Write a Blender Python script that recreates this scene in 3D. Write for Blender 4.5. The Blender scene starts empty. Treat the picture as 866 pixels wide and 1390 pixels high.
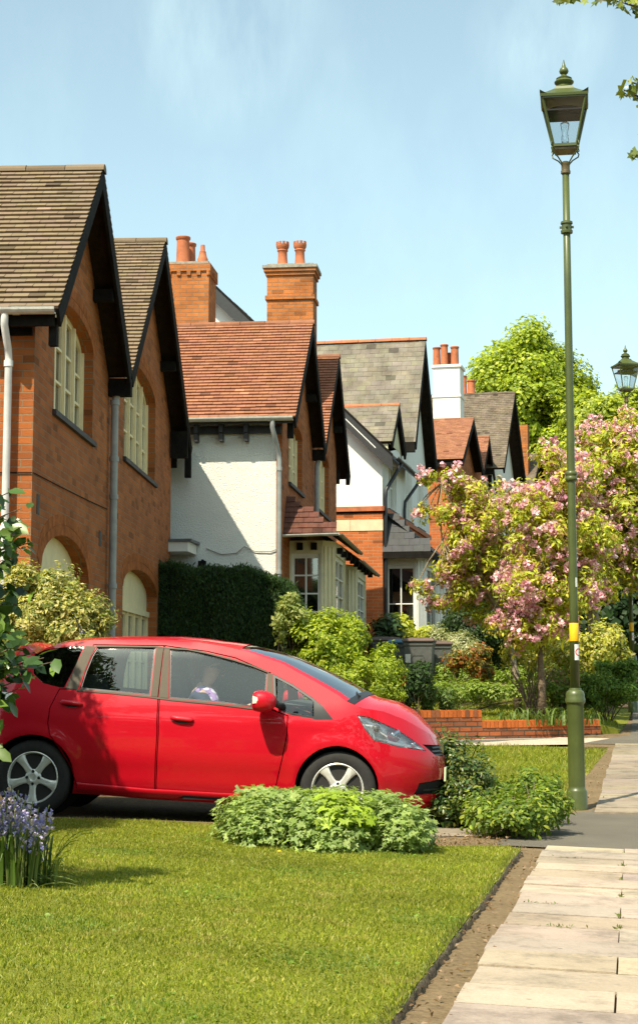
import bpy, bmesh, math, random
import numpy as np
from mathutils import Vector, Matrix, Euler
from mathutils.geometry import delaunay_2d_cdt
R=math.radians
scene=bpy.context.scene
COL=scene.collection
random.seed(7); RNG=np.random.default_rng(11)

# ------------------------------------------------------------------ camera
F=2300.0; PITCH=math.atan(280/F); EYE=1.07
ca,sa=math.cos(PITCH),math.sin(PITCH)
cd=bpy.data.cameras.new('camera'); cam=bpy.data.objects.new('camera',cd); COL.objects.link(cam)
cam.location=(0,0,EYE); cam.rotation_euler=(R(90)+PITCH,0,0)
cd.sensor_fit='AUTO'; cd.sensor_width=36; cd.lens=F/1390*36; cd.shift_y=-45/1390
cd.clip_start=.1; cd.clip_end=1500
scene.camera=cam

# ------------------------------------------------------------------ sky and sun
SUNV=Vector((.54,.86,-1.5)).normalized()
w=bpy.data.worlds.new('World'); scene.world=w; w.use_nodes=True
nt=w.node_tree; nt.nodes.clear()
def N(t,ty,**k):
    n=t.nodes.new(ty)
    for a,b in k.items():
        if a.startswith('_'): n.inputs[a[1:].replace('_',' ')].default_value=b
        else: setattr(n,a,b)
    return n
sky=N(nt,'ShaderNodeTexSky',sky_type='NISHITA',sun_disc=False)
sky.sun_elevation=math.asin(-SUNV.z); sky.sun_rotation=math.atan2(-SUNV.x,-SUNV.y)%(2*math.pi)
sky.altitude=60; sky.air_density=1.0; sky.dust_density=1.8; sky.ozone_density=1.0
bg=N(nt,'ShaderNodeBackground'); bg.inputs['Strength'].default_value=.15
wo=N(nt,'ShaderNodeOutputWorld')
# thin high cirrus, laid out by sky direction
tc=N(nt,'ShaderNodeTexCoord'); mp=N(nt,'ShaderNodeMapping'); mp.inputs['Scale'].default_value=(3.2,1.0,1.6); mp.inputs['Rotation'].default_value=(0,R(62),0)
no=N(nt,'ShaderNodeTexNoise'); no.inputs['Scale'].default_value=2.6; no.inputs['Detail'].default_value=6; no.inputs['Roughness'].default_value=.6
cr=N(nt,'ShaderNodeValToRGB'); cr.color_ramp.elements[0].position=.52; cr.color_ramp.elements[1].position=.9
mx=N(nt,'ShaderNodeMix',data_type='RGBA'); ml=N(nt,'ShaderNodeMath',operation='MULTIPLY'); ml.inputs[1].default_value=.10
nt.links.new(tc.outputs['Generated'],mp.inputs[0]); nt.links.new(mp.outputs[0],no.inputs['Vector'])
nt.links.new(no.outputs['Fac'],cr.inputs[0]); nt.links.new(cr.outputs[0],ml.inputs[0]); nt.links.new(ml.outputs[0],mx.inputs['Factor'])
# two small wisps of cirrus, fixed in the sky
def wisp(px,py,cmin,cmax,prev):
    u=((px-433)/F,ca-(650-py)/F*sa,sa+(650-py)/F*ca); l=math.sqrt(sum(c*c for c in u))
    vm=N(nt,'ShaderNodeVectorMath',operation='DOT_PRODUCT'); vm.inputs[1].default_value=[c/l for c in u]; nn=N(nt,'ShaderNodeVectorMath',operation='NORMALIZE'); nt.links.new(tc.outputs['Generated'],nn.inputs[0]); nt.links.new(nn.outputs[0],vm.inputs[0])
    mr=N(nt,'ShaderNodeMapRange'); mr.inputs['From Min'].default_value=math.cos(R(cmax)); mr.inputs['From Max'].default_value=math.cos(R(cmin)); nt.links.new(vm.outputs['Value'],mr.inputs['Value'])
    m2=N(nt,'ShaderNodeMapping'); m2.inputs['Scale'].default_value=(26,5,9); m2.inputs['Rotation'].default_value=(0,R(-28 if px<433 else 40),0); n2=N(nt,'ShaderNodeTexNoise'); n2.inputs['Scale'].default_value=1.4; n2.inputs['Detail'].default_value=7; n2.inputs['Roughness'].default_value=.6; nt.links.new(tc.outputs['Generated'],m2.inputs[0]); nt.links.new(m2.outputs[0],n2.inputs['Vector'])
    r2=N(nt,'ShaderNodeMapRange'); r2.inputs['From Min'].default_value=.35; r2.inputs['From Max'].default_value=.8; r2.inputs['To Max'].default_value=.15; nt.links.new(n2.outputs['Fac'],r2.inputs['Value'])
    m=N(nt,'ShaderNodeMath',operation='MULTIPLY'); nt.links.new(mr.outputs[0],m.inputs[0]); nt.links.new(r2.outputs[0],m.inputs[1]); a=N(nt,'ShaderNodeMath',operation='MAXIMUM'); nt.links.new(prev,a.inputs[0]); nt.links.new(m.outputs[0],a.inputs[1]); return a.outputs[0]
w_=wisp(300,30,0,4.2,ml.outputs[0]); w_=wisp(735,50,0,2.6,w_); nt.links.new(w_,mx.inputs['Factor'])
nt.links.new(sky.outputs[0],mx.inputs['A']); mx.inputs['B'].default_value=(9,9.2,9,1)
hs=N(nt,'ShaderNodeHueSaturation'); hs.inputs['Saturation'].default_value=.66
tint=N(nt,'ShaderNodeMix',data_type='RGBA',blend_type='MULTIPLY'); tint.inputs['Factor'].default_value=1; tint.inputs['B'].default_value=(.90,1.07,.96,1)
nt.links.new(mx.outputs['Result'],hs.inputs['Color']); nt.links.new(hs.outputs[0],tint.inputs['A']); nt.links.new(tint.outputs['Result'],bg.inputs['Color'])
nt.links.new(bg.outputs[0],wo.inputs[0])
sd=bpy.data.lights.new('sun','SUN'); sd.energy=5.0; sd.angle=R(.5); sd.color=(1,.90,.70)
so=bpy.data.objects.new('sun',sd); COL.objects.link(so); so.rotation_euler=SUNV.to_track_quat('-Z','Y').to_euler(); so.location=(-10,-20,40)
scene.view_settings.view_transform='Standard'; scene.view_settings.look='None'; scene.view_settings.gamma=1
scene.view_settings.exposure=.66
scene.render.engine='CYCLES'
scene.cycles.max_bounces=8; scene.cycles.transparent_max_bounces=16

# ------------------------------------------------------------------ pixels of the photograph <-> metres, used to survey positions
def ray(x,y):
    u=(x-433)/F; v=(650-y)/F
    return Vector((u,ca-v*sa,sa+v*ca))
def at(x,y,Y):
    r=ray(x,y); return Vector((0,0,EYE))+r*(Y/r.y)
def gz(X,Y):
    a=min(max((X+2.3)/4.5,0),1)
    return -.15*a+.0368*max(0,Y-15.5-.0*a)
def gnd(x,y,dz=0.0):
    r=ray(x,y); lo=1.0; t=1.0
    while t<400:
        p=Vector((0,0,EYE))+r*t
        if p.z<=gz(p.x,p.y)+dz: break
        t+=.5
    lo=t-.5
    for _ in range(30):
        m=(lo+t)/2; p=Vector((0,0,EYE))+r*m
        if p.z<=gz(p.x,p.y)+dz: t=m
        else: lo=m
    return Vector((0,0,EYE))+r*t

# ------------------------------------------------------------------ tags
def tag(o,label=None,cat=None,group=None,kind=None):
    if label: o['label']=label
    if cat: o['category']=cat
    if group: o['group']=group
    if kind: o['kind']=kind
    return o
def empty(name,loc,rz=0,label=None,cat=None,group=None):
    o=bpy.data.objects.new(name,None); COL.objects.link(o); o.location=loc; o.rotation_euler=(0,0,rz)
    o.empty_display_size=.2
    return tag(o,label,cat,group)

# ------------------------------------------------------------------ mesh builder
class MB:
    def __init__(s): s.v=[];s.f=[];s.uv=[];s.c=[];s.mi=[];s.col=(1,1,1);s.m=0
    def add(s,vs,fs,uvs=None,col=None):
        b=len(s.v); s.v+= [tuple(p) for p in vs]; s.c+=[col or s.col]*len(vs)
        s.uv+= [tuple(q) for q in uvs] if uvs else [(p[0],p[2]) for p in vs]
        for f in fs: s.f.append(tuple(i+b for i in f)); s.mi.append(s.m)
    def box(s,x0,x1,y0,y1,z0,z1,T=None):
        v=[(x0,y0,z0),(x1,y0,z0),(x1,y1,z0),(x0,y1,z0),(x0,y0,z1),(x1,y0,z1),(x1,y1,z1),(x0,y1,z1)]
        if T is not None: v=[T@Vector(p) for p in v]
        fs=[(0,3,2,1),(4,5,6,7),(0,1,5,4),(1,2,6,5),(2,3,7,6),(3,0,4,7)]
        # separate faces with uvs in metres
        for f in fs:
            P=[v[i] for i in f]
            e=(Vector(P[1])-Vector(P[0])); h=(Vector(P[3])-Vector(P[0]))
            n=e.cross(h)
            if abs(n.z)>max(abs(n.x),abs(n.y)): uv=[(p[0],p[1]) for p in P]
            elif abs(n.y)>abs(n.x): uv=[(p[0],p[2]) for p in P]
            else: uv=[(p[1],p[2]) for p in P]
            s.add(P,[(0,1,2,3)],uv)
    def bar(s,a,b,w,h,up=(0,0,1)):
        a=Vector(a);b=Vector(b);d=(b-a);L=d.length;d.normalize()
        sd_=d.cross(Vector(up));
        if sd_.length<1e-4: sd_=d.cross(Vector((1,0,0)))
        sd_.normalize(); u=sd_.cross(d)
        T=Matrix((( d.x,sd_.x,u.x,a.x),(d.y,sd_.y,u.y,a.y),(d.z,sd_.z,u.z,a.z),(0,0,0,1)))
        s.box(0,L,-w/2,w/2,-h/2,h/2,T)
    def tube(s,pts,rads,n=8,caps=True):
        pts=[Vector(p) for p in pts]
        if not hasattr(rads,'__len__'): rads=[rads]*len(pts)
        prev=None; rings=[]
        for i,p in enumerate(pts):
            d=(pts[min(i+1,len(pts)-1)]-pts[max(i-1,0)]).normalized()
            if prev is None:
                a=Vector((0,0,1)) if abs(d.z)<.9 else Vector((1,0,0)); x=d.cross(a).normalized()
            else: x=(prev-d*prev.dot(d)); x=x.normalized() if x.length>1e-5 else d.orthogonal().normalized()
            prev=x; y=d.cross(x)
            rings.append([p+(x*math.cos(2*math.pi*k/n)+y*math.sin(2*math.pi*k/n))*rads[i] for k in range(n)])
        vs=[q for r in rings for q in r]; fs=[]
        for i in range(len(pts)-1):
            for k in range(n):
                fs.append((i*n+k,i*n+(k+1)%n,(i+1)*n+(k+1)%n,(i+1)*n+k))
        if caps: fs.append(tuple(reversed(range(n)))); fs.append(tuple(range((len(pts)-1)*n,len(pts)*n)))
        s.add(vs,fs)
    def lathe(s,prof,n=24,c=(0,0),T=None):
        vs=[];fs=[]
        for r,z in prof:
            for k in range(n):
                a=2*math.pi*k/n; p=Vector((c[0]+r*math.cos(a),c[1]+r*math.sin(a),z)); vs.append(T@p if T is not None else p)
        for i in range(len(prof)-1):
            for k in range(n): fs.append((i*n+k,i*n+(k+1)%n,(i+1)*n+(k+1)%n,(i+1)*n+k))
        fs.append(tuple(reversed(range(n)))); fs.append(tuple(range((len(prof)-1)*n,len(prof)*n)))
        s.add(vs,fs)
    def loft(s,rings,closed=False,cap=False):
        n=len(rings[0]); vs=[p for r in rings for p in r]; fs=[]
        for i in range(len(rings)-1):
            for k in range(n if closed else n-1): fs.append((i*n+k,i*n+(k+1)%n,(i+1)*n+(k+1)%n,(i+1)*n+k))
        if cap: fs.append(tuple(reversed(range(n)))); fs.append(tuple(range((len(rings)-1)*n,len(rings)*n)))
        s.add(vs,fs)
    def build(s,name,mat,parent=None,smooth=False,bevel=0,weld=False,angle=None):
        me=bpy.data.meshes.new(name); me.from_pydata(s.v,[],s.f); 
        if me.loops:
            ul=me.uv_layers.new(name='UVMap'); li=np.empty(len(me.loops),dtype=np.int32); me.loops.foreach_get('vertex_index',li)
            ul.data.foreach_set('uv',np.array(s.uv,dtype=np.float32)[li].ravel())
            at_=me.color_attributes.new('col','FLOAT_COLOR','POINT'); c=np.ones((len(s.v),4),dtype=np.float32); c[:,:3]=np.array(s.c,dtype=np.float32); at_.data.foreach_set('color',c.ravel())
        for m in (mat if isinstance(mat,(list,tuple)) else [mat]): me.materials.append(m)
        if max(s.mi or [0])>0: me.polygons.foreach_set('material_index',s.mi)
        if weld:
            bm=bmesh.new(); bm.from_mesh(me); bmesh.ops.remove_doubles(bm,verts=bm.verts,dist=weld if isinstance(weld,float) else 1e-4); bm.to_mesh(me); bm.free()
        if smooth: me.polygons.foreach_set('use_smooth',[True]*len(me.polygons))
        me.update(); me.validate()
        o=bpy.data.objects.new(name,me); COL.objects.link(o)
        if parent: o.parent=parent
        if bevel:
            b=o.modifiers.new('b','BEVEL'); b.width=bevel; b.segments=2; b.limit_method='ANGLE'; b.angle_limit=R(40)
        if angle: me.set_sharp_from_angle(angle=R(angle))
        return o

def inpoly(P,x,y):
    n=len(P); ins=np.zeros(x.shape,bool)
    for i in range(n):
        x1,y1=P[i]; x2,y2=P[(i+1)%n]
        if y1==y2: continue
        c=((y1>y)!=(y2>y))&(x<(x2-x1)*(y-y1)/(y2-y1)+x1); ins^=c
    return ins
def cdt(outer,holes=(),step=None,extra=(),inside=None,step2=None):
    """triangles of a 2-D region with holes (holes may cross the rim)"""
    loops=[outer]+list(holes)
    pts=[];edges=[]
    for lp in loops:
        lp2=[]
        for i,p in enumerate(lp):
            q=lp[(i+1)%len(lp)]; lp2.append(p)
            if step:
                d=math.hypot(q[0]-p[0],q[1]-p[1]); k=int(d/step)
                for j in range(1,k): lp2.append((p[0]+(q[0]-p[0])*j/k,p[1]+(q[1]-p[1])*j/k))
        b=len(pts); pts+=lp2; edges+=[(b+i,b+(i+1)%len(lp2)) for i in range(len(lp2))]
    if step:
        xs=[p[0] for p in outer]; ys=[p[1] for p in outer]; sy=step2 or step
        gx,gy=np.meshgrid(np.arange(min(xs)+step*.5,max(xs),step),np.arange(min(ys)+sy*.5,max(ys),sy)); gx=gx.ravel();gy=gy.ravel()
        ok=inpoly(outer,gx,gy)
        for h in holes: ok&=~inpoly(h,gx,gy)
        pts+=[(float(a),float(b)) for a,b in zip(gx[ok],gy[ok])]
    res=delaunay_2d_cdt([Vector(p) for p in pts],edges,[],0,1e-5)
    V=[(p.x,p.y) for p in res[0]]; T=[tuple(f) for f in res[2]]
    if not T: return V,[]
    A=np.array(V); I=np.array(T); C=A[I].mean(axis=1)
    ok=inpoly(outer,C[:,0],C[:,1])
    for h in holes: ok&=~inpoly(h,C[:,0],C[:,1])
    ar=(A[I[:,1],0]-A[I[:,0],0])*(A[I[:,2],1]-A[I[:,0],1])-(A[I[:,2],0]-A[I[:,0],0])*(A[I[:,1],1]-A[I[:,0],1])
    ok&=np.abs(ar)>1e-9
    return V,[t if a>0 else (t[0],t[2],t[1]) for t,k,a in zip(T,ok,ar) if k]
def patch(mb,outer,holes,f,step=None,flip=False,uv=None,step2=None):
    V,T=cdt(outer,holes,step,step2=step2)
    mb.add([f(*p) for p in V],[tuple(reversed(t)) if flip else t for t in T],[uv(*p) if uv else p for p in V])
def reveal(mb,loop,f0,f1,flip=False):
    n=len(loop)
    for i in range(n):
        a=loop[i];b=loop[(i+1)%n]
        d=math.hypot(b[0]-a[0],b[1]-a[1])
        uvs=[(0,a[1]),(d,a[1]),(d,a[1]+.1),(0,a[1]+.1)] if abs(b[0]-a[0])>abs(b[1]-a[1]) else [(0,a[1]),(0,b[1]),(.12,b[1]),(.12,a[1])]
        q=[f0(*a),f0(*b),f1(*b),f1(*a)]
        mb.add(q,[(3,2,1,0) if flip else (0,1,2,3)],uvs)

# ------------------------------------------------------------------ materials
def newmat(name):
    m=bpy.data.materials.new(name); m.use_nodes=True; t=m.node_tree; t.nodes.clear()
    o=t.nodes.new('ShaderNodeOutputMaterial'); p=t.nodes.new('ShaderNodeBsdfPrincipled'); t.links.new(p.outputs[0],o.inputs[0])
    return m,t,p,o
def rgba(c): return (c[0],c[1],c[2],1)
def plain(name,col,rough=.6,metal=0,var=.12,scale=9,bump=0,bscale=60,coat=0,spec=.5,attr=False,col2=None,coords='Object'):
    m,t,p,o=newmat(name)
    p.inputs['Roughness'].default_value=rough; p.inputs['Metallic'].default_value=metal; p.inputs['Coat Weight'].default_value=coat; p.inputs['Specular IOR Level'].default_value=spec
    tc=N(t,'ShaderNodeTexCoord'); n=N(t,'ShaderNodeTexNoise'); n.inputs['Scale'].default_value=scale; n.inputs['Detail'].default_value=6; n.inputs['Roughness'].default_value=.65
    t.links.new(tc.outputs[coords],n.inputs['Vector'])
    mx=N(t,'ShaderNodeMix',data_type='RGBA')
    c2=col2 or tuple(c*(1-var*2.2) for c in col); c1=col if col2 else tuple(min(1,c*(1+var*.8)) for c in col)
    mx.inputs['A'].default_value=rgba(c2); mx.inputs['B'].default_value=rgba(c1)
    rp=N(t,'ShaderNodeMapRange'); rp.inputs['From Min'].default_value=.3; rp.inputs['From Max'].default_value=.68
    t.links.new(n.outputs['Fac'],rp.inputs['Value']); t.links.new(rp.outputs[0],mx.inputs['Factor'])
    src=mx.outputs['Result']
    if attr:
        a=N(t,'ShaderNodeAttribute',attribute_name='col'); m2=N(t,'ShaderNodeMix',data_type='RGBA',blend_type='MULTIPLY'); m2.inputs['Factor'].default_value=1
        t.links.new(src,m2.inputs['A']); t.links.new(a.outputs['Color'],m2.inputs['B']); src=m2.outputs['Result']
    t.links.new(src,p.inputs['Base Color'])
    if bump:
        n2=N(t,'ShaderNodeTexNoise'); n2.inputs['Scale'].default_value=bscale; n2.inputs['Detail'].default_value=4; t.links.new(tc.outputs[coords],n2.inputs['Vector'])
        b=N(t,'ShaderNodeBump'); b.inputs['Distance'].default_value=bump; b.inputs['Strength'].default_value=1; t.links.new(n2.outputs['Fac'],b.inputs['Height']); t.links.new(b.outputs[0],p.inputs['Normal'])
    return m
def brick(name,c1,c2,mortar,bw=.225,rh=.075,ms=.007,dark=.35,rough=.9,bump=.006,squash=1):
    m,t,p,o=newmat(name); p.inputs['Roughness'].default_value=rough; p.inputs['Specular IOR Level'].default_value=.25
    uv=N(t,'ShaderNodeUVMap'); b=N(t,'ShaderNodeTexBrick'); b.inputs['Scale'].default_value=1; b.inputs['Brick Width'].default_value=bw; b.inputs['Row Height'].default_value=rh
    b.inputs['Mortar Size'].default_value=ms; b.inputs['Mortar Smooth'].default_value=.3; b.inputs['Bias'].default_value=-.1
    b.inputs['Color1'].default_value=rgba(c1); b.inputs['Color2'].default_value=rgba(c2); b.inputs['Mortar'].default_value=rgba(mortar)
    t.links.new(uv.outputs[0],b.inputs['Vector'])
    n=N(t,'ShaderNodeTexNoise'); n.inputs['Scale'].default_value=1.3; n.inputs['Detail'].default_value=8; n.inputs['Roughness'].default_value=.7; t.links.new(uv.outputs[0],n.inputs['Vector'])
    rp=N(t,'ShaderNodeMapRange'); rp.inputs['From Min'].default_value=.32; rp.inputs['From Max'].default_value=.65; rp.inputs['To Min'].default_value=1-dark; rp.inputs['To Max'].default_value=1.08; t.links.new(n.outputs['Fac'],rp.inputs['Value'])
    # odd dark bricks: per-brick random from a second brick texture
    b2=N(t,'ShaderNodeTexBrick'); b2.inputs['Scale'].default_value=1; b2.inputs['Brick Width'].default_value=bw; b2.inputs['Row Height'].default_value=rh; b2.inputs['Mortar Size'].default_value=0; b2.inputs['Color1'].default_value=(0,0,0,1); b2.inputs['Color2'].default_value=(1,1,1,1); b2.inputs['Bias'].default_value=0
    t.links.new(uv.outputs[0],b2.inputs['Vector'])
    rp2=N(t,'ShaderNodeMapRange'); rp2.inputs['From Min'].default_value=.0; rp2.inputs['From Max'].default_value=.16; rp2.inputs['To Min'].default_value=.5; rp2.inputs['To Max'].default_value=1; t.links.new(b2.outputs['Color'],rp2.inputs['Value'])
    mm=N(t,'ShaderNodeMath',operation='MULTIPLY'); t.links.new(rp.outputs[0],mm.inputs[0]); t.links.new(rp2.outputs[0],mm.inputs[1])
    mx=N(t,'ShaderNodeMix',data_type='RGBA',blend_type='MULTIPLY'); mx.inputs['Factor'].default_value=1; t.links.new(b.outputs['Color'],mx.inputs['A']); t.links.new(mm.outputs[0],mx.inputs['B'])
    t.links.new(mx.outputs['Result'],p.inputs['Base Color'])
    n3=N(t,'ShaderNodeTexNoise'); n3.inputs['Scale'].default_value=90; t.links.new(uv.outputs[0],n3.inputs['Vector'])
    inv=N(t,'ShaderNodeMath',operation='MULTIPLY_ADD'); inv.inputs[1].default_value=-1.0; t.links.new(b.outputs['Fac'],inv.inputs[0]); t.links.new(n3.outputs['Fac'],inv.inputs[2])
    bu=N(t,'ShaderNodeBump'); bu.inputs['Distance'].default_value=bump; t.links.new(inv.outputs[0],bu.inputs['Height']); t.links.new(bu.outputs[0],p.inputs['Normal'])
    return m
def leafmat(name,trans=.38,rough=.5,spec=.35):
    m,t,p,o=newmat(name); a=N(t,'ShaderNodeAttribute',attribute_name='col'); t.links.new(a.outputs['Color'],p.inputs['Base Color'])
    p.inputs['Roughness'].default_value=rough; p.inputs['Specular IOR Level'].default_value=spec
    tr=N(t,'ShaderNodeBsdfTranslucent'); mu=N(t,'ShaderNodeMix',data_type='RGBA',blend_type='MULTIPLY'); mu.inputs['Factor'].default_value=1; mu.inputs['B'].default_value=(1.5,1.5,.8,1)
    t.links.new(a.outputs['Color'],mu.inputs['A']); t.links.new(mu.outputs['Result'],tr.inputs['Color'])
    ms=N(t,'ShaderNodeMixShader'); ms.inputs[0].default_value=trans; t.links.new(p.outputs[0],ms.inputs[1]); t.links.new(tr.outputs[0],ms.inputs[2]); t.links.new(ms.outputs[0],o.inputs[0])
    return m
def glassmat(name,tint=(.75,.8,.8),clear=.75,rough=.02,refl=1.0):
    m,t,p,o=newmat(name); t.nodes.remove(p)
    tr=N(t,'ShaderNodeBsdfTransparent'); tr.inputs[0].default_value=rgba(tint); gl=N(t,'ShaderNodeBsdfGlossy'); gl.inputs['Roughness'].default_value=rough; gl.inputs['Color'].default_value=(refl,refl,refl,1)
    fr=N(t,'ShaderNodeLayerWeight'); fr.inputs['Blend'].default_value=.25
    mr=N(t,'ShaderNodeMapRange'); mr.inputs['To Min'].default_value=1-clear; mr.inputs['To Max'].default_value=.9; t.links.new(fr.outputs['Fresnel'],mr.inputs['Value'])
    ms=N(t,'ShaderNodeMixShader'); t.links.new(mr.outputs[0],ms.inputs[0]); t.links.new(tr.outputs[0],ms.inputs[1]); t.links.new(gl.outputs[0],ms.inputs[2]); t.links.new(ms.outputs[0],o.inputs[0])
    return m

M=dict(
 brickA=brick('brick_orange',(.46,.14,.036),(.31,.09,.026),(.29,.19,.11),dark=.25),
 brickC=brick('brick_bright',(.55,.15,.04),(.45,.12,.035),(.45,.27,.15),dark=.2),
 brickCh=brick('brick_chimney',(.56,.19,.05),(.42,.14,.04),(.32,.2,.12),dark=.45),
 brickG=brick('brick_garden',(.55,.15,.05),(.30,.11,.055),(.10,.085,.06),ms=.010,dark=.5),
 brickD=brick('brick_dark',(.16,.09,.07),(.10,.06,.05),(.10,.09,.07)),
 tileA=plain('tile_brown',(.205,.152,.10),.95,var=.06,scale=5,attr=True,spec=.1),
 tileB=plain('tile_red',(.30,.135,.08),.95,var=.10,scale=5,attr=True,spec=.1),
 tileS=plain('slate_weathered',(.235,.21,.165),.9,var=.25,scale=2.2,attr=True,spec=.15,col2=(.115,.10,.08)),
 tileE=plain('tile_dark',(.17,.135,.10),.95,var=.22,scale=3,attr=True,spec=.1),
 slateD=plain('slate_dark',(.038,.040,.044),.7,var=.2,scale=4,attr=True),
 tileBay=plain('tile_purple',(.13,.055,.04),.9,var=.2,scale=6,attr=True,spec=.2),
 render=plain('white_roughcast',(.80,.79,.73),.95,var=.03,scale=2,bump=.02,bscale=58,spec=.1),
 whiteC=plain('white_render',(.80,.79,.74),.9,var=.03,scale=3,bump=.003,spec=.1),
 creamR=plain('cream_render',(.62,.58,.40),.9,var=.05,scale=3,spec=.1),
 black=plain('black_timber',(.014,.012,.010),.9,var=.25,scale=7,spec=.15),
 soffit=plain('brown_timber',(.03,.02,.012),.85,var=.25,scale=9,spec=.15),
 blackW=plain('weathered_black_paint',(.03,.03,.032),.5,var=.3,scale=14,col2=(.02,.02,.02)),
 cream=plain('cream_paint',(.86,.72,.43),.55,var=.06,scale=5),
 white=plain('white_paint',(.80,.78,.70),.5,var=.03,scale=6),
 creamG=plain('cream_bay_paint',(.72,.66,.45),.55,var=.06,scale=5),
 gutter=plain('grey_white_gutter',(.60,.58,.52),.5,var=.12,scale=12),
 pipe=plain('grey_pipe',(.33,.34,.33),.5,var=.12,scale=6),
 pipeW=plain('white_pipe',(.74,.73,.70),.45,var=.08,scale=6),
 pipeB=plain('black_pipe',(.015,.015,.017),.4,var=.1),
 terra=plain('terracotta',(.46,.14,.055),.8,var=.15,scale=7),
 cement=plain('cement',(.32,.29,.24),.95,var=.15,scale=16,bump=.004),
 stone=plain('stone_band',(.70,.58,.38),.9,var=.08,scale=4),
 lead=plain('lead',(.12,.13,.14),.5,var=.2,scale=9),
 sill=plain('dark_sill',(.05,.042,.045),.7,var=.3,scale=9),
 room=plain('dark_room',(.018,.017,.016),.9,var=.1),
 curtain=plain('net_curtain',(.34,.34,.31),.9,var=.15,scale=20),
 wglass=glassmat('window_glass',(.7,.75,.74),.80,.03),
 kerb=plain('soil_edge',(.09,.065,.035),.95,var=.3,scale=14,bump=.02,bscale=25),
 lampG=plain('lamp_green',(.072,.09,.022),.38,var=.10,scale=5,spec=.5,coat=.1),
 lampY=plain('yellow_band',(.95,.50,.01),.45,var=.03),
 brass=plain('brass_fitting',(.16,.12,.06),.45,metal=.4,var=.2,scale=20),
 lglass=glassmat('lantern_glass',(.92,.95,.95),.90,.04),
 bark=plain('bark',(.17,.12,.075),.95,var=.3,scale=10,bump=.02,bscale=30),
 barkP=plain('bark_pale',(.30,.24,.17),.95,var=.3,scale=8,bump=.02,bscale=30),
 leaf=leafmat('leaf'), petal=leafmat('petal',.25,.7,.1), leafg=leafmat('leaf_glossy',.2,.35,.45),
)
M['ticker']=plain('white_sticker',(.75,.75,.72),.5,var=.02)
M['red']=plain('red_mark',(.6,.03,.03),.5,var=.02)
# ================================================================== GROUND
def groundmat(name,c1,c2,c3=None,scale=2,fine=40,rough=.95,bump=.01,bs=60,finemix=.5):
    m,t,p,o=newmat(name); p.inputs['Roughness'].default_value=rough; p.inputs['Specular IOR Level'].default_value=.2
    tc=N(t,'ShaderNodeTexCoord'); n=N(t,'ShaderNodeTexNoise'); n.inputs['Scale'].default_value=scale; n.inputs['Detail'].default_value=8; n.inputs['Roughness'].default_value=.65
    n2=N(t,'ShaderNodeTexNoise'); n2.inputs['Scale'].default_value=fine; n2.inputs['Detail'].default_value=5
    for k in (n,n2): t.links.new(tc.outputs['Object'],k.inputs['Vector'])
    cr=N(t,'ShaderNodeValToRGB'); e=cr.color_ramp.elements; e[0].position=.35; e[0].color=rgba(c1); e[1].position=.65; e[1].color=rgba(c2)
    if c3: k=e.new(.78); k.color=rgba(c3)
    mr=N(t,'ShaderNodeMath',operation='MULTIPLY_ADD'); mr.inputs[1].default_value=finemix; t.links.new(n2.outputs['Fac'],mr.inputs[0])
    m3=N(t,'ShaderNodeMath',operation='MULTIPLY'); m3.inputs[1].default_value=1-finemix; t.links.new(n.outputs['Fac'],m3.inputs[0]); t.links.new(m3.outputs[0],mr.inputs[2])
    t.links.new(mr.outputs[0],cr.inputs[0]); t.links.new(cr.outputs[0],p.inputs['Base Color'])
    n4=N(t,'ShaderNodeTexNoise'); n4.inputs['Scale'].default_value=bs; n4.inputs['Detail'].default_value=4; t.links.new(tc.outputs['Object'],n4.inputs['Vector'])
    b=N(t,'ShaderNodeBump'); b.inputs['Distance'].default_value=bump; t.links.new(n4.outputs['Fac'],b.inputs['Height']); t.links.new(b.outputs[0],p.inputs['Normal'])
    return m
GM=dict(
 soil=groundmat('soil',(.05,.035,.02),(.13,.09,.05),fine=25,bump=.03,bs=30),
 soilL=groundmat('dry_soil',(.12,.085,.045),(.22,.155,.085),fine=30,bump=.015,bs=45),
 grassb=groundmat('turf',(.15,.17,.016),(.21,.215,.028),fine=30,bump=.02,bs=90),
 asphalt=groundmat('asphalt',(.105,.092,.072),(.17,.15,.12),fine=160,bump=.006,bs=220,scale=1.2),
 road=groundmat('road',(.06,.058,.055),(.09,.086,.08),fine=160,bump=.006,bs=220),
 slab=groundmat('slab',(.42,.34,.24),(.55,.46,.335),(.60,.51,.38),fine=60,scale=1.6,bump=.003,bs=150,finemix=.35),
 slabF=groundmat('slab_worn',(.30,.25,.18),(.42,.355,.26),(.48,.41,.31),fine=60,scale=1.6,bump=.003,bs=150,finemix=.35),
 gravel=groundmat('gravel',(.35,.28,.20),(.60,.50,.40),fine=70,bump=.012,bs=80),
 edging=groundmat('old_brick_edging',(.14,.095,.05),(.22,.15,.085),fine=20,bump=.01),
)
def sheet(name,poly,dz,mat,step=.5,kind='structure',zf=None,skirt=0):
    mb=MB(); zf=zf or gz
    f=lambda x,y:(x,y,zf(x,y)+dz)
    patch(mb,poly,[],f,step)
    if skirt:
        n=len(poly)
        sgn=sum(poly[i][0]*poly[(i+1)%n][1]-poly[(i+1)%n][0]*poly[i][1] for i in range(n))
        reveal(mb,poly,f,lambda x,y:(x,y,zf(x,y)+dz-skirt),flip=sgn>0)
    o=mb.build(name,mat,smooth=False)
    if kind: o['kind']=kind
    return o
def G(x,y): p=gnd(x,y); return (p.x,p.y)
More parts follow.
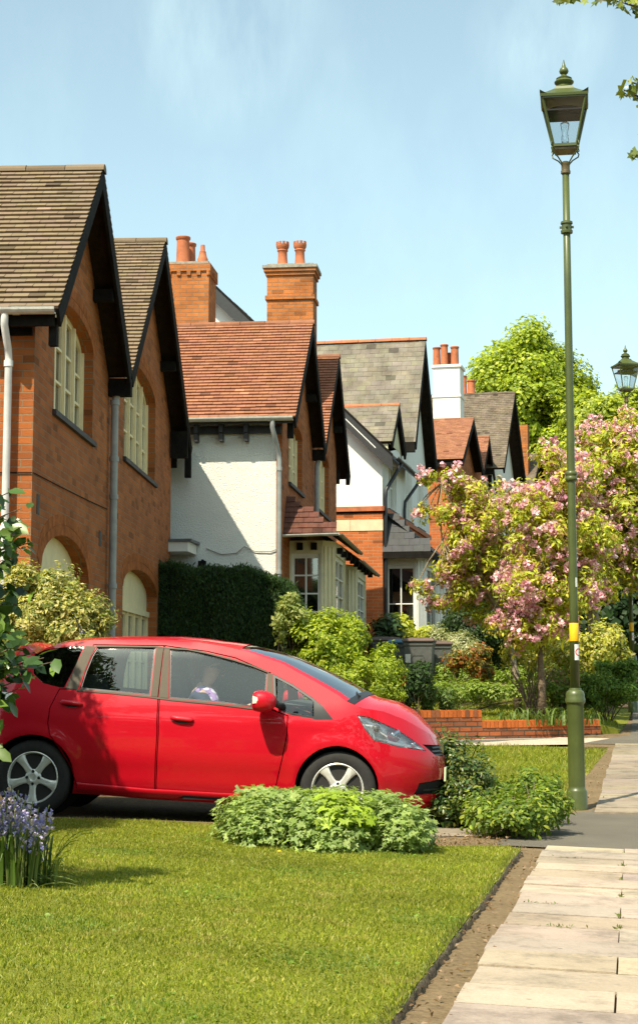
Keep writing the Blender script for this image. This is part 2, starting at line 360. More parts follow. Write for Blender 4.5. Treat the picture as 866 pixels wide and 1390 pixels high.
# base terrain reaching the horizon
mb=MB(); xs=[-400,-150,-60,-30,-15,-8,-5,-3.5]+[-2.3+.9*i for i in range(6)]+[3.5,5,8,12,20,40,80,200,400]; ys=[-100,-30,-8,0,4,8,12,15.5]+[18+3*i for i in range(16)]+[70,80,100,140,200,300,420,600]
zz=lambda x,y: gz(x,min(y,80))-.02+(0 if y<80 else 0)
vs=[(x,y,zz(x,y)) for y in ys for x in xs]; nx=len(xs)
mb.add(vs,[(j*nx+i,j*nx+i+1,(j+1)*nx+i+1,(j+1)*nx+i) for j in range(len(ys)-1) for i in range(nx-1)])
o=mb.build('ground',GM['soil']); o['kind']='structure'

lawn_edge=[(-5,2.5),(-.35,2.5),G(515,1420),G(560,1359),G(620,1278),G(662,1222),G(690,1180),G(706,1163),G(695,1158),G(590,1157),G(430,1148),G(300,1128),G(200,1121),G(80,1119),(-5,13.4)]
lawn_edge=[tuple(p) for p in lawn_edge]
o=sheet('lawn',lawn_edge,.042,GM['grassb'],.5)
mb=MB(); rng=random.Random(9); ring=[[],[],[]]; e_=lawn_edge[2:10]
for a,b in zip(e_,e_[1:]):
    L=math.hypot(b[0]-a[0],b[1]-a[1]); k=max(2,int(L/.05))
    for j in range(k):
        t=j/k; x=a[0]+(b[0]-a[0])*t; y=a[1]+(b[1]-a[1])*t; nx=(b[1]-a[1])/L; ny=-(b[0]-a[0])/L
        if nx<0 and ny<0: nx,ny=-nx,-ny
        o_=rng.uniform(.004,.022); z=gz(x,y)
        for q,(d,h) in enumerate(((-.02,.044),(o_,.034),(o_*1.4,-.01))): ring[q].append((x+nx*d,y+ny*d,z+h))
mb.loft(ring); o=mb.build('lawn_edge',M['kerb'],smooth=True); o['kind']='structure'
# dry soil strip between the lawn and the paving slabs
edge_dir=Vector((.187,1,0)).normalized()
sl0=Vector(G(741,1154)+(0,)); sl1=Vector(G(674,1273)+(0,))
edge_dir=(sl0-sl1).normalized(); edge_n=Vector((edge_dir.y,-edge_dir.x,0))
def pv(a,b,z=0):  # along pavement, across
    p=sl0+edge_dir*a+edge_n*b; return (p.x,p.y)
sheet('soil_strip',[G(515,1420),G(620,1278),G(690,1172),G(680,1152),pv(.3,-.2),pv(.15,.05),pv(-11,.05),(-.6,2)],.006,GM['soilL'],.4)
# near paving slabs, one sheet of real slabs with open joints
def slabs(name,a0,a1,row,firsts,width,mat,dz=.035,gap=.007,frame=None,th=.03,jit=.004):
    mb=MB(); fr=frame or pv; a=a1; i=0; rng=random.Random(5)
    while a>a0:
        b=0 ; first=True; off=rng.uniform(-.012,.012)
        while b<width-.05:
            L=firsts[i%2] if first else .9; b2=min(width,b+L)
            b0=b+off if first else b
            g=gap*rng.uniform(.6,1.3)
            q=[fr(a-row+g,b0+g),fr(a-row+g,b2),fr(a,b2),fr(a,b0+g)]
            z=rng.uniform(-jit,jit); tl=rng.uniform(-.003,.003)
            P=[(x,y,gz(x,y)+dz+z+(tl if k in(0,1) else -tl)) for k,(x,y) in enumerate(q)]
            c=rng.uniform(.80,1.08); cc=(c,c*rng.uniform(.96,1.02),c*rng.uniform(.90,1.06))
            lo=[(x,y,zq-th) for x,y,zq in P]
            mb.add(P+lo,[(0,1,2,3),(0,4,5,1),(1,5,6,2),(2,6,7,3),(3,7,4,0)],col=cc)
            b=b2; first=False
        a-=row; i+=1
    o=mb.build(name,mat); o['kind']='structure'; return o
def slabmat(name,c1,c2,c3):
    m=groundmat(name,c1,c2,c3,fine=60,scale=1.6,bump=.003,bs=150,finemix=.35); t=m.node_tree; p=[n for n in t.nodes if n.type=='BSDF_PRINCIPLED'][0]
    l0=p.inputs['Base Color'].links[0].from_socket; tc=N(t,'ShaderNodeTexCoord'); ns=N(t,'ShaderNodeTexNoise'); ns.inputs['Scale'].default_value=3.1; ns.inputs['Detail'].default_value=9; ns.inputs['Roughness'].default_value=.78; t.links.new(tc.outputs['Object'],ns.inputs['Vector'])
    mr=N(t,'ShaderNodeMapRange'); mr.inputs['From Min'].default_value=.36; mr.inputs['From Max'].default_value=.52; mr.inputs['To Min'].default_value=.62; mr.inputs['To Max'].default_value=1.0; t.links.new(ns.outputs['Fac'],mr.inputs['Value'])
    vo=N(t,'ShaderNodeTexVoronoi'); vo.inputs['Scale'].default_value=5.5; t.links.new(tc.outputs['Object'],vo.inputs['Vector']); m2=N(t,'ShaderNodeMapRange'); m2.inputs['From Min'].default_value=.05; m2.inputs['From Max'].default_value=.075; m2.inputs['To Min'].default_value=.6; m2.inputs['To Max'].default_value=1; t.links.new(vo.outputs['Distance'],m2.inputs['Value'])
    mm=N(t,'ShaderNodeMath',operation='MULTIPLY'); t.links.new(mr.outputs[0],mm.inputs[0]); t.links.new(m2.outputs[0],mm.inputs[1]); ms=N(t,'ShaderNodeMix',data_type='RGBA',blend_type='MULTIPLY'); ms.inputs['Factor'].default_value=1; t.links.new(l0,ms.inputs['A']); t.links.new(mm.outputs[0],ms.inputs['B']); l=ms.outputs['Result']; a=N(t,'ShaderNodeAttribute',attribute_name='col'); x=N(t,'ShaderNodeMix',data_type='RGBA',blend_type='MULTIPLY'); x.inputs['Factor'].default_value=1
    t.links.new(l,x.inputs['A']); t.links.new(a.outputs['Color'],x.inputs['B']); t.links.new(x.outputs['Result'],p.inputs['Base Color']); return m
GM['slab']=slabmat('slab_c',(.35,.285,.22),(.47,.39,.31),(.55,.47,.38)); GM['slabF']=slabmat('slabF_c',(.24,.195,.145),(.33,.275,.21),(.41,.345,.27))
slabs('pavement',-11,0,.435,[.56,1.12],2.7,GM['slab'])
# weeds in the slab joints
sheet('joint_soil',[pv(.05,.03),pv(.05,2.75),pv(-11.2,2.75),pv(-11.2,.03)],.012,GM['soil'],.5)
# asphalt crossing
sheet('asphalt_crossing',[pv(.02,-.27),pv(.02,2.8),(3.9,16.35),(2.62,16.35),G(797,1104),G(770,1107),G(755,1120),G(718,1125),G(692,1128),G(688,1134),G(668,1152)],.018,GM['asphalt'],.4)
sheet('stone_path',[G(540,1126),G(692,1127),G(688,1137),G(540,1139)],.016,GM['slabF'],.3)
sheet('dirt_path',[G(470,1137),G(690,1137),G(668,1154),G(700,1158),G(590,1156),G(480,1150)],.010,GM['soilL'],.3)
sheet('driveway',[(-7,13.55),(-.5,13.5),G(560,1126),G(700,1126),(1.4,16.9),(-7,16.9)],.006,GM['soil'],.4)
mb=MB()
# brick edging along the drive: two rows of worn paviours
def edge_row(y0,y1,x0,x1,L,mbx,rng):
    x=x0
    while x<x1:
        g=.006; z=rng.uniform(0,.008); c=rng.uniform(.7,1.15)
        q=[(x+g,y0+g),(x+L-g,y0+g),(x+L-g,y1-g),(x+g,y1-g)]
        mbx.add([(a,b,gz(a,b)+.035+z) for a,b in q]+[(a,b,gz(a,b)-.01) for a,b in q],[(0,1,2,3),(0,4,5,1),(1,5,6,2),(3,7,4,0)],col=(c,c*.97,c*.9))
        x+=L
rng=random.Random(3)
edge_row(13.34,13.56,-3.6,-.75,.62,mb,rng); edge_row(13.57,13.66,-3.6,-.6,.7,mb,rng)
o=mb.build('driveway_edging',GM['edging']); tag(o,'worn brown stone edging running along the lawn below the red car','edging')
# far pavement beyond the crossing, curved
far=[G(797,1103),G(796,1070),G(822,1029),G(834,1012)]
F0=Vector((2.62,16.35,0)); F1=Vector((G(834,1012)+(0,)))
fd=(F1-F0).normalized(); fn=Vector((fd.y,-fd.x,0))
def pf(a,b): p=F0+fd*a+fn*b; return (p.x,p.y)
LF=(F1-F0).length
slabs('pavement_beyond',0,LF,.435,[.9,1.35],2.2,GM['slabF'],frame=pf,jit=.003)
sheet('pavement_joint_soil',[pf(0,-.02),pf(0,2.25),pf(LF,2.25),pf(LF,-.02)],.010,GM['soil'],.6)
far2=[(F1.x-.15,F1.y),(F1.x+2.5,F1.y-.5)]
sheet('asphalt_path',[pf(LF+.02,-.5),pf(LF+.02,2.3),(7.9,30),(11.5,44),(19,62),(16.5,63),(9.2,45),(6.6,36),(5.52,30.2),(4.9,27)],.02,GM['asphalt'],.8)
sheet('crossing_gravel',[G(560,1012),G(834,1011),G(845,1004),G(760,1002),G(640,1010),G(560,1010.5),G(480,1007),(-2,25),(-2,24)],.014,GM['gravel'],.5)
sheet('second_lawn',[G(560,1118),G(640,1100),G(760,1108),G(778,1104),(2.35,17),G(805,1050),G(822,1022),G(825,1015),G(700,1015),G(560,1015),(-.6,23.6),(-.6,17.1)],.012,GM['grassb'],.5)
sheet('path_side_soil',[G(760,1112),G(797,1104),(3.0,16.4),pf(LF-.1,.4),(3.3,22.2),(2.9,20),(2.35,17)],.016,GM['soilL'],.4)
# kerb and road to the right of the pavement
def strip(name,pts,wd0,wd1,dz,mat,step=.8):
    L=[];Rr=[]
    for i,p in enumerate(pts):
        p=Vector(p+(0,)); q=Vector(pts[min(i+1,len(pts)-1)]+(0,))-Vector(pts[max(0,i-1)]+(0,)); q.normalize(); n=Vector((q.y,-q.x,0))
        L.append(p+n*wd0); Rr.append(p+n*wd1)
    mb=MB(); n=len(pts); vs=[(p.x,p.y,gz(p.x,p.y)+dz) for p in L+Rr]
    mb.add(vs,[(i,n+i,n+i+1,i+1) for i in range(n-1)])
    return mb,vs,n
cl=[(-.35,-6)]+[pv(-11+1.5*i,0) for i in range(8)]+[pf(1.2*i,0) for i in range(1,6)]+[(5.52,30.2),(6.6,36),(9.2,45),(13,54),(17,63),(24,74)]
mb,_,_=strip('verge',cl,2.74,3.6,.03,None); o=mb.build('grass_verge',GM['grassb']); o['kind']='structure'
mb,vs,n=strip('kerb',cl,3.6,3.74,.035,None); vs2=[(a,b,c-.12) for a,b,c in vs[n:]]; mb.add(vs[n:]+vs2,[(i,n+i,n+i+1,i+1) for i in range(n-1)]); o=mb.build('kerb',M['cement']); o['kind']='structure'
mb,_,_=strip('road',cl,3.74,9.8,-.015,None); o=mb.build('road',GM['road']); o['kind']='structure'
mb,vs,n=strip('kerbf',cl,9.8,9.95,.05,None); vs2=[(a,b,c-.12) for a,b,c in vs[:n]]; mb.add(vs[:n]+vs2,[(i,i+1,n+i+1,n+i) for i in range(n-1)]); o=mb.build('far_kerb',M['cement']); o['kind']='structure'
mb,_,_=strip('farpath',cl,9.95,12,.045,None); o=mb.build('far_pavement',GM['asphalt']); o['kind']='structure'
mb,_,_=strip('fargrass',cl,12,60,.03,None); o=mb.build('far_grass',GM['grassb']); o['kind']='structure'

sheet('verge_soil',[(3.4,22.9),(4.7,23.2),(5.6,27),(5.8,31),(4.5,31),(3.9,25.3)],.012,GM['soilL'],.5)
# raised garden lawn retained by the brick wall
Wa=at(480,1005.5,1); wl0=Vector(G(470,1009)+(0,)); wl1=Vector(G(815,998.5)+(0,))
def gz2(x,y):
    t=min(max((y-24.2)/1.0,0),1); edge=1-min(max((x-(wl1.x-.4+(y-24.2)*.1))/.6,0),1)
    return gz(x,y)+.20*edge
sheet('garden_lawn',[(wl0.x-1,wl0.y+.12),(wl0.x,wl0.y+.12),(wl1.x-.02,wl1.y+.12),(wl1.x+.35,wl1.y+.3),(5.05,28.5),(5.6,31),(6.4,35),(5,36.5),(1,33),(-1,28)],.012,GM['grassb'],.5,zf=gz2,skirt=.35)

# ------------------------------------------------------------------ low brick garden wall
def garden_wall():
    root=empty('garden_wall',(wl0.x,wl0.y,0),math.atan2(wl1.y-wl0.y,wl1.x-wl0.x),'low red brick garden wall with soldier coping stepping down beside the driveway','garden wall')
    L=(wl1-wl0).length; ps=at(654,985,wl0.y+.5*(wl1.y-wl0.y)); 
    us=(ps.x-wl0.x)/(wl1.x-wl0.x)*L
    def zb(u): p=wl0.lerp(wl1,u/L); return gz(p.x,p.y)
    zt1=at(640,966,24.0).z; zt2=at(740,981.5,24.3).z
    rng=random.Random(4)
    for (u0,u1,zt) in ((-1.0,us,zt1),(us,L,zt2)):
        z0=zb(u0)-.1
        mb=MB(); mb.box(u0,u1,0,.215,z0,zt-.112); o=mb.build('wall',M['brickG'],root)
        mb=MB(); n=int((u1-u0)/.078); d=(u1-u0)/n
        for i in range(n):
            c=rng.choice([1,1.05,.9,.8,.55,.42] if zt==zt1 else [1.1,1.05,1,.95,.7]); cc=(.58*c,.15*c+(.03 if c<.6 else 0),.035*c+(.03 if c<.6 else 0))
            a=u0+i*d; mb.col=cc; j=rng.uniform(-.004,.004)
            mb.box(a+.006,a+d-.006,-.006+j,.221+j,zt-.108,zt+rng.uniform(-.004,.004))
        mb.col=(.1,.085,.06); mb.box(u0+.002,u1-.002,.004,.211,zt-.112,zt-.012)
        mb.build('coping',M['brickcap'],root,bevel=.004)
    # concrete kerb at the foot
    mb=MB(); mb.box(-1.0,L+.3,-.28,-.02,zb(0)-.15,zb(0)+.02); o=mb.build('footing',M['cement'],root)
M['brickcap']=plain('brick_cap',(1,1,1),.9,var=.12,scale=30,attr=True,spec=.2)
garden_wall()
# grey stone bed edging further back
p0=at(622,934,31.2); p1=at(690,931,31.6)
mb=MB(); mb.bar((p0.x-.6,31.2,p0.z-.02),(p1.x,31.6,p0.z-.02),.2,.22); o=mb.build('bed_wall',M['brickD']); tag(o,'low dark brick edging of the flower bed behind the garden lawn','bed wall')

# ================================================================== STREET LAMPS
def lamp(X,Y,rz,label,sticker=True):
    z0=gz(X,Y)
    root=empty('street_lamp',(X,Y,z0-.02),rz,label,'street lamp','green street lamps along the pavement'); root.scale=(1,1,1.008)
    mb=MB(); mb.lathe([(r_*.99,z_*.93) for r_,z_ in [(.105,0),(.107,.02),(.100,.05),(.098,.22),(.092,.235),(.082,.25),(.080,.27),(.079,1.08),(.084,1.10),(.096,1.115),(.097,1.15),(.090,1.165),(.092,1.19),(.080,1.225),(.060,1.24),(.056,1.26)]],32)
    mb.bar((-.03,-.073,.45),(-.03,-.073,.85),.004,.004); mb.bar((.03,-.073,.45),(.03,-.073,.85),.004,.004)
    mb.build('base',M['lampG'],root,smooth=True,angle=35)
    mb=MB(); mb.lathe([(.045,1.15),(.0415,2.0),(.039,3.20),(.0365,5.0),(.034,6.22)],28); mb.build('pole',M['lampG'],root,smooth=True)
    mb=MB(); mb.lathe([(.044,3.15),(.056,3.16),(.060,3.175),(.056,3.19),(.050,3.20),(.056,3.21),(.06,3.225),(.056,3.24),(.043,3.25)],28); mb.build('pole_ring',M['lampG'],root,smooth=True)
    mb=MB(); mb.lathe([(.037,5.60),(.058,5.605),(.060,5.63),(.049,5.64),(.049,5.69),(.060,5.70),(.058,5.72),(.037,5.73)],24)
    for a in (0,1.57,3.14,4.71): mb.bar((math.cos(a)*.045,math.sin(a)*.045,5.665),(math.cos(a)*.07,math.sin(a)*.07,5.665),.02,.02)
    mb.build('collar',M['lampG'],root,smooth=False)
    mb=MB(); zb=1.615; mb.lathe([(.0442,zb),(.0446,zb+.001),(.0442,zb+.170),(.0435,zb+.171)],28); mb.build('warning_band',M['lampY'],root,smooth=True,angle=35)
    # stickers: thin curved labels
    def curved(a0,a1,z0,z1,r,m,name,par=None):
        mb=MB(); n=8; rings=[[(r*math.cos(a0+(a1-a0)*k/n),r*math.sin(a0+(a1-a0)*k/n),z) for k in range(n+1)] for z in (z0,z1)]; mb.loft(rings); return mb.build(name,m,par or root,smooth=True)
    a=-math.pi/2+.45-rz
    if sticker:
        s=curved(a-.55,a+.65,1.435,1.585,.0484,M['ticker'],'sign'); 
        mb=MB(); c=a+.32
        for k in range(20):
            t0=2*math.pi*k/20; t1=2*math.pi*(k+1)/20
            P=[]
            for t,rr in ((t0,.026),(t1,.026),(t1,.036),(t0,.036)): ang=c+rr*math.cos(t)/.0484; P.append((.0489*math.cos(ang),.0489*math.sin(ang),1.510+rr*math.sin(t)))
            mb.add(P,[(0,1,2,3)])
        P=[];rr=.027
        for t,o_ in ((2.36,.004),(2.36,-.004),(-.785,-.004),(-.785,.004)): ang=c+(rr*math.cos(t)+o_)/.0484; P.append((.0491*math.cos(ang),.0491*math.sin(ang),1.510+rr*math.sin(t)+o_))
        mb.add(P,[(0,1,2,3)])
        mb.build('red_ring',M['red'],s)
    curved(a-.1,a+.5,2.13,2.22,.0455,M['ticker'],'number_plate')
    # lantern
    mb=MB(); mb.lathe([(.036,6.20),(.048,6.21),(.048,6.235),(.042,6.24),(.042,6.29),(.048,6.30),(.048,6.315),(.03,6.33)],20); mb.build('lantern_socket',M['brass'],root,smooth=True,angle=35)
    zb=6.47; zt=6.93; rb=.112; rt=.212   # half widths of the glazed box
    mb=MB()
    for sx,sy in ((1,1),(1,-1),(-1,1),(-1,-1)):
        mb.bar((sx*rb,sy*rb,zb),(sx*rt,sy*rt,zt),.018,.018)
        # scrolled bracket from the socket up to each corner
        mb.tube([(sx*.028,sy*.028,6.30),(sx*.07,sy*.07,6.36),(sx*.125,sy*.125,6.41),(sx*.133,sy*.133,6.44),(sx*.118,sy*.118,6.455)],.0075,6)
        mb.tube([(sx*.118,sy*.118,6.455),(sx*.135,sy*.135,6.475),(sx*.13,sy*.13,6.50),(sx*.112,sy*.112,6.51)],.0065,6)
    for k in range(4):
        a0=math.pi/4+k*math.pi/2; a1=a0+math.pi/2; s2=math.sqrt(2)
        for r_,z_,th in ((rb,zb,.028),(rt,zt,.022)):
            mb.bar((s2*r_*math.cos(a0),s2*r_*math.sin(a0),z_),(s2*r_*math.cos(a1),s2*r_*math.sin(a1),z_),.02,th)
    mb.build('lantern_frame',M['lampG'],root)
    mb=MB(); mb.box(-.105,.105,-.105,.105,6.43,6.462); mb.build('lantern_floor',M['brass'],root)
    for k in range(4):
        mb=MB(); T=Matrix.Rotation(k*math.pi/2,4,'Z'); e=.004
        mb.add([T@Vector(p) for p in ((-rb+.01,-rb-e*0+.006,zb+.012),(rb-.01,-rb+.006,zb+.012),(rt-.012,-rt+.006,zt-.01),(-rt+.012,-rt+.006,zt-.01))],[(0,1,2,3)]); mb.build('glass_pane',M['lglass'],root)
    # roof: pitched square canopy with upturned corners and gallery
    mb=MB(); q=lambda r,z:[(r,r,z),(-r,r,z),(-r,-r,z),(r,-r,z)]
    mb.loft([q(.205,zt-.002),q(.232,zt+.004),q(.236,zt+.03),q(.215,zt+.04),q(.16,zt+.075),q(.098,zt+.12),q(.085,zt+.15)],closed=True,cap=True)
    for sx,sy in ((1,1),(1,-1),(-1,1),(-1,-1)):
        mb.add([(sx*.238,sy*.238,zt+.07),(sx*.238,sy*.17,zt+.03),(sx*.17,sy*.238,zt+.03),(sx*.2,sy*.2,zt+.02)],[(0,1,2),(0,2,3),(0,3,1)])
    mb.build('lantern_roof',M['lampG'],root)
    mb=MB(); mb.box(-.185,.185,-.185,.185,6.80,6.815); 
    mb.lathe([(.13,6.785),(.15,6.80),(.17,6.85)],16); 
    ko=mb.build('reflector',M['room'],root)
    mb=MB(); mb.lathe([(.035,6.50),(.038,6.56),(.03,6.62),(.045,6.70),(.045,6.72),(.02,6.735)],14); mb.build('bulb',M['lglass'],root,smooth=True)
    mb=MB(); z=zt+.145; mb.lathe([(.075,z),(.088,z+.01),(.075,z+.02),(.070,z+.04),(.094,z+.055),(.098,z+.07),(.085,z+.085),(.075,z+.09),(.080,z+.105),(.055,z+.12),(.03,z+.135),(.025,z+.15),(.04,z+.16),(.048,z+.18),(.040,z+.205),(.022,z+.225),(.012,z+.26),(.004,z+.30)],24); mb.build('finial',M['lampG'],root,smooth=True,angle=50)
    return root
LP=gnd(783,1101)
lamp(LP.x,LP.y,R(-9),'tall green lamp post with lantern, standing at the near corner of the pavement')
L2=at(859,968,33.9)
lamp(L2.x,L2.y,R(12),'green lamp post further along the pavement, half hidden by the blossom trees')
# ================================================================== HOUSES
def tiles(mb,O,a,u,L,S,gauge=.10,w=.165,th=.03,seed=1,clip=None,jit=.003,cvar=.05,dark=.02):
    """courses of overlapping tiles on a slope: O eave corner, a along, u up the slope"""
    O=Vector(O);a=Vector(a).normalized();u=Vector(u).normalized(); n=a.cross(u)
    rng=random.Random(seed); rows=int(S/gauge)
    g=S/rows
    for i in range(rows):
        x=-w*(.5 if i%2 else 0)-rng.uniform(0,.02); s0=i*g; s1=(i+1)*g+.01
        wav=rng.uniform(-.002,.002)
        while x<L:
            x0=max(0,x);x1=min(L,x+w)
            if x1-x0>.01:
                l=th+rng.uniform(-jit,jit)*1.2; s=s0+rng.uniform(-jit,jit)+wav; gp=.002
                c=1+rng.gauss(0,cvar); c=max(.45,min(1.35,c)); 
                if rng.random()<dark: c*=.55
                if rng.random()<.008: c=1.4
                cc=(c,c*rng.uniform(.95,1.03),c*rng.uniform(.9,1.06))
                p=lambda X,Sg,h: O+a*X+u*Sg+n*h
                if clip and not clip((x0+x1)/2,s0): x+=w; continue
                mb.add([p(x0+gp,s,l),p(x1-gp,s,l),p(x1-gp,s1,.003),p(x0+gp,s1,.003),p(x0+gp,s,.0),p(x1-gp,s,.0)],[(0,1,2,3),(4,5,1,0)],col=cc)
            x+=w
def slope(root,P,Q,y0,y1,mat,name='roof_tiles',gauge=.10,w=.165,seed=1,th=.03,slab=.06,flipn=False,under=None):
    """roof slope between eave point P=(u,z) and ridge point Q=(u,z), running along local y from y0 (street) to y1"""
    P=Vector((P[0],0,P[1]));Q=Vector((Q[0],0,Q[1])); up=(Q-P); S=up.length
    mb=MB()
    if Q.x>P.x: O=Vector((P.x,y1,P.z)); a=Vector((0,-1,0))   # faces the camera
    else: O=Vector((P.x,y0,P.z)); a=Vector((0,1,0))
    tiles(mb,O,a,up,y1-y0,S,gauge,w,seed=seed,th=th)
    o=mb.build(name,mat,root)
    n=a.cross(up.normalized())
    mb=MB(); 
    A=[Vector((P.x,y0+.01,P.z))-n*.004,Vector((P.x,y1,P.z))-n*.004,Vector((Q.x,y1,Q.z))-n*.004,Vector((Q.x,y0+.01,Q.z))-n*.004]; B=[q-n*slab for q in A]
    mb.add(A+B,[(0,1,2,3),(7,6,5,4),(0,4,5,1),(1,5,6,2),(2,6,7,3),(3,7,4,0)]); mb.build('roof_deck',under or M['soffit'],root)
def ridge(root,p,q,mat,r=.10,L=.45,seed=2,col=None):
    p=Vector(p);q=Vector(q);d=(q-p);T=d.length;d.normalize(); s=d.cross(Vector((0,0,1))).normalized(); mb=MB(); x=0; rng=random.Random(seed)
    while x<T:
        x1=min(T,x+L); c=.85+rng.uniform(-.14,.14); rr=r*rng.uniform(.97,1.03); mb.col=(c,c,c)
        rings=[]
        for t,k in ((x+.004,1.02),(x1-.004,1.0)):
            rings.append([p+d*t+s*(rr*k*math.cos(a))+Vector((0,0,rr*k*math.sin(a)*.85-.085)) for a in [math.pi*j/8 for j in range(9)]])
        mb.loft(rings); n=len(mb.v)
        mb.f.append(tuple(range(n-18,n-9)));mb.mi.append(0); mb.f.append(tuple(reversed(range(n-9,n))));mb.mi.append(0)
        x=x1
    mb.build('ridge_tiles',mat,root,smooth=False)
def arch(u0,u1,zs,zsp,zc,n=14):
    uc=(u0+u1)/2;h=(u1-u0)/2
    P=[(u0,zs),(u1,zs)]
    if zc-zsp<.001: return P+[(u1,zsp),(u0,zsp)]
    for k in range(n+1):
        u=uc+h*math.cos(math.pi*k/n); P.append((u,zsp+(zc-zsp)*math.sin(math.pi*k/n)))
    return P
def archz(u,u0,u1,zsp,zc):
    uc=(u0+u1)/2;h=(u1-u0)/2; return zsp+(zc-zsp)*math.sqrt(max(0,1-((u-uc)/h)**2))
def window(root,S,hole,u0,u1,zs,zsp,zc,lights,rows,dep=.12,mat=None,sill=True,name='window',bar=.03,post=.075,tymp=None,glass=None,curt=True,railt=.08):
    """S(u,n,z)->local position: n>0 is into the house"""
    mat=mat or M['cream']
    bar0=bar
    holes=[]; W=(u1-u0)
    lw=(W-post*(lights+1))/lights; zt0=tymp if tymp else None
    for i in range(lights):
        a=u0+post+i*(lw+post); st=.035; b=a+lw
        zb=zs+railt; ztop=min(archz(a+st,u0,u1,zsp,zc),archz(b-st,u0,u1,zsp,zc)); zlim=(zt0 or 1e9)
        zmin=min(ztop,zlim)-.07
        rh=(zmin-zb-bar*(rows-1))/rows
        for r in range(rows):
            q0=zb+r*(rh+bar); q1=q0+rh
            if r==rows-1 and not zt0:
                pts=[(a+st,q0),(b-st,q0)]+[(u,min(archz(u,u0,u1,zsp,zc)-.075,q1+.3)) for u in [b-st-(lw-2*st)*k/5 for k in range(6)]]
            else: pts=[(a+st,q0),(b-st,q0),(b-st,q1),(a+st,q1)]
            holes.append(pts)
    mb=MB(); f=lambda u,z:S(u,dep,z); patch(mb,hole,holes,f)
    for h in holes: reveal(mb,h,f,lambda u,z:S(u,dep+.035,z),flip=True)
    # raised posts between the lights
    fr=mb.build(name,mat,root)
    mb=MB()
    for i in (range(lights+1) if lights>1 else ()):
        a=u0+i*(lw+post); 
        if i in (0,lights): a+= .0
        zt=archz(a+post/2,u0,u1,zsp,zc)-.03 if not zt0 else zt0
        A=[S(a+.006,dep-.03,zs+.01),S(a+post-.006,dep-.03,zs+.01),S(a+post-.006,dep-.03,zt),S(a+.006,dep-.03,zt)]; B=[S(a+.006,dep-.002,zs+.01),S(a+post-.006,dep-.002,zs+.01),S(a+post-.006,dep-.002,zt),S(a+.006,dep-.002,zt)]
        mb.add(A+B,[(0,1,2,3),(0,3,7,4),(1,5,6,2),(3,2,6,7)])
    if zt0:
        A=[(u0+.01,zt0-.03),(u1-.01,zt0-.03),(u1-.01,zt0+.05),(u0+.01,zt0+.05)]
        P=[S(a,dep-.05,z) for a,z in A]+[S(a,dep-.002,z) for a,z in A]; mb.add(P,[(0,1,2,3),(0,4,5,1),(3,2,6,7)])
    if mb.v: mb.build('mullion',mat,fr)
    mb=MB(); 
    for h in holes: patch(mb,h,[],lambda u,z:S(u,dep+.03,z))
    mb.build('pane',glass or M['wglass'],fr)
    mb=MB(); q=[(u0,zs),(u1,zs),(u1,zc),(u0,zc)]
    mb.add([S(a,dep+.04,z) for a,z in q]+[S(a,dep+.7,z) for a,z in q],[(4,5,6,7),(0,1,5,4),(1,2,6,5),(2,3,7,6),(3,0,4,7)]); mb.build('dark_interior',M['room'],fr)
    if curt:
        mb=MB()
        for (a,b) in ((u0+.05,u0+.05+W*.22),(u1-.05-W*.22,u1-.05)):
            k=12; rings=[[S(a+(b-a)*j/k,dep+.12+.02*math.sin(j*2.3),z) for j in range(k+1)] for z in (zs+.02,zc-.05)]; mb.loft(rings)
        mb.build('curtain',M['curtain'],fr,smooth=True)
    if sill:
        mb=MB(); A=[S(u0-.06,-.045,zs-.07),S(u1+.06,-.045,zs-.07),S(u1+.06,dep,zs-.07),S(u0-.06,dep,zs-.07),S(u0-.06,-.045,zs-.012),S(u1+.06,-.045,zs-.012),S(u1+.06,dep,zs+.004),S(u0-.06,dep,zs+.004)]
        mb.add(A,[(0,1,5,4),(4,5,6,7),(0,3,2,1),(0,4,7,3),(1,2,6,5)]); mb.build('sill',M['sill'],fr)
    return fr
def archring(root,u0,u1,zsp,zc,S,mat,th=.225,n=26):
    """voussoir ring of bricks set slightly proud"""
    mb=MB(); uc=(u0+u1)/2;h=(u1-u0)/2
    pts=[]
    for k in range(n+1):
        u=u0+(u1-u0)*k/n; z=archz(u,u0,u1,zsp,zc); tt=(u-uc)/h; dz=-(zc-zsp)/h*tt/math.sqrt(max(.03,1-tt*tt)); nn=Vector((-dz,1)).normalized(); pts.append((u,z,nn))
    rng=random.Random(int(u0*100))
    for k in range(n):
        (a,za,na),(b,zb_,nb)=pts[k],pts[k+1]
        for r0,r1 in ((.003,th/2-.004),(th/2+.004,th)):
            c=rng.uniform(.75,1.1); mb.col=(c,c,c); e=.06
            a2=a+(b-a)*e;b2=b-(b-a)*e; 
            q=[(a2+na.x*r0,za+na.y*r0),(b2+nb.x*r0,zb_+nb.y*r0),(b2+nb.x*r1,zb_+nb.y*r1),(a2+na.x*r1,za+na.y*r1)]
            mb.add([S(u,-.005,z) for u,z in q]+[S(u,.0,z) for u,z in q],[(0,1,2,3),(3,2,6,7),(0,4,5,1)])
    mb.build('brick_arch',mat,root)
M['voussoir']=plain('voussoir',(.42,.13,.034),.9,var=.2,scale=12,attr=True,spec=.2)

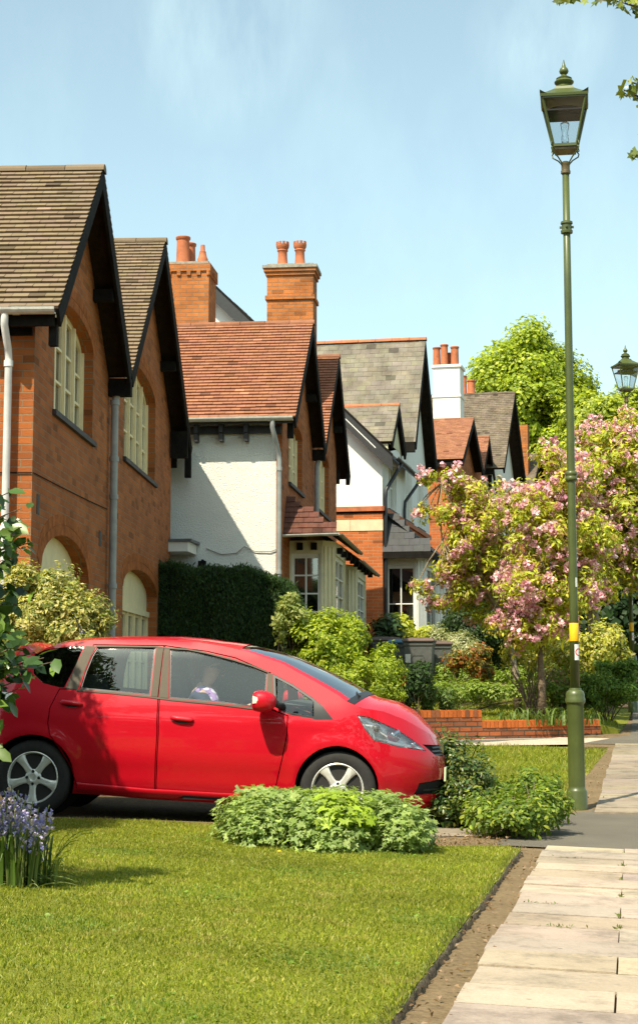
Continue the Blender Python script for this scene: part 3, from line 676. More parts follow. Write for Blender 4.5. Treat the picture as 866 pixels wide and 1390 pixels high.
def barge(root,P,Q,y,depth=.22,th=.05,mat=None,drop=0):
    """barge board under the verge from foot P to apex Q at local y"""
    mat=mat or M['black']
    P=Vector((P[0],0,P[1]));Q=Vector((Q[0],0,Q[1])); d=(Q-P).normalized(); n=Vector((-d.z,0,d.x)) if d.x>0 else Vector((d.z,0,-d.x))
    n=n if n.z<0 else -n
    mb=MB(); A=[P+n*.01,Q+n*.01,Q+n*.01+Vector((0,0,-depth*1.2)),P+n*.01+n*depth]
    f=[Vector((q.x,y,q.z)) for q in A]; b=[Vector((q.x,y+th,q.z)) for q in A]
    mb.add(f+b,[(0,1,2,3),(7,6,5,4),(0,4,5,1),(1,5,6,2),(2,6,7,3),(3,7,4,0)]); mb.build('barge_board',mat,root)
def pipe(root,pts,r,mat,name='downpipe',collars=()):
    mb=MB(); mb.tube(pts,r,12)
    for z in collars:
        # ring at height z on the vertical run
        x,y=pts[-1][0],pts[-1][1]; mb.tube([(x,y,z-.03),(x,y,z+.03)],r*1.25,12)
    return mb.build(name,mat,root,smooth=True,angle=40)
def pot(root,x,y,z,kind='round',h=.5,r=.12,mat=None):
    mb=MB()
    if kind=='round': P=[(r,0),(r*.98,.03),(r*.93,.06),(r*.88,h*.6),(r*.86,h-.07),(r*1.0,h-.05),(r*1.02,h-.01),(r*.95,h),(r*.8,h),(r*.78,h-.1)]
    elif kind=='crown': P=[(r*1.05,0),(r*1.0,.04),(r*.82,.08),(r*.74,.2),(r*.72,h*.6),(r*.9,h*.66),(r*.8,h*.7),(r*1.0,h*.78),(r*1.05,h*.86),(r*1.05,h*.9),(r*.9,h*.9),(r*.85,h*.8)]
    else: P=[(r,0),(r*.98,.1),(r*.8,.14),(r*.6,h*.6),(r*.62,h*.65),(r*.45,h*.7),(r*.38,h),(r*.3,h)]
    P=[(a,z+b) for a,b in P]; mb.lathe(P,18,c=(x,y))
    if kind=='crown':
        for k in range(9):
            a=2*math.pi*k/9; T=Matrix.Translation((x,y,z))@Matrix.Rotation(a,4,'Z'); mb.box(r*.85,r*1.05,-.025,.025,h*.9,h,T)
    mb.build('chimney_pot',mat or M['terra'],root,smooth=True,angle=40)
def chimney(root,x0,x1,y0,y1,z0,z1,mat,cap='plain',band=True):
    mb=MB(); mb.box(x0,x1,y0,y1,z0,z1); 
    ch=mb.build('chimney',mat,root)
    mb=MB()
    if cap=='dentil':
        mb.box(x0-.03,x1+.03,y0-.03,y1+.03,z1-.14,z1)
        for k in range(6):
            x=x0-.03+(x1-x0+.06)*(k/5.4); mb.box(x,x+.07,y0-.03,y0-.002,z1-.22,z1-.141)
        for k in range(5):
            y=y0-.03+(y1-y0+.06)*(k/4.5); mb.box(x1+.002,x1+.03,y,y+.07,z1-.22,z1-.141); mb.box(x0-.03,x0-.002,y,y+.07,z1-.22,z1-.141)
        mb.build('corbel',mat,ch); mb=MB(); mb.box(x0+.01,x1-.01,y0+.01,y1-.01,z1,z1+.05); mb.build('flaunching',M['cement'],ch)
    elif cap=='oversail':
        mb.box(x0-.03,x1+.03,y0-.03,y1+.03,z1-.17,z1-.10); mb.box(x0-.06,x1+.06,y0-.06,y1+.06,z1-.099,z1-.03)
        mb.box(x0-.035,x1+.035,y0-.035,y1+.035,z1-.66,z1-.58)
        mb.build('corbel',mat,ch); mb=MB(); mb.box(x0-.085,x1+.085,y0-.085,y1+.085,z1-.029,z1+.03); mb.box(x0,x1,y0,y1,z1+.031,z1+.07); mb.build('flaunching',M['cement'],ch,bevel=.01)
    elif cap=='white':
        mb.box(x0-.05,x1+.05,y0-.05,y1+.05,z1-.08,z1); mb.box(x0-.03,x1+.03,y0-.03,y1+.03,z1-1.04,z1-.97); mb.build('corbel',mat,ch)
    return ch
def tframe(X,Y,vx):
    r=ray(vx,930); return math.atan2(r.y,r.x)

# ---------------------------------------------------------------- house A: twin brick gables
pA=at(43,700,16.7); rzA=tframe(0,0,528)
A=empty('brick_house',(pA.x,pA.y,0),rzA,'brick house with twin gables, brown tiled roofs and cream arched windows, nearest on the left','house')
S=lambda u,n,z:(u,n,z)
gl=[(-.30,4.76),(2.13,6.95),(4.49,5.0),(7.54,7.55),(11.1,4.95)]
def zr(u,off=0):
    for (a,b) in zip(gl,gl[1:]):
        if a[0]<=u<=b[0]: return a[1]+(b[1]-a[1])*(u-a[0])/(b[0]-a[0])-off
wall=[(0,-.3),(10.7,-.3),(10.7,zr(10.7,.08)),(7.54,7.47),(4.49,4.92),(2.13,6.87),(0,zr(0,.08))]
W1=arch(1.0,3.36,3.97,4.98,5.27); W2=arch(5.75,8.8,4.11,5.26,5.56); D1=arch(.5,3.28,.35,2.25,2.69); D2=arch(5.85,9.2,.05,2.38,2.69)
mb=MB(); f=lambda u,z:(u,0,z); patch(mb,wall,[W1,W2,D1,D2],f)
for h in (W1,W2,D1,D2): reveal(mb,h,f,lambda u,z:(u,.16,z),flip=True)
# side walls and back
mb.add([(0,0,-.3),(0,9,-.3),(0,9,4.75),(0,0,4.75)],[(3,2,1,0)],[(0.11,-.3),(9.11,-.3),(9.11,4.75),(.11,4.75)])
mb.add([(0,0,4.75),(0,9,4.75),(0,9,4.95),(0,0,4.95)],[(3,2,1,0)],[(0.11,4.75),(9.11,4.75),(9.11,4.95),(.11,4.95)])
zz_=zr(10.7,.08); mb.add([(10.7,0,-.3),(10.7,9,-.3),(10.7,9,zz_),(10.7,0,zz_)],[(0,1,2,3)],[(0,-.3),(9,-.3),(9,zz_),(0,zz_)])
mb.add([(u,9,z) for u,z in wall],[tuple(reversed(range(7)))],wall)
mb.build('wall',M['brickA'],A)
for (u0,u1,zs,zc) in ((1.0,3.36,4.98,5.27),(5.75,8.8,5.26,5.56),(.5,3.28,2.25,2.69),(5.85,9.2,2.38,2.69)): archring(A,u0,u1,zs,zc,S,M['voussoir'],n=int((u1-u0)/.085))
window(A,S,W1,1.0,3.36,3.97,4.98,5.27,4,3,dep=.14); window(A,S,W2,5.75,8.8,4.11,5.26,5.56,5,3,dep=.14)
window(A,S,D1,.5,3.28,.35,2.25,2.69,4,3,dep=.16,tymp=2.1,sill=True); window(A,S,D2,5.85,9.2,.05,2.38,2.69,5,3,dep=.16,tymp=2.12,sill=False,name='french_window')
OH=-.30
for i,(P,Q) in enumerate(((gl[0],gl[1]),(gl[2],gl[1]),(gl[2],gl[3]),(gl[4],gl[3]))):
    slope(A,P,Q,OH,9.1,M['tileA'],seed=10+i,gauge=.10)
    barge(A,P,Q,OH+.005,depth=.20,th=.035)
    # inner soffit line and purlin ends
    d=Vector((Q[0]-P[0],0,Q[1]-P[1])).normalized(); s=1 if Q[0]>P[0] else -1
    mb=MB()
    for t in (.5,):
        c=Vector((P[0],0,P[1])).lerp(Vector((Q[0],0,Q[1])),t); c.z-=.20; mb.box(c.x-.07,c.x+.07,OH+.06,.12,c.z-.12,c.z+.02)
    mb.build('purlin_end',M['black'],A)
ridge(A,(2.13,OH-.02,6.98),(2.13,9.1,6.98),M['tileA']); ridge(A,(7.54,OH-.02,7.58),(7.54,9.1,7.58),M['tileA'],seed=4)
def bracket(root,*b):
    mb=MB(); mb.box(*b); mb.build('eaves_bracket',M['black'],root)
for b in ((10.45,10.58,-.29,-.02,4.72,5.15),(10.86,10.98,-.30,-.20,4.45,5.0),(10.76,10.84,-.08,.02,4.6,4.95),(-.16,-.06,-.25,-.17,4.42,4.70),(4.42,4.56,-.29,-.01,4.70,4.92)): bracket(A,*b)
# eaves on the camera side: gutter, fascia, rafter feet, white downpipe
mb=MB(); mb.box(-.24,-.20,-.24,9,4.60,4.76); 
for k in range(12): mb.box(-.20,-.01,.24+k*.7,.32+k*.7,4.58,4.70)
mb.box(-.05,-.004,.02,9,4.55,4.62)
mb.build('fascia',M['black'],A)
def gutter(root,p,q,mat,r=.065):
    p=Vector(p);q=Vector(q);d=(q-p).normalized();s=d.cross(Vector((0,0,1)));mb=MB();n=8
    rings=[[c+s*(rr*math.cos(math.pi*j/n))-Vector((0,0,1))*(rr*math.sin(math.pi*j/n)) for j in range(n+1)]+[c+s*(rr*.85*math.cos(math.pi*j/n))-Vector((0,0,1))*(rr*.85*math.sin(math.pi*j/n)) for j in reversed(range(n+1))] for c,rr in ((p,r),(q,r))]
    mb.loft(rings,closed=True,cap=True)
    L=(q-p).length
    for k in range(int(L/1.8)+1):
        c=p+d*min(L-.05,.35+k*1.8); rings=[[cc+s*(r*1.1*math.cos(math.pi*j/n))-Vector((0,0,1))*(r*1.1*math.sin(math.pi*j/n)) for j in range(n+1)] for cc in (c,c+d*.07)]; mb.loft(rings)
    return mb.build('gutter',mat,root)
gutter(A,(-.31,-.26,4.765),(-.31,9,4.765),M['gutter'])
pipe(A,[(-.31,.24,4.71),(-.31,.24,4.60),(-.13,.24,4.40),(-.09,.24,4.30),(-.09,.24,-.2)],.038,M['pipeW'],collars=(4.25,2.6,.9))
pipe(A,[(4.49,-.10,4.72),(4.50,-.08,4.6),(4.50,-.08,-.2)],.048,M['pipe'],collars=(4.62,3.9,3.42,2.3,1.2))
for b in ((.24,.36,-.006,.02,2.78,2.98),(3.93,4.08,-.006,.02,2.76,2.95)):
    mb=MB(); mb.box(*b); mb.build('air_vent',M['sill'],A)
mb=MB(); mb.tube([(0,-.012,3.165),(1.5,-.012,3.19),(3,-.012,3.22),(4.45,-.012,3.26)],.006,5); mb.tube([(-.012,0,3.165),(-.012,1.2,3.17)],.006,5); mb.build('cable',M['black'],A)

# ---------------------------------------------------------------- house B: white roughcast side, red tiles
pB=at(383,700,27.7); rzB=tframe(0,0,690)
B=empty('white_sided_house',(pB.x,pB.y,0),rzB,'house with a white roughcast side wall, orange tiled gables and cream bay windows','house')
gl=[(-.32,5.42),(2.30,7.58),(4.36,5.62),(7.02,7.88),(9.5,5.62)]
def zrB(u,off=0):
    for (a,b) in zip(gl,gl[1:]):
        if a[0]<=u<=b[0]: return a[1]+(b[1]-a[1])*(u-a[0])/(b[0]-a[0])-off
wall=[(0,0),(8.9,0),(8.9,zrB(8.9,.08)),(7.02,7.8),(4.36,5.54),(2.30,7.5),(0,zrB(0,.08))]
V1=arch(.85,2.75,4.50,5.45,5.62); V2=arch(4.95,7.35,4.50,5.55,5.75)
mb=MB(); patch(mb,wall,[V1,V2],f)
for h in (V1,V2): reveal(mb,h,f,lambda u,z:(u,.14,z),flip=True)
zz_=zrB(8.9,.08)
mb.add([(8.9,0,0),(8.9,8,0),(8.9,8,zz_),(8.9,0,zz_)],[(0,1,2,3)],[(0,0),(8,0),(8,zz_),(0,zz_)]); mb.add([(u,8,z) for u,z in wall],[tuple(reversed(range(7)))],wall)
mb.add([(0,0,0),(0,.10,0),(0,.10,5.6),(0,0,5.6)],[(3,2,1,0)],[(0,0),(.1,0),(.1,5.6),(0,5.6)])
mb.build('wall',M['brickA'],B)
mb=MB(); 
V,T=cdt([(.10,0),(8,0),(8,5.62),(.10,5.62)],[],.5); mb.add([(0.012,a,b) for a,b in V],[tuple(reversed(t)) for t in T],V); mb.build('roughcast_wall',M['render'],B)
for (u0,u1,zs,zc) in ((.85,2.75,5.45,5.62),(4.95,7.35,5.55,5.75)): archring(B,u0,u1,zs,zc,S,M['voussoir'],n=int((u1-u0)/.085))
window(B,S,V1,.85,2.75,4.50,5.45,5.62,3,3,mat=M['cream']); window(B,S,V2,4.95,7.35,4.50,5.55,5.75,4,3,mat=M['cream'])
OB=-.26
for i,(P,Q) in enumerate(((gl[0],gl[1]),(gl[2],gl[1]),(gl[2],gl[3]),(gl[4],gl[3]))):
    slope(B,P,Q,OB,8.1,M['tileB'],seed=30+i,gauge=.105); barge(B,P,Q,OB+.005,depth=.20,th=.035)
    mb=MB()
    for t in (.5,):
        c=Vector((P[0],0,P[1])).lerp(Vector((Q[0],0,Q[1])),t); c.z-=.20; mb.box(c.x-.07,c.x+.07,OB+.06,.12,c.z-.12,c.z+.02)
    mb.build('purlin_end',M['black'],B)
ridge(B,(2.30,OB-.02,7.60),(2.30,8.1,7.60),M['tileB'],seed=6); ridge(B,(7.02,OB-.02,7.9),(7.02,8.1,7.9),M['tileB'],seed=7)
for b in ((9.15,9.27,-.26,-.18,5.42,5.75),(8.95,9.05,-.06,.02,5.42,5.75),(4.28,4.44,-.25,-.01,5.32,5.52),(-.16,-.06,-.2,-.1,5.1,5.38)): bracket(B,*b)
mb=MB(); mb.box(-.06,-.004,.02,8,5.20,5.32); mb.box(-.27,-.23,-.2,8,5.33,5.42)
for k in range(9): mb.box(-.20,-.01,.55+k*.415,.61+k*.415,5.06,5.19); mb.box(-.22,-.01,.55+k*.415,.61+k*.415,5.2,5.36)
mb.build('fascia',M['blackW'],B)
gutter(B,(-.33,-.22,5.43),(-.33,8,5.43),M['gutter'],r=.07)
pipe(B,[(-.33,.12,5.38),(-.33,.12,5.25),(-.2,.08,5.05),(-.08,.05,4.85),(-.06,.04,4.75),(-.06,.04,.5)],.04,M['pipe'],collars=(4.6,2.9))
pipe(B,[(4.36,-.12,5.35),(4.38,-.08,5.2),(4.38,-.08,4.0)],.045,M['pipe'])
# flat porch canopy, wall lamp and cable on the roughcast
mb=MB(); mb.box(-.75,.0,1.42,3.4,3.20,3.36); mb.build('porch_canopy',M['white'],B,bevel=.008)
mb=MB(); mb.box(-.79,.0,1.36,3.5,3.362,3.40); mb.build('canopy_lead',M['lead'],B)
mb=MB(); mb.tube([(-.02,1.3,3.1),(-.12,1.3,3.1)],.02,6); mb.box(-.17,-.07,1.24,1.36,2.88,3.09); mb.build('wall_lamp',M['black'],B)
mb=MB(); mb.tube([(-.01,1.25,3.30),(-.01,1.0,3.20),(-.01,.75,3.22),(-.01,.62,3.33),(-.01,.45,3.25),(-.01,.2,3.24),(-.01,0,3.31)],.008,5); mb.build('cable',M['cement'],B)
# cream bay windows under one long lean-to roof
def bay(root,u0,u1,dep,z0,z1,zt,mat,panes=(2,4),name='bay_window',cant=.28,glassy=True,curt=True):
    b=MB(); out=[(u0,0),(u0,-dep+cant*0),(u0,-dep),(u0+cant,-dep-cant*.6),(u1-cant,-dep-cant*.6),(u1,-dep),(u1,0)]
    out=[(u0,0),(u0,-dep),(u0+cant,-dep-cant*.7),(u1-cant,-dep-cant*.7),(u1,-dep),(u1,0)]
    vs=[(x,y,z0) for x,y in out]+[(x,y,z0+.01) for x,y in out]; n=len(out)
    fr=None
    def face(i,win):
        nonlocal fr
        a=Vector(out[i]+(0,));c=Vector(out[i+1]+(0,)); L=(c-a).length; d=(c-a).normalized(); nn=Vector((d.y,-d.x,0))  # outward?
        Sf=lambda s_,nn_,z:tuple(a+d*s_-nout*nn_+Vector((0,0,z)))
        mid=(a+c)/2; nout=Vector((d.y,-d.x,0)); cen=Vector(((u0+u1)/2,0,0))
        if nout.dot(mid-cen)<0: nout=-nout
        ff=lambda s_,z:Sf(s_,0,z)
        loop=[(0,z0),(L,z0),(L,z1),(0,z1)]
        mb=MB(); 
        if win:
            m=.035; hole=[(m,z0+.05),(L-m,z0+.05),(L-m,z1-.22),(m,z1-.22)]
            patch(mb,loop,[hole],ff,flip=True); reveal(mb,hole,ff,lambda s_,z:Sf(s_,.04,z)); mb.build('bay_frame',mat,root)
            window(root,Sf,hole,m,L-m,z0+.05,z1-.22,z1-.22,1,panes[1],dep=.04,mat=M['white'],sill=False,post=.012,railt=.05,curt=False,bar=.025)
            # central glazing bar
            mb=MB(); A=[Sf(L/2-.014,.03,z0+.1),Sf(L/2+.014,.03,z0+.1),Sf(L/2+.014,.03,z1-.27),Sf(L/2-.014,.03,z1-.27)]; mb.add(A+[Sf(L/2-.014,.06,z0+.1),Sf(L/2+.014,.06,z0+.1),Sf(L/2+.014,.06,z1-.27),Sf(L/2-.014,.06,z1-.27)],[(0,1,2,3),(0,4,7,3),(1,5,6,2)]); mb.build('glazing_bar',M['white'],root)
        else:
            patch(mb,loop,[],ff,flip=True)
            for s_ in (.07,L/2,L-.07):
                A=[Sf(s_-.04,-.02,z0),Sf(s_+.04,-.02,z0),Sf(s_+.04,-.02,z1-.1),Sf(s_-.04,-.02,z1-.1),Sf(s_-.04,0,z0),Sf(s_+.04,0,z0),Sf(s_+.04,0,z1-.1),Sf(s_-.04,0,z1-.1)]; mb.add(A,[(0,1,2,3),(0,4,7,3),(1,5,6,2),(3,2,6,7)])
            mb.build('bay_frame',mat,root)
    for i in range(n-1): face(i,i in (0,2,4))
    mb=MB()
    mb.add([(x,y,z1) for x,y in out],[tuple(range(n))]); mb.add([(x,y,z0+.0) for x,y in out]+[(x,y,zt) for x,y in out],[(i,i+1,n+i+1,n+i) for i in range(n-1)],[(k*.6,z0) for k in range(n)]+[(k*.6,zt) for k in range(n)]); mb.build('bay_base',M['brickA'],root)
bay(B,.95,3.3,.56,1.9,3.50,.3,M['creamG'],panes=(2,4)); bay(B,5.3,7.7,.56,1.9,3.40,.4,M['creamG'],panes=(2,4))
# lean-to roof as tile courses: dips from the wall to the gutter
mb=MB(); 
for (u0,u1,zt_,zb_,ov) in ((.55,4.3,4.22,3.57,.88),(4.3,8.6,4.06,3.43,.88)):
    O=Vector((u0,-ov,zb_)); up=Vector((0,ov,zt_-zb_)); tiles(mb,O,(1,0,0),up,u1-u0,up.length,.10,.165,seed=int(u0*10),th=.018)
mb.build('bay_roof_tiles',M['tileBay'],B)
mb=MB()
for (u0,u1,zt_,zb_,ov) in ((.55,4.3,4.22,3.57,.88),(4.3,8.6,4.06,3.43,.88)):
    A_=[(u0,-ov,zb_-.004),(u1,-ov,zb_-.004),(u1,0,zt_-.004),(u0,0,zt_-.004)]; mb.add(A_+[(x,y,z-.06) for x,y,z in A_],[(0,1,2,3),(7,6,5,4),(0,4,5,1),(1,5,6,2),(3,7,4,0)])
mb.build('bay_roof_deck',M['soffit'],B)
# tiled hips at the near ends of the lean-to, facing the camera
mb=MB()
for (u0,zt_,zb_,ov) in ((.55,4.22,3.57,.88),):
    O=Vector((u0-.42,0,zb_-.02)); up=Vector((.42,0,zt_-zb_)); a=Vector((0,-1,0)); S_=up.length
    tiles(mb,O,a,up,ov,S_,.10,.165,seed=5,th=.018,clip=lambda x,s: x<ov*(1-s/S_)+.06)
mb.build('bay_hip_tiles',M['tileBay'],B)
mb=MB(); A_=[(.13,0,3.54),(.13,-.88,3.54),(.55,-.0,4.20)]; mb.add(A_+[(.55,-.88,3.55)],[(0,1,2),(1,3,2)]); mb.build('bay_hip_deck',M['soffit'],B)
gutter(B,(.08,-.93,3.55),(4.3,-.93,3.54),M['cement'],r=.04); gutter(B,(.09,.0,3.53),(.09,-.93,3.55),M['gutter'],r=.045); gutter(B,(4.3,-.93,3.41),(8.6,-.93,3.40),M['cement'],r=.04)
for b in [(.90,.949,y-.05,y+.05,3.34,3.46) for y in (-.18,-.42)]+[(1.3+k*.8,1.4+k*.8,-.87,-.77,3.30,3.4) for k in range(9)]:
    mb=MB(); mb.box(*b); mb.build('bay_bracket',M['black'],B)
mb=MB(); mb.box(8.0,8.75,-.03,-.005,1.3,3.0); mb.build('plank_door',M['soffit'],B)
mb=MB(); mb.box(7.92,8.0,-.05,-.004,1.3,3.08); mb.box(7.92,8.83,-.05,-.004,3.08,3.16); mb.build('door_frame',M['cream'],B)
# chimneys
loc=lambda X,Y,o,rz:(Matrix.Rotation(-rz,4,'Z')@Vector((X-o.x,Y-o.y,0)))
c=loc(-2.35,31.0,pB,rzB); ch=chimney(B,c.x-.4,c.x+.36,c.y-.37,c.y+.40,5.5,8.80,M['brickCh'],cap='dentil')
pot(ch,c.x-.18,c.y+.16,8.85,'round',.52,.135); pot(ch,c.x+.15,c.y+.10,8.85,'round',.48,.125); pot(ch,c.x-.12,c.y-.2,8.85,'cone',.37,.10)
c2=loc(-.55,33.2,pB,rzB); ch=chimney(B,c2.x-.30,c2.x+.36,c2.y-.47,c2.y+.45,5.3,9.32,M['brickCh'],cap='oversail')
pot(ch,c2.x,c2.y+.18,9.38,'crown',.52,.125); pot(ch,c2.x,c2.y-.17,9.38,'crown',.52,.125)
# ---------------------------------------------------------------- house C: slate roofs, white upper storey over bright brick
pC=at(519,690,38.5); rzC=tframe(0,0,900)
Cc=empty('slate_roofed_house',(pC.x,pC.y,0),rzC,'white and orange brick house with grey slate roofs and a pale stone band','house')
mb=MB(); zb=pC.z; 
side=[(0,zb),(8.4,zb),(8.4,6.35),(4.2,10.5),(-.0,6.5)]
mb.add([(0,a,b) for a,b in side],[tuple(reversed(range(5)))],side)
zA=at(582,461,43.9).z; zF=at(568,597,42).z
gl=[(3.3,zF-.1),(5.35,zA),(7.5,zF-.1)]
front=[(0,zb),(8.0,zb),(8.0,5.9),(7.3,6.9),(5.35,zA-.1),(3.45,6.95),(0,6.35)]
U=lambda a,b,z0,z1:[(a,z0),(b,z0),(b,z1),(a,z1)]
X1=U(.9,2.1,zb+.1,6.3); X2=U(3.6,4.7,zb+.1,6.6); X3=U(5.7,6.9,zb+.1,6.6)
patch(mb,front,[X1,X2,X3],f)
for h in (X1,X2,X3): reveal(mb,h,f,lambda u,z:(u,.1,z),flip=True)
mb.add([(8.0,0,zb),(8.0,8,zb),(8.0,8,6.3),(8.0,0,6.0)],[(0,1,2,3)]); mb.build('upper_wall',M['whiteC'],Cc)
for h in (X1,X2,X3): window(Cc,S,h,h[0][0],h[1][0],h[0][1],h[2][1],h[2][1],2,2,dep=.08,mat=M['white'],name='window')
mb=MB(); mb.add([(0,a,b) for a,b in [(0,.8),(8.4,.8),(8.4,zb),(0,zb)]],[(3,2,1,0)],[(0,.8),(8.4,.8),(8.4,zb),(0,zb)]); mb.add([(a,0,b) for a,b in [(0,.8),(8,.8),(8,zb),(0,zb)]],[(0,1,2,3)],[(0,.8),(8,.8),(8,zb),(0,zb)]); mb.add([(8,a,b) for a,b in [(0,.8),(8.4,.8),(8.4,zb),(0,zb)]],[(0,1,2,3)],[(0,.8),(8.4,.8),(8.4,zb),(0,zb)]); mb.build('brick_wall',M['brickC'],Cc)
z705=at(490,705,38.5).z; z720=at(490,720,38.5).z
mb=MB(); 
rng=random.Random(8); y=-.006
while y<8.4:
    y2=min(8.4,y+.75); c=rng.uniform(.9,1.05); mb.col=(c,c,c); mb.box(-.012,.0,y+.004,y2-.004,z720,z705); y=y2
mb.box(0,8,-.012,0,z720,z705); mb.build('stone_band',M['stone'],Cc)
mb=MB(); mb.box(-.05,.0,-.05,8.4,zb-.06,zb+.05); mb.box(-.05,8,-.05,0,zb-.06,zb+.05); mb.build('string_course',M['terra'],Cc)
mb=MB(); mb.box(-.02,.0,-.02,8.4,zb-.10,zb-.062); mb.build('drip_course',M['black'],Cc)
# main roof (ridge parallel to the street)
sp=Vector((4.4,0,10.42-6.02)).normalized()
mb=MB(); up=Vector((0,4.45,4.4)); tiles(mb,(-.3,-.25,6.27),(1,0,0),up,3.9,up.length,.16,.25,seed=50,th=.008,cvar=.14)
mb.build('roof_slates',M['tileS'],Cc)
mb=MB(); A_=[(-.29,-.25,6.26),(3.6,-.25,6.26),(3.6,4.2,10.66),(-.29,4.2,10.66)]; mb.add(A_+[(a,b,c_-.07) for a,b,c_ in A_],[(0,1,2,3),(7,6,5,4),(0,4,5,1),(3,7,4,0)])
A_=[(-.29,8.65,6.26),(8,8.65,6.26),(8,4.2,10.66),(-.29,4.2,10.66)]; mb.add(A_+[(a,b,c_-.07) for a,b,c_ in A_],[(3,2,1,0),(4,5,6,7),(0,3,7,4)]); mb.build('roof_deck',M['slateD'],Cc)
# weathered black verge boards on the camera side, with a paler worn edge
mb=MB()
for s_,(y0,y1) in ((1,(-.28,4.2)),(-1,(8.7,4.2))):
    z0=6.25;z1=10.65
    A_=[(-.31,y0,z0),(-.31,y1,z1),(-.31,y1,z1-.36),(-.31,y0,z0-.36)]; mb.add(A_+[(-.27,b,c_) for a,b,c_ in A_],[(0,1,2,3) if s_<0 else (3,2,1,0),(7,6,5,4),(0,4,5,1),(3,2,6,7),(0,3,7,4)])
mb.build('verge_board',M['blackW'],Cc)
mb=MB(); A_=[(-.325,-.30,6.28),(-.325,4.2,10.71),(-.325,4.2,10.65),(-.325,-.30,6.22)]; mb.add(A_+[(-.25,b,c_) for a,b,c_ in A_],[(3,2,1,0),(0,4,5,1),(3,2,6,7)]); mb.build('verge_trim',M['black'],Cc)
mb=MB(); A_=[(-.317,0.1,6.45),(-.317,2.9,9.21),(-.317,2.9,9.19),(-.317,.1,6.42)]; mb.add(A_,[(3,2,1,0)]); mb.build('worn_strip',M['whiteC'],Cc)
# big cross gable facing the street
slope(Cc,gl[0],gl[1],-.3,7,M['tileS'],seed=51,gauge=.16,w=.25,th=.008); slope(Cc,gl[2],gl[1],-.3,7,M['tileS'],seed=52,gauge=.16,w=.25,th=.008)
barge(Cc,gl[0],gl[1],-.295,depth=.28); barge(Cc,gl[2],gl[1],-.295,depth=.28)
ridge(Cc,(5.35,-.32,zA+.02),(5.35,7,zA+.02),M['terra'],r=.11,seed=9)
mb=MB(); mb.box(3.25,3.4,-.28,.05,zF-.35,zF-.1); mb.box(7.4,7.55,-.28,.05,zF-.4,zF-.1); mb.build('eaves_bracket',M['black'],Cc)
# small slate gable between
zs1=at(543,548,40.4).z; zs0=at(540,602,39.6).z
gs=[(.75,zs0),(1.9,zs1),(3.05,zs0)]
slope(Cc,gs[0],gs[1],-.12,3.0,M['tileS'],seed=53,gauge=.15,w=.24,th=.008); slope(Cc,gs[2],gs[1],-.12,3.0,M['tileS'],seed=54,gauge=.15,w=.24,th=.008)
barge(Cc,gs[0],gs[1],-.115,depth=.2); barge(Cc,gs[2],gs[1],-.115,depth=.2)
ridge(Cc,(1.9,-.13,zs1+.02),(1.9,3.0,zs1+.02),M['terra'],r=.09,seed=12)
mb=MB(); mb.add([(.85,-.01,zs0-.02),(2.95,-.01,zs0-.02),(1.9,-.01,zs1-.12)],[(0,1,2)]); mb.box(.82,.9,0,2.6,6.2,zs0); mb.build('dormer_wall',M['creamR'],Cc)
# gutters and black pipes
gutter(Cc,(-.25,-.36,6.23),(3.4,-.36,6.19),M['pipeB'],r=.06)
pipe(Cc,[(.55,-.36,6.17),(.4,-.30,6.0),(.08,-.07,5.5),(.06,-.06,5.3),(.06,-.06,1.0)],.045,M['pipeB']); pipe(Cc,[(3.4,-.36,6.13),(3.3,-.34,6.0),(3.05,-.07,5.55),(3.0,-.06,5.35),(3.0,-.06,4.5)],.04,M['pipeB'])
# white bay with slate roof
bay(Cc,.35,2.9,.72,2.0,4.02,.8,M['white'],panes=(2,2))
mb=MB(); up=Vector((0,1.15,.95)); tiles(mb,(.15,-1.1,4.10),(1,0,0),up,3.2,up.length-.05,.15,.24,seed=61,th=.008); 
O=Vector((-.02,0,4.08)); up=Vector((.36,0,.9)); S_=up.length; tiles(mb,O,(0,-1,0),up,1.1,S_,.15,.24,seed=62,th=.008,clip=lambda x,s: x<1.1*(1-s/S_)+.1); mb.build('bay_slates',M['slateD'],Cc)
mb=MB(); mb.add([(.0,0,4.05),(.0,-1.1,4.05),(.36,-.04,5.0),(3.35,-1.1,4.05),(3.35,0,4.05),(3.3,-.04,5.0)],[(0,1,2),(1,3,5,2),(3,4,5),(0,4,3,1)]); mb.build('bay_roof_deck',M['slateD'],Cc); mb=MB(); mb.box(-.02,3.37,-1.14,-1.08,3.93,4.07); mb.box(-.03,.03,-1.08,0,3.93,4.07); mb.build('bay_fascia',M['black'],Cc)
# porch beyond the bay: black posts, glass door and white frame
mb=MB(); up=Vector((0,1.2,.75)); tiles(mb,(4.3,-1.15,4.0),(1,0,0),up,3.4,up.length,.15,.24,seed=63,th=.008); mb.build('porch_slates',M['slateD'],Cc)
mb=MB(); mb.add([(4.3,-1.15,3.99),(7.7,-1.15,3.99),(7.7,0,4.72),(4.3,0,4.72),(4.3,-1.15,3.85),(7.7,-1.15,3.85),(4.3,0,3.85),(7.7,0,3.85)],[(0,1,2,3),(0,4,5,1),(0,3,6,4),(4,6,7,5)]); mb.build('porch_roof',M['black'],Cc)
bay(Cc,4.6,7.0,.62,2.0,3.82,.8,M['white'],panes=(2,2))
mb=MB(); 
for u,y in ((7.4,-1.0),(7.4,-.85)): mb.box(u,u+.1,y-.05,y+.05,1,3.85)
mb.build('porch_post',M['white'],Cc)
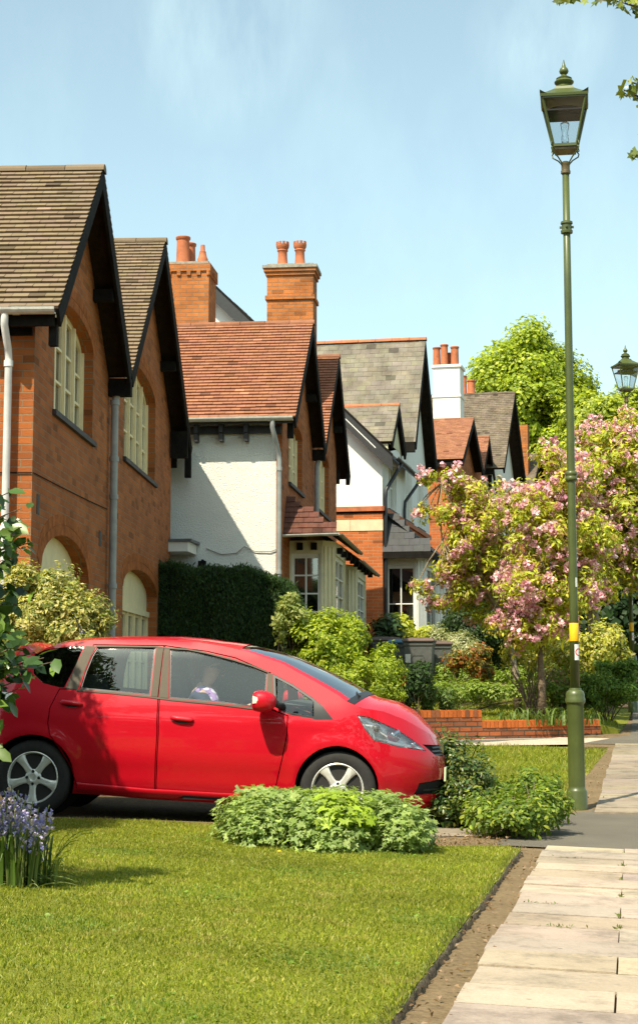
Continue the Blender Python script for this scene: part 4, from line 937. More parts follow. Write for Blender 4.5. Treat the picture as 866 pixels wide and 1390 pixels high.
# flue cowl on the big ridge
q=at(547,458,46); l=loc(q.x,q.y,pC,rzC); mb=MB(); mb.lathe([(.14,zA-.3),(.14,zA+.02),(.10,zA+.03),(.10,zA+.12),(.16,zA+.14),(.17,zA+.16),(.08,zA+.17),(.2,zA+.21),(.21,zA+.23),(.02,zA+.26)],14,c=(l.x,l.y)); mb.build('flue_cowl',M['pipeB'],Cc)
mb=MB(); mb.box(l.x-.14,l.x+.14,l.y+.3,l.y+.8,zA-.5,zA+.08); mb.build('chimney_stub',M['terra'],Cc)

# ---------------------------------------------------------------- simpler gabled houses further along
def gable_house(name,label,cx,cy,Y,vx,gl,OHs,depth,wallm,sidem,roofm,zbot,gauge=.1,w=.165,seed=1,ridgem=None,wins=(),endu=None,th=.014):
    p=at(cx,cy,Y); rz=tframe(0,0,vx); H=empty(name,(p.x,p.y,0),rz,label,'house')
    ov=.25; end=endu or gl[-1][0]-ov
    def z_(u):
        for a,b in zip(gl,gl[1:]):
            if a[0]<=u<=b[0]: return a[1]+(b[1]-a[1])*(u-a[0])/(b[0]-a[0])-.08
        return gl[-1][1]
    wl=[(0,zbot),(end,zbot),(end,z_(end))]+[(u,z-.08) for u,z in reversed(gl[1:-1])]+[(0,z_(0))]
    holes=[U(*q) for q in wins]
    mb=MB(); patch(mb,wl,holes,f)
    for h in holes: reveal(mb,h,f,lambda u,z:(u,.1,z),flip=True)
    mb.add([(end,0,zbot),(end,depth,zbot),(end,depth,z_(end)),(end,0,z_(end))],[(0,1,2,3)],[(0,zbot),(depth,zbot),(depth,z_(end)),(0,z_(end))])
    mb.build('wall',wallm,H)
    for q in wins: window(H,S,U(*q),q[0],q[1],q[2],q[3],q[3],3,2,dep=.08,mat=M['white'])
    mb=MB(); mb.add([(0,0,zbot),(0,depth,zbot),(0,depth,z_(0)+.2),(0,0,z_(0))],[(3,2,1,0)],[(0,zbot),(depth,zbot),(depth,z_(0)),(0,z_(0))]); mb.build('side_wall',sidem,H)
    for i in range(1,len(gl)-1,2):
        slope(H,gl[i-1],gl[i],-OHs,depth,roofm,seed=seed+i,gauge=gauge,w=w,th=th); slope(H,gl[i+1],gl[i],-OHs,depth,roofm,seed=seed+i+1,gauge=gauge,w=w,th=th)
        barge(H,gl[i-1],gl[i],-OHs+.005,depth=.22); barge(H,gl[i+1],gl[i],-OHs+.005,depth=.22)
        ridge(H,(gl[i][0],-OHs,gl[i][1]+.02),(gl[i][0],depth,gl[i][1]+.02),ridgem or roofm,seed=seed)
    mb=MB(); mb.box(-.25,-.19,-.1,depth,gl[0][1]-.2,gl[0][1]); mb.build('fascia',M['black'],H)
    return H,p,rz
zt=at(640,568,52.3).z; z0=at(637,625,50).z; zm=at(650,592,56).z
H,pD,rzD=gable_house('red_roofed_house','brick house with an orange tiled roof and a tall white chimney with red pots',617,700,50,960,[(-.3,z0),(2.3,zt),(4.6,z0+.25),(6.2,zm),(8.2,z0)],.3,8,M['brickA'],M['brickC'],M['tileB'],1.0,seed=71,wins=[(1.0,2.8,5.2,6.8)])
l=loc(at(607,500,53.4).x,53.4,pD,rzD); zc=at(607,497,53.2).z; ch=chimney(H,l.x-.45,l.x+.45,l.y-.46,l.y+.40,6,zc,M['whiteC'],cap='white')
pot(ch,l.x,l.y-.24,zc,'round',.66,.14); pot(ch,l.x-.1,l.y+.08,zc,'round',.72,.13); pot(ch,l.x+.2,l.y-.04,zc,'round',.5,.11); pot(ch,l.x,l.y+.34,zc,'round',.66,.13)
mb=MB()
zt=at(697,533,60).z; z0=at(693,637,57).z
H,pE,rzE=gable_house('dark_roofed_house','tall house with a dark brown tiled roof behind the white chimney',668,660,57,1000,[(-.3,z0),(3.0,zt),(6.2,z0)],.45,6.5,M['whiteC'],M['whiteC'],M['tileE'],1.5,gauge=.11,seed=81,wins=[(1.2,3.6,7.0,8.3)])
l=loc(at(635,535,62.5).x,62.5,pE,rzE); zc=at(635,536,62.5).z
ch=chimney(H,l.x-.4,l.x+.4,l.y-.3,l.y+.4,8,zc,M['brickCh']); pot(ch,l.x,l.y-.12,zc,'round',.55,.16); pot(ch,l.x+.1,l.y+.18,zc,'round',.75,.13)
# black timbers on its camera-side wall
mb=MB()
for y in (.02,.62,1.3): mb.box(-.03,-.002,y,y+.12,z0-2.2,z0-.2)
mb.build('timber_stud',M['black'],H)
zt=at(730,612,70).z; z0=at(726,655,68).z
H,pF,rzF=gable_house('distant_house','farthest house with a low dark roof and a square red chimney, behind the blossom trees',712,660,68,1050,[(-.3,z0-.5),(3.0,zt),(6.0,z0-.5)],.3,6,M['brickA'],M['brickA'],M['tileE'],2,gauge=.12,seed=91)
l=loc(at(707,590,69.5).x,69.5,pF,rzF); zc=at(707,578,69.5).z; chimney(H,l.x-.25,l.x+.25,l.y-.3,l.y+.32,7,zc,M['brickCh'])
# ================================================================== RED CAR
def carmat():
    m,t,p,o=newmat('car_paint'); p.inputs['Base Color'].default_value=(.50,.002,.008,1); p.inputs['Roughness'].default_value=.5; p.inputs['Coat Weight'].default_value=.7; p.inputs['Coat Roughness'].default_value=.03; p.inputs['Specular IOR Level'].default_value=.2
    tc=N(t,'ShaderNodeTexCoord'); n=N(t,'ShaderNodeTexNoise'); n.inputs['Scale'].default_value=700; t.links.new(tc.outputs['Object'],n.inputs['Vector']); 
    mx=N(t,'ShaderNodeMix',data_type='RGBA'); mx.inputs['A'].default_value=(.46,.0005,.010,1); mx.inputs['B'].default_value=(.57,.0008,.016,1); t.links.new(n.outputs['Fac'],mx.inputs['Factor']); t.links.new(mx.outputs['Result'],p.inputs['Base Color']); return m
CM=dict(paint=carmat(),glass=glassmat('car_glass',(.80,.88,.88),.935,.015,.9),glassd=glassmat('car_privacy_glass',(.10,.11,.11),.88,.015,.8),
 wscreen=glassmat('windscreen',(.7,.78,.76),.55,.02,.95),
 trim=plain('car_black_trim',(.018,.018,.019),.45,var=.1), silver=plain('pillar_film',(.10,.083,.06),.6,metal=.0,var=.05,scale=4,spec=.2),
 tyre=plain('tyre',(.022,.021,.020),.85,var=.15,scale=30), alloy=plain('alloy',(.78,.76,.70),.35,metal=.35,var=.05), dark=plain('car_dark',(.012,.012,.013),.9,var=.1),
 chrome=plain('chrome',(.8,.8,.78),.12,metal=1,var=.02), lens=glassmat('lens',(.95,.96,.97),.85,.02), lampin=plain('lamp_inner',(.80,.80,.78),.3,metal=.25,var=.05),
 indic=plain('indicator_lens',(.85,.8,.68),.25,var=.03), plate=plain('plate',(.60,.68,.42),.4,var=.03), seat=plain('seat_cloth',(.05,.05,.055),.9,var=.2,scale=20), orange=plain('orange_lens',(.7,.16,.01),.2,var=.02))
zc_=gz(-1.06,14.3)
mid=at(249,1115,13.97)
YAW=R(-6)
car=empty('red_car',(0,0,0),0,'shiny red five-door hatchback parked side-on on the driveway with a driver inside','car')
cdir=Vector((math.cos(YAW),math.sin(YAW),0)); cleft=Vector((-math.sin(YAW),math.cos(YAW),0))
ctr=Vector((mid.x,mid.y,mid.z))+cleft*.76; car.location=ctr; car.rotation_euler=Euler((0,R(1.9),YAW),'XYZ')
Lp=lambda px,py:((px-257)/165.0,(1115+(px-257)*.034-py)/165.0)
# plan outline table (superellipse quarter, by arc length)
def qtab(a,b,p,n=400):
    t=np.linspace(0,math.pi/2,n); x=a*np.sin(t)**(2/p); y=b*np.cos(t)**(2/p); d=np.r_[0,np.cumsum(np.hypot(np.diff(x),np.diff(y)))]
    return d,x/a,y/b,d[-1]
FX0=1.22; RX0=-1.15
fd_,fx_,fy_,fL=qtab(.90,.845,2.35); rd_,rx_,ry_,rL=qtab(.68,.845,3.6)
XF=lambda z: float(np.interp(z,[.15,.22,.32,.45,.58,.68,.78,.9],[1.98,2.05,2.085,2.09,2.07,2.03,1.98,1.91]))
XR=lambda z: float(np.interp(z,[.15,.3,.5,.65,.85,1.0,1.2,1.36,1.46],[-1.80,-1.86,-1.88,-1.86,-1.82,-1.78,-1.68,-1.58,-1.46]))
WZ=lambda z: float(np.interp(z,[.15,.22,.30,.42,.55,.70,.84,.95,1.02,1.12,1.25,1.36,1.45,1.50],[.70,.775,.80,.828,.842,.845,.838,.815,.79,.752,.70,.655,.60,.54]))
def MS(s,z,side=-1,off=0.0):
    wz=WZ(z)
    # swage line and arch lips
    if s>-1.2 and s<1.3: wz+= .006*math.exp(-((z-.80-.02*(s))/.018)**2)-.008*math.exp(-((z-.40)/.05)**2)
    for cx in (-1.25,1.25):
        d=math.hypot(s-cx,z-.31); wz+=.016*math.exp(-((d-.37)/.045)**2)
    if s>FX0: d=min(s-FX0,fL); x=FX0+(XF(z)-FX0)*float(np.interp(d,fd_,fx_)); y=wz*float(np.interp(d,fd_,fy_))
    elif s<RX0: d=min(RX0-s,rL); x=RX0+(XR(z)-RX0)*float(np.interp(d,rd_,rx_)); y=wz*float(np.interp(d,rd_,ry_))
    else: x=s;y=wz
    # greenhouse narrows slightly fore and aft
    if z>.9: y*=1-.05*max(0,(x-.2))*(z-.9)/.5-.05*max(0,(-.6-x))*(z-.9)/.5
    y+=off; x+= off*.6*(1 if s>FX0+.4 else (-1 if s<RX0-.4 else 0))
    return Vector((x,side*y,z))
def SX(x,z):  # photo (x,z) -> (s,z)
    if x<=FX0 and x>=RX0: return (x,z)
    if x>FX0: fr=min(.9995,(x-FX0)/(XF(z)-FX0)); return (FX0+float(np.interp(fr,fx_,fd_)),z)
    fr=min(.9995,(x-RX0)/(XR(z)-RX0)); return (RX0-float(np.interp(fr,rx_,rd_)),z)
def T_(pts): return [SX(*Lp(*p)) for p in pts]
TOP=[(40,891),(52,883),(75,875.5),(110,872.5),(150,871.5),(230,872.5),(265,876),(300,881.5),(330,888),(380,905),(430,931),(470,955),(490,964)]
hood=[(490,964),(520,969),(545,979),(570,994),(588,1009)]
topx=[SX(*Lp(*p)) for p in TOP+hood[1:]]
sF=FX0+fL; sR=RX0-rL
topx=[(sR,1.34),(-1.62,1.385)]+[p for p in topx if p[0]>-1.45]+[(sF,.735)]
topx.sort()
txs=[p[0] for p in topx]; tzs=[p[1] for p in topx]
def ZT(s): return float(np.interp(s,txs,tzs))
BOT=[(sR,.24),(-1.6,.22),(-1.2,.20),(-.9,.185),(.9,.165),(1.3,.17),(1.7,.17),(sF,.19)]
body=BOT+list(reversed(topx))
arcp=lambda cx,r,n=40:[(cx+r*math.cos(2*math.pi*k/n),.31+r*math.sin(2*math.pi*k/n)) for k in range(n)]
HO_R=arcp(-1.25,.345);HO_F=arcp(1.25,.345)
WQ=T_([(37,892),(50,886),(87,881),(105,880),(98,905),(86,937),(81,937),(56,931),(40,918)])
WR=T_([(124,881.5),(205,882.5),(206,948),(108,939),(112,915),(118,893)])
WF=T_([(225,885),(250,886.5),(276,891.5),(314,901),(340,909),(362,918),(363,965.5),(300,957.5),(231.8,951.6)])
WQF=T_([(369,918.5),(398,933),(427,951.5),(440,962),(455,979.6),(434,979.6),(395,973),(374.6,962.5)])
DR=T_([(216,880),(217,951),(219,1000),(217,1076.5),(112,1072),(104,1045),(88,1020),(73,1000),(69,985),(70,965),(80,939),(104,939),(118,878.5)])
DF=T_([(217.5,880),(226,881.5),(276,888),(316,897),(366,917.5),(370,966),(394,974.5),(394,1000),(389,1030),(378,1080),(219,1077),(221,1000),(219,951)])
HL=T_([(486,974),(502,976),(516,982.5),(541.6,994.7),(560,1008),(577,1022.5),(539,1015.5),(509,1007),(496,991)])
FOG=T_([(562,1080),(569,1064.5),(590,1062),(600,1062),(599,1081)])
TL=[SX(-1.62,.99),SX(-1.43,.985),SX(-1.50,.87),SX(-1.66,.86)]
GR=[SX(*Lp(571.6,1013.6)),(sF,.66),(sF,.56),SX(*Lp(588,1029))]
LG=[(sF-.42,.24),(sF,.24),(sF,.36),(sF-.42,.36)]
def shrink(P,d):
    n=len(P); A=sum(P[i][0]*P[(i+1)%n][1]-P[(i+1)%n][0]*P[i][1] for i in range(n)); sg=1 if A>0 else -1; out=[]
    for i in range(n):
        a=Vector(P[i-1]);b=Vector(P[i]);c=Vector(P[(i+1)%n]); e1=(b-a).normalized();e2=(c-b).normalized(); nn=(Vector((-e1.y,e1.x))+Vector((-e2.y,e2.x)))*sg
        l=nn.length; nn=nn/l if l>1e-6 else Vector((0,0)); k=1/max(.4,nn.dot(Vector((-e1.y,e1.x))*sg)); out.append(tuple(b+nn*d*k))
    return out
def cpatch(name,outer,holes,mat,side,step=.045,off=0.0,parent=None,flipx=False,smooth=True,edge=True):
    mb=MB(); V,T=cdt(outer,holes,step); 
    # side -1 is the camera side
    mb.add([MS(a,b,side,off) for a,b in V],[t if side<0 else tuple(reversed(t)) for t in T],V)
    if edge:
        for lp in [outer]+list(holes):
            lp2=[]
            n=len(lp)
            for i in range(n):
                a=lp[i];b=lp[(i+1)%n];k=max(1,int(math.hypot(b[0]-a[0],b[1]-a[1])/step)); lp2+=[(a[0]+(b[0]-a[0])*j/k,a[1]+(b[1]-a[1])*j/k) for j in range(k)]
            ok=True
            n=len(lp2); vs=[MS(a,b,side,off) for a,b in lp2]+[MS(a,b,side,off-.022) for a,b in lp2]
            if lp is outer or True: 
                vis=inpoly(outer,np.array([(a) for a,b in lp2]),np.array([b for a,b in lp2]))
                fs=[(i,(i+1)%n,n+(i+1)%n,n+i) for i in range(n) if lp is outer or (vis[i] and vis[(i+1)%n])]
                mb.add(vs,fs)
    return mb.build(name,mat,parent or car,smooth=smooth,angle=35)
bodyholes=[HO_R,HO_F,WQ,DR,DF,WQF,HL,FOG,TL,GR]
for side in (-1,1):
    cpatch('body_panel',body,bodyholes+[shrink(DR,-.004),shrink(DF,-.004)],CM['paint'],side)
    dr=cpatch('rear_door',shrink(DR,.004),[WR,HO_R],CM['paint'],side); dfr=cpatch('front_door',shrink(DF,.004),[WF],CM['paint'],side)
    cpatch('rear_door_glass',WR,[],CM['glass'],side,off=-.014,parent=dr,edge=False); cpatch('front_door_glass',WF,[],CM['glass'],side,off=-.014,parent=dfr,edge=False)
    cpatch('window_seal',WR,[shrink(WR,.013)],CM['trim'],side,off=-.010,parent=dr,edge=False); cpatch('window_seal',WF,[shrink(WF,.013)],CM['trim'],side,off=-.010,parent=dfr,edge=False)
    cpatch('quarter_glass',WQ,[],CM['glassd'],side,off=-.006,edge=False); 
    qg=T_([(373,921),(400,935.5),(427,954.5),(427.6,979),(395,972),(376,962)])
    cpatch('front_quarter_glass',WQF,[shrink(WQF,.02)],CM['trim'],side,off=-.004,edge=False)
    cpatch('quarter_glass',T_([(376,922),(398,936),(426,953.5),(427,977.5),(396,971.5),(378,961)]),[],CM['glass'],side,off=-.012,edge=False)
    cpatch('mirror_sail',[p for p in T_([(427.5,953),(440,962),(455,979.6),(429,979.6)])],[],CM['trim'],side,off=.001,edge=False)
    # pillars: bronze film between the windows, thin bright trim below and above
    cpatch('pillar_trim',T_([(107,880),(122,881),(117,893),(111,915),(105,939.5),(88,938),(98,905)]),[],CM['silver'],side,off=.004,edge=False,step=.03)
    cpatch('pillar_trim',T_([(206,882.5),(216,883),(216,949.5),(207,948.5)]),[],CM['silver'],side,off=.004,edge=False,step=.03)
    cpatch('pillar_trim',T_([(217.5,883.3),(224.5,884.5),(231,951.2),(218,950)]),[],CM['silver'],side,off=.004,edge=False,step=.03)
    cpatch('pillar_trim',T_([(362.5,917.5),(368.5,918.5),(374,962),(368,965),(364,964)]),[],CM['silver'],side,off=.004,edge=False,step=.03)
    for pts,w_,m_ in (([(122,880.6),(205,881.6),(225,883.8),(250,885.4),(276,890.4),(314,899.8),(340,907.8),(364,917)],.012,'silver'),([(104,940.5),(150,944),(206,949.8),(231.8,953),(300,959.3),(363,967)],.014,'silver')):
        P=T_(pts); mb=MB(); mb.loft([[MS(a,b-w_/2,side,.006) for a,b in P],[MS(a,b+w_/2,side,.006) for a,b in P]]); mb.build('window_trim',CM[m_],car,smooth=True)
    # handles
    for door,(x0,x1,yc) in ((dr,(84,115,956)),(dfr,(236,268,977))):
        P=T_([(x0,yc),(x1,yc+3)]); (s0,z0_),(s1,z1_)=P; mb=MB(); rings=[]
        for k in range(13):
            t=k/12; s=s0+(s1-s0)*t; z=z0_+(z1_-z0_)*t; w=.020*min(1,math.sin(math.pi*min(1,max(0,t*.96+.02)))*3); o_=.018+.016*math.sin(math.pi*t)**.5
            rings.append([MS(s,z+w*math.cos(a),side,o_*(.55+.45*math.sin(a)) if 1 else 0) for a in [2*math.pi*j/10 for j in range(10)]])
        mb.loft(rings,closed=True,cap=True); mb.build('handle',CM['paint'],door,smooth=True)
        mb=MB(); n=18; mb.add([MS((s0+s1)/2,(z0_+z1_)/2-.012,side,.0015)]+[MS((s0+s1)/2+.07*math.cos(2*math.pi*k/n),(z0_+z1_)/2-.012+.026*math.sin(2*math.pi*k/n),side,.0015) for k in range(n)],[(0,1+k,1+(k+1)%n) for k in range(n)]); mb.build('handle_recess',CM['trim'],door,smooth=True)
    # side skirt
    P=[(-.88,.235),(-.3,.205),(.3,.195),(.88,.195)]
    mb=MB(); mb.loft([[MS(a,b+.045,side,.002) for a,b in P],[MS(a,b+.03,side,.012) for a,b in P],[MS(a,b-.02,side,.006) for a,b in P],[MS(a,b-.045,side,-.03) for a,b in P]]); mb.build('side_skirt',CM['paint'],car,smooth=True)
    # headlight
    hl=cpatch('headlight',shrink(HL,.006),[],CM['lens'],side,off=.002,step=.02,edge=False)
    cpatch('lamp_bowl',HL,[],CM['lampin'],side,off=-.05,step=.03,edge=True,parent=hl)
    for (px,py,r_,m_) in ((536,1001,.062,'chrome'),(513,991,.035,'lampin'),(561,1014,.026,'chrome')):
        s,z=SX(*Lp(px,py)); c=MS(s,z,side,-.035); n_=(MS(s,z,side,.01)-c).normalized(); n_=Vector((.45,side*.9,.15)).normalized()
        q=n_.to_track_quat('Z','Y').to_matrix().to_4x4(); mb=MB(); mb.lathe([(r_,.03),(r_*.92,.025),(r_*.6,.0),(r_*.2,-.008),(.002,-.01)],18,T=Matrix.Translation(c)@q); mb.lathe([(r_*.5,.0),(r_*.45,.012),(r_*.25,.022),(.002,.026)],14,T=Matrix.Translation(c)@q); mb.build('reflector',CM[m_],hl,smooth=True)
    P=T_([(516,1003),(539,1013),(577,1021),(539,1015)]); 
    mb=MB(); P2=T_([(488,976),(499,991),(512,1005),(540,1013.5),(574,1020.5)]); mb.loft([[MS(a,b,side,-.004) for a,b in P2],[MS(a,b+.018,side,-.008) for a,b in P2]]); mb.build('light_rim',CM['lampin'],hl,smooth=True)
    cpatch('tail_light',TL,[],CM['indic'],side,off=.002,step=.03,edge=False)
    cpatch('fog_recess',FOG,[],CM['dark'],side,off=-.03,step=.03)
    mb=MB()
    for k in range(3):
        z=.235+k*.035; ss=[SX(1.93+.01*j,z)[0] for j in range(0,20)]; ss=[s for s in ss if s<SX(2.09,z)[0]]; mb.loft([[MS(s,z,side,-.012) for s in ss],[MS(s,z+.014,side,-.016) for s in ss]])
    mb.build('fog_slat',CM['trim'],car)
    cpatch('grille',GR,[],CM['dark'],side,off=-.03,step=.03,edge=False)
    mb=MB()
    for k in range(3):
        z=.585+k*.03; ss=list(np.linspace(SX(1.99,z)[0],sF,10)); mb.loft([[MS(s,z,side,-.006) for s in ss],[MS(s,z+.012,side,-.010) for s in ss]])
    mb.build('grille_bar',CM['trim'],car)
    # number plate half
    # lower lip
    ss=list(np.linspace(1.62,sF,14)); mb=MB(); mb.loft([[MS(s,.20,side,.004) for s in ss],[MS(s,.17,side,.02) for s in ss],[MS(s,.15,side,-.02) for s in ss]]); mb.build('front_lip',CM['paint'],car,smooth=True)
    # wheel-arch liner
    for cx in (-1.25,1.25):
        mb=MB(); n=24; mb.loft([[MS(cx+.343*math.cos(a),.31+.343*math.sin(a),side,-.02) for a in [math.pi*(-.12+1.24*k/n) for k in range(n+1)]],[Vector((cx+.343*math.cos(a),side*.42,.31+.343*math.sin(a))) for a in [math.pi*(-.12+1.24*k/n) for k in range(n+1)]]])
        mb.lathe([(.34,.0),(.34,.01)],24,T=Matrix.Translation((cx,side*.45,.31))@Matrix.Rotation(math.pi/2,4,'X')); mb.build('arch_liner',CM['dark'],car,smooth=True)
# top skin: roof, windscreen, bonnet, tailgate glass as ribs between the two side edges
ribs=sorted(set(list(np.linspace(sR,-1.3,14))+list(np.linspace(-1.3,1.4,60))+list(np.linspace(1.4,sF-.002,26))))
nv=21
def rib(s):
    a=MS(s,ZT(s),-1);b=MS(s,ZT(s),1); w=abs(a.y-b.y); out=[]
    sx=float(np.interp(a.x,[-1.6,-1.3,.2,.6,1.25,1.5,2.1],[.02,.025,.03,.06,.08,.07,.03])); fw=float(np.interp(a.x,[.3,.6,1.2,1.5,1.9,2.1],[0,.05,.10,.10,.04,0]))
    for k in range(nv):
        t=k/(nv-1)*2-1; c=(1-abs(t)**2.6); c2=(1-t*t)
        k_=min(1,w/1.2)
        out.append(a.lerp(b,(t+1)/2)+Vector((fw*c2*k_,0,(sx*c*.8+.02*c2)*k_)))
    return out
RB=[rib(s) for s in ribs]
xs_=[r[0].x for r in RB]
x_rf=Lp(325,886)[0]; x_ws=Lp(478,958)[0]
def topmesh(name,test,mat,off=0,parent=None):
    mb=MB(); vs=[p+Vector((0,0,off)) for r in RB for p in r]; fs=[]
    for i in range(len(RB)-1):
        for k in range(nv-1):
            if test((ribs[i]+ribs[i+1])/2,(RB[i][k].x+RB[i+1][k].x)/2,k): fs.append((i*nv+k,(i+1)*nv+k,(i+1)*nv+k+1,i*nv+k+1))
    mb.add(vs,fs); 
    o=mb.build(name,mat,parent or car,smooth=True); 
    bm=bmesh.new(); bm.from_mesh(o.data); bmesh.ops.delete(bm,geom=[v for v in bm.verts if not v.link_faces],context='VERTS'); bm.to_mesh(o.data); bm.free(); return o
s_rf=x_rf; s_ws=SX(x_ws,.95)[0]
isws=lambda s,x,k: s_rf<s<s_ws and 1<=k<=nv-3+1 and k<nv-2
topmesh('roof',lambda s,x,k: s<=s_ws and not isws(s,x,k),CM['paint']); topmesh('windscreen',isws,CM['wscreen'],-.006); topmesh('bonnet',lambda s,x,k:s>s_ws,CM['paint'])
# cowl, wipers
mb=MB(); 
for y0,y1,dx in ((-.6,.0,.0),(.0,.6,.0)):
    mb.tube([(x_ws+.05,y0+.02,ZT(s_ws)+.06),(x_ws-.02,(y0+y1)/2,ZT(s_ws)+.105),(x_ws-.02,y1,ZT(s_ws)+.115)],.009,5)
mb.build('wiper',CM['trim'],car)
mb=MB(); ss=[s_ws-.05,s_ws+.03]; ra=rib(ss[0]);rb_=rib(ss[1]); mb.loft([[p+Vector((0,0,.004)) for p in ra],[p+Vector((0,0,.004)) for p in rb_]]); mb.build('cowl',CM['trim'],car,smooth=True)
# under-bonnet and cabin tub, floor
mb=MB(); 
prof=[(-1.7,.25,.9,.70),(-1.35,.22,.93,.74),(-.9,.2,.93,.765),(.0,.18,.90,.765),(.7,.18,.88,.755),(1.1,.2,.86,.72),(1.55,.2,.80,.60),(1.9,.22,.6,.42),(1.98,.25,.5,.3)]
rings=[]
for x,z0_,z1_,w_ in prof:
    wz_= w_ if abs(abs(x)-1.25)>.36 else .42
    rings.append([(x,-w_,z1_),(x,-w_,.70),(x,-wz_,.69),(x,-wz_,z0_),(x,wz_,z0_),(x,wz_,.69),(x,w_,.70),(x,w_,z1_)])
rings2=[]
for i,(x,z0_,z1_,w_) in enumerate(prof): pass
mb.loft(rings,closed=True,cap=True); mb.build('chassis',CM['dark'],car)
# wheels
def wheel(cx,side):
    T=Matrix.Translation((cx,side*.735,.305))@Matrix.Rotation(math.pi/2 if side<0 else -math.pi/2,4,'X')
    mb=MB(); mb.lathe([(.205,-.09),(.25,-.092),(.292,-.085),(.305,-.06),(.308,0),(.305,.06),(.297,.078),(.28,.088),(.25,.092),(.225,.088),(.212,.082),(.208,.06)],48,T=T); 
    ty=mb.build('wheel',CM['tyre'],car,smooth=True,angle=50)
    mb=MB(); mb.lathe([(.212,.084),(.206,.088),(.200,.080),(.192,.055),(.188,.0),(.188,-.08)],48,T=T); mb.v=mb.v; mb.f=[q for q in mb.f if len(q)==4]; mb.mi=mb.mi[:len(mb.f)]; mb.build('rim',CM['alloy'],ty,smooth=True,angle=40)
    mb=MB()
    for k in range(5):
        a=math.pi/2*1+2*math.pi*k/5+(.0 if side<0 else 0)-math.pi
        rings=[]
        for r_,hw,h,dp in ((.02,.030,.070,.04),(.06,.030,.074,.05),(.09,.026,.078,.05),(.13,.028,.082,.045),(.17,.036,.085,.04),(.205,.052,.082,.03)):
            c=Vector((r_*math.cos(a),r_*math.sin(a),0)); t=Vector((-math.sin(a),math.cos(a),0))
            rings.append([T@(c+t*(-hw)+Vector((0,0,h-dp))),T@(c+t*(-hw)+Vector((0,0,h-.012))),T@(c+t*(-hw*.62)+Vector((0,0,h))),T@(c+t*(hw*.62)+Vector((0,0,h))),T@(c+t*hw+Vector((0,0,h-.012))),T@(c+t*hw+Vector((0,0,h-dp)))])
        mb.loft(rings)
    mb.lathe([(.07,.03),(.068,.064),(.055,.074),(.03,.079),(.026,.076),(.002,.076)],24,T=T); mb.build('spokes',CM['alloy'],ty,smooth=True,angle=40)
    mb=MB()
    for k in range(4):
        a=math.pi/4+math.pi/2*k+math.pi/4; TT=T@Matrix.Translation((.05*math.cos(a),.05*math.sin(a),.0755)); mb.lathe([(.013,0),(.013,.003),(.009,.0032),(.008,.001),(.001,.001)],10,T=TT)
    mb.build('wheel_nut',CM['trim'],ty)
    mb=MB(); mb.lathe([(.13,.0),(.13,.01),(.05,.012),(.05,.03)],24,T=T); mb.build('brake_disc',CM['lampin'],ty,smooth=True,angle=40)
    mb=MB(); mb.lathe([(.187,-.03),(.187,-.02)],24,T=T); mb.build('hub_shadow_plate',CM['dark'],ty)
for cx in (-1.25,1.25):
    for side in (-1,1): wheel(cx,side)
# number plate, badge
mb=MB(); mb.box(2.08,2.096,-.26,.26,.375,.485); mb.build('number_plate',CM['plate'],car,bevel=.003)
mb=MB(); mb.box(2.02,2.065,-.05,.05,.60,.67); mb.build('badge',CM['chrome'],car,bevel=.01)
# door mirror
def mirror(side):
    s,z=SX(*Lp(383,961)); b=MS(s,z,side,0)
    mb=MB(); mb.tube([b+Vector((.02,0,-.01)),b+Vector((-.01,side*.06,.0)),b+Vector((-.03,side*.11,.02))],[.03,.024,.03],8); st=mb.build('door_mirror',CM['trim'],car,smooth=True)
    c=b+Vector((-.11,side*.17,.03)); mb=MB(); rings=[]
    for x_,ry,rz_ in ((-.085,.085,.062),(-.072,.100,.080),(-.03,.108,.087),(.02,.105,.084),(.06,.088,.068),(.09,.05,.040),(.10,.012,.012)):
        rings.append([c+Vector((x_,ry*(abs(math.cos(a))**.7)*(1 if math.cos(a)>0 else -1),rz_*(abs(math.sin(a))**.7)*(1 if math.sin(a)>0 else -1))) for a in [2*math.pi*k/20 for k in range(20)]])
    mb.loft(rings,closed=True,cap=True); mb.build('mirror_shell',CM['paint'],st,smooth=True,angle=60)
    mb=MB(); rings=[]
    for t in np.linspace(0,1,9):
        x_=-.078+.12*t; h=.028*(1-t)+.003; y_=.101*math.sqrt(max(.05,1-(t*.75)**2.2)); 
        rings.append([c+Vector((x_,side*(y_+.004),.012+h-.01*t)),c+Vector((x_,side*(y_+.008),.012-.01*t)),c+Vector((x_,side*(y_+.004),.012-h-.01*t))])
    mb.loft(rings); mb.build('indicator',CM['indic'],st,smooth=True)
    mb=MB(); n=20; mb.add([c+Vector((-.087,.072*math.cos(2*math.pi*k/n),.048*math.sin(2*math.pi*k/n))) for k in range(n)],[tuple(range(n))]); mb.build('mirror_glass',CM['chrome'],st)
mirror(-1); mirror(1)
# aerial, spoiler
p=Lp(76,869); mb=MB(); mb.lathe([(.03,0),(.028,.015),(.012,.03)],10,T=Matrix.Translation((p[0],0,p[1]+.055))); mb.tube([(p[0],0,p[1]+.07),(p[0]-.10,0,p[1]+.24)],[.007,.004],6); mb.build('aerial',CM['trim'],car,smooth=True,angle=40)
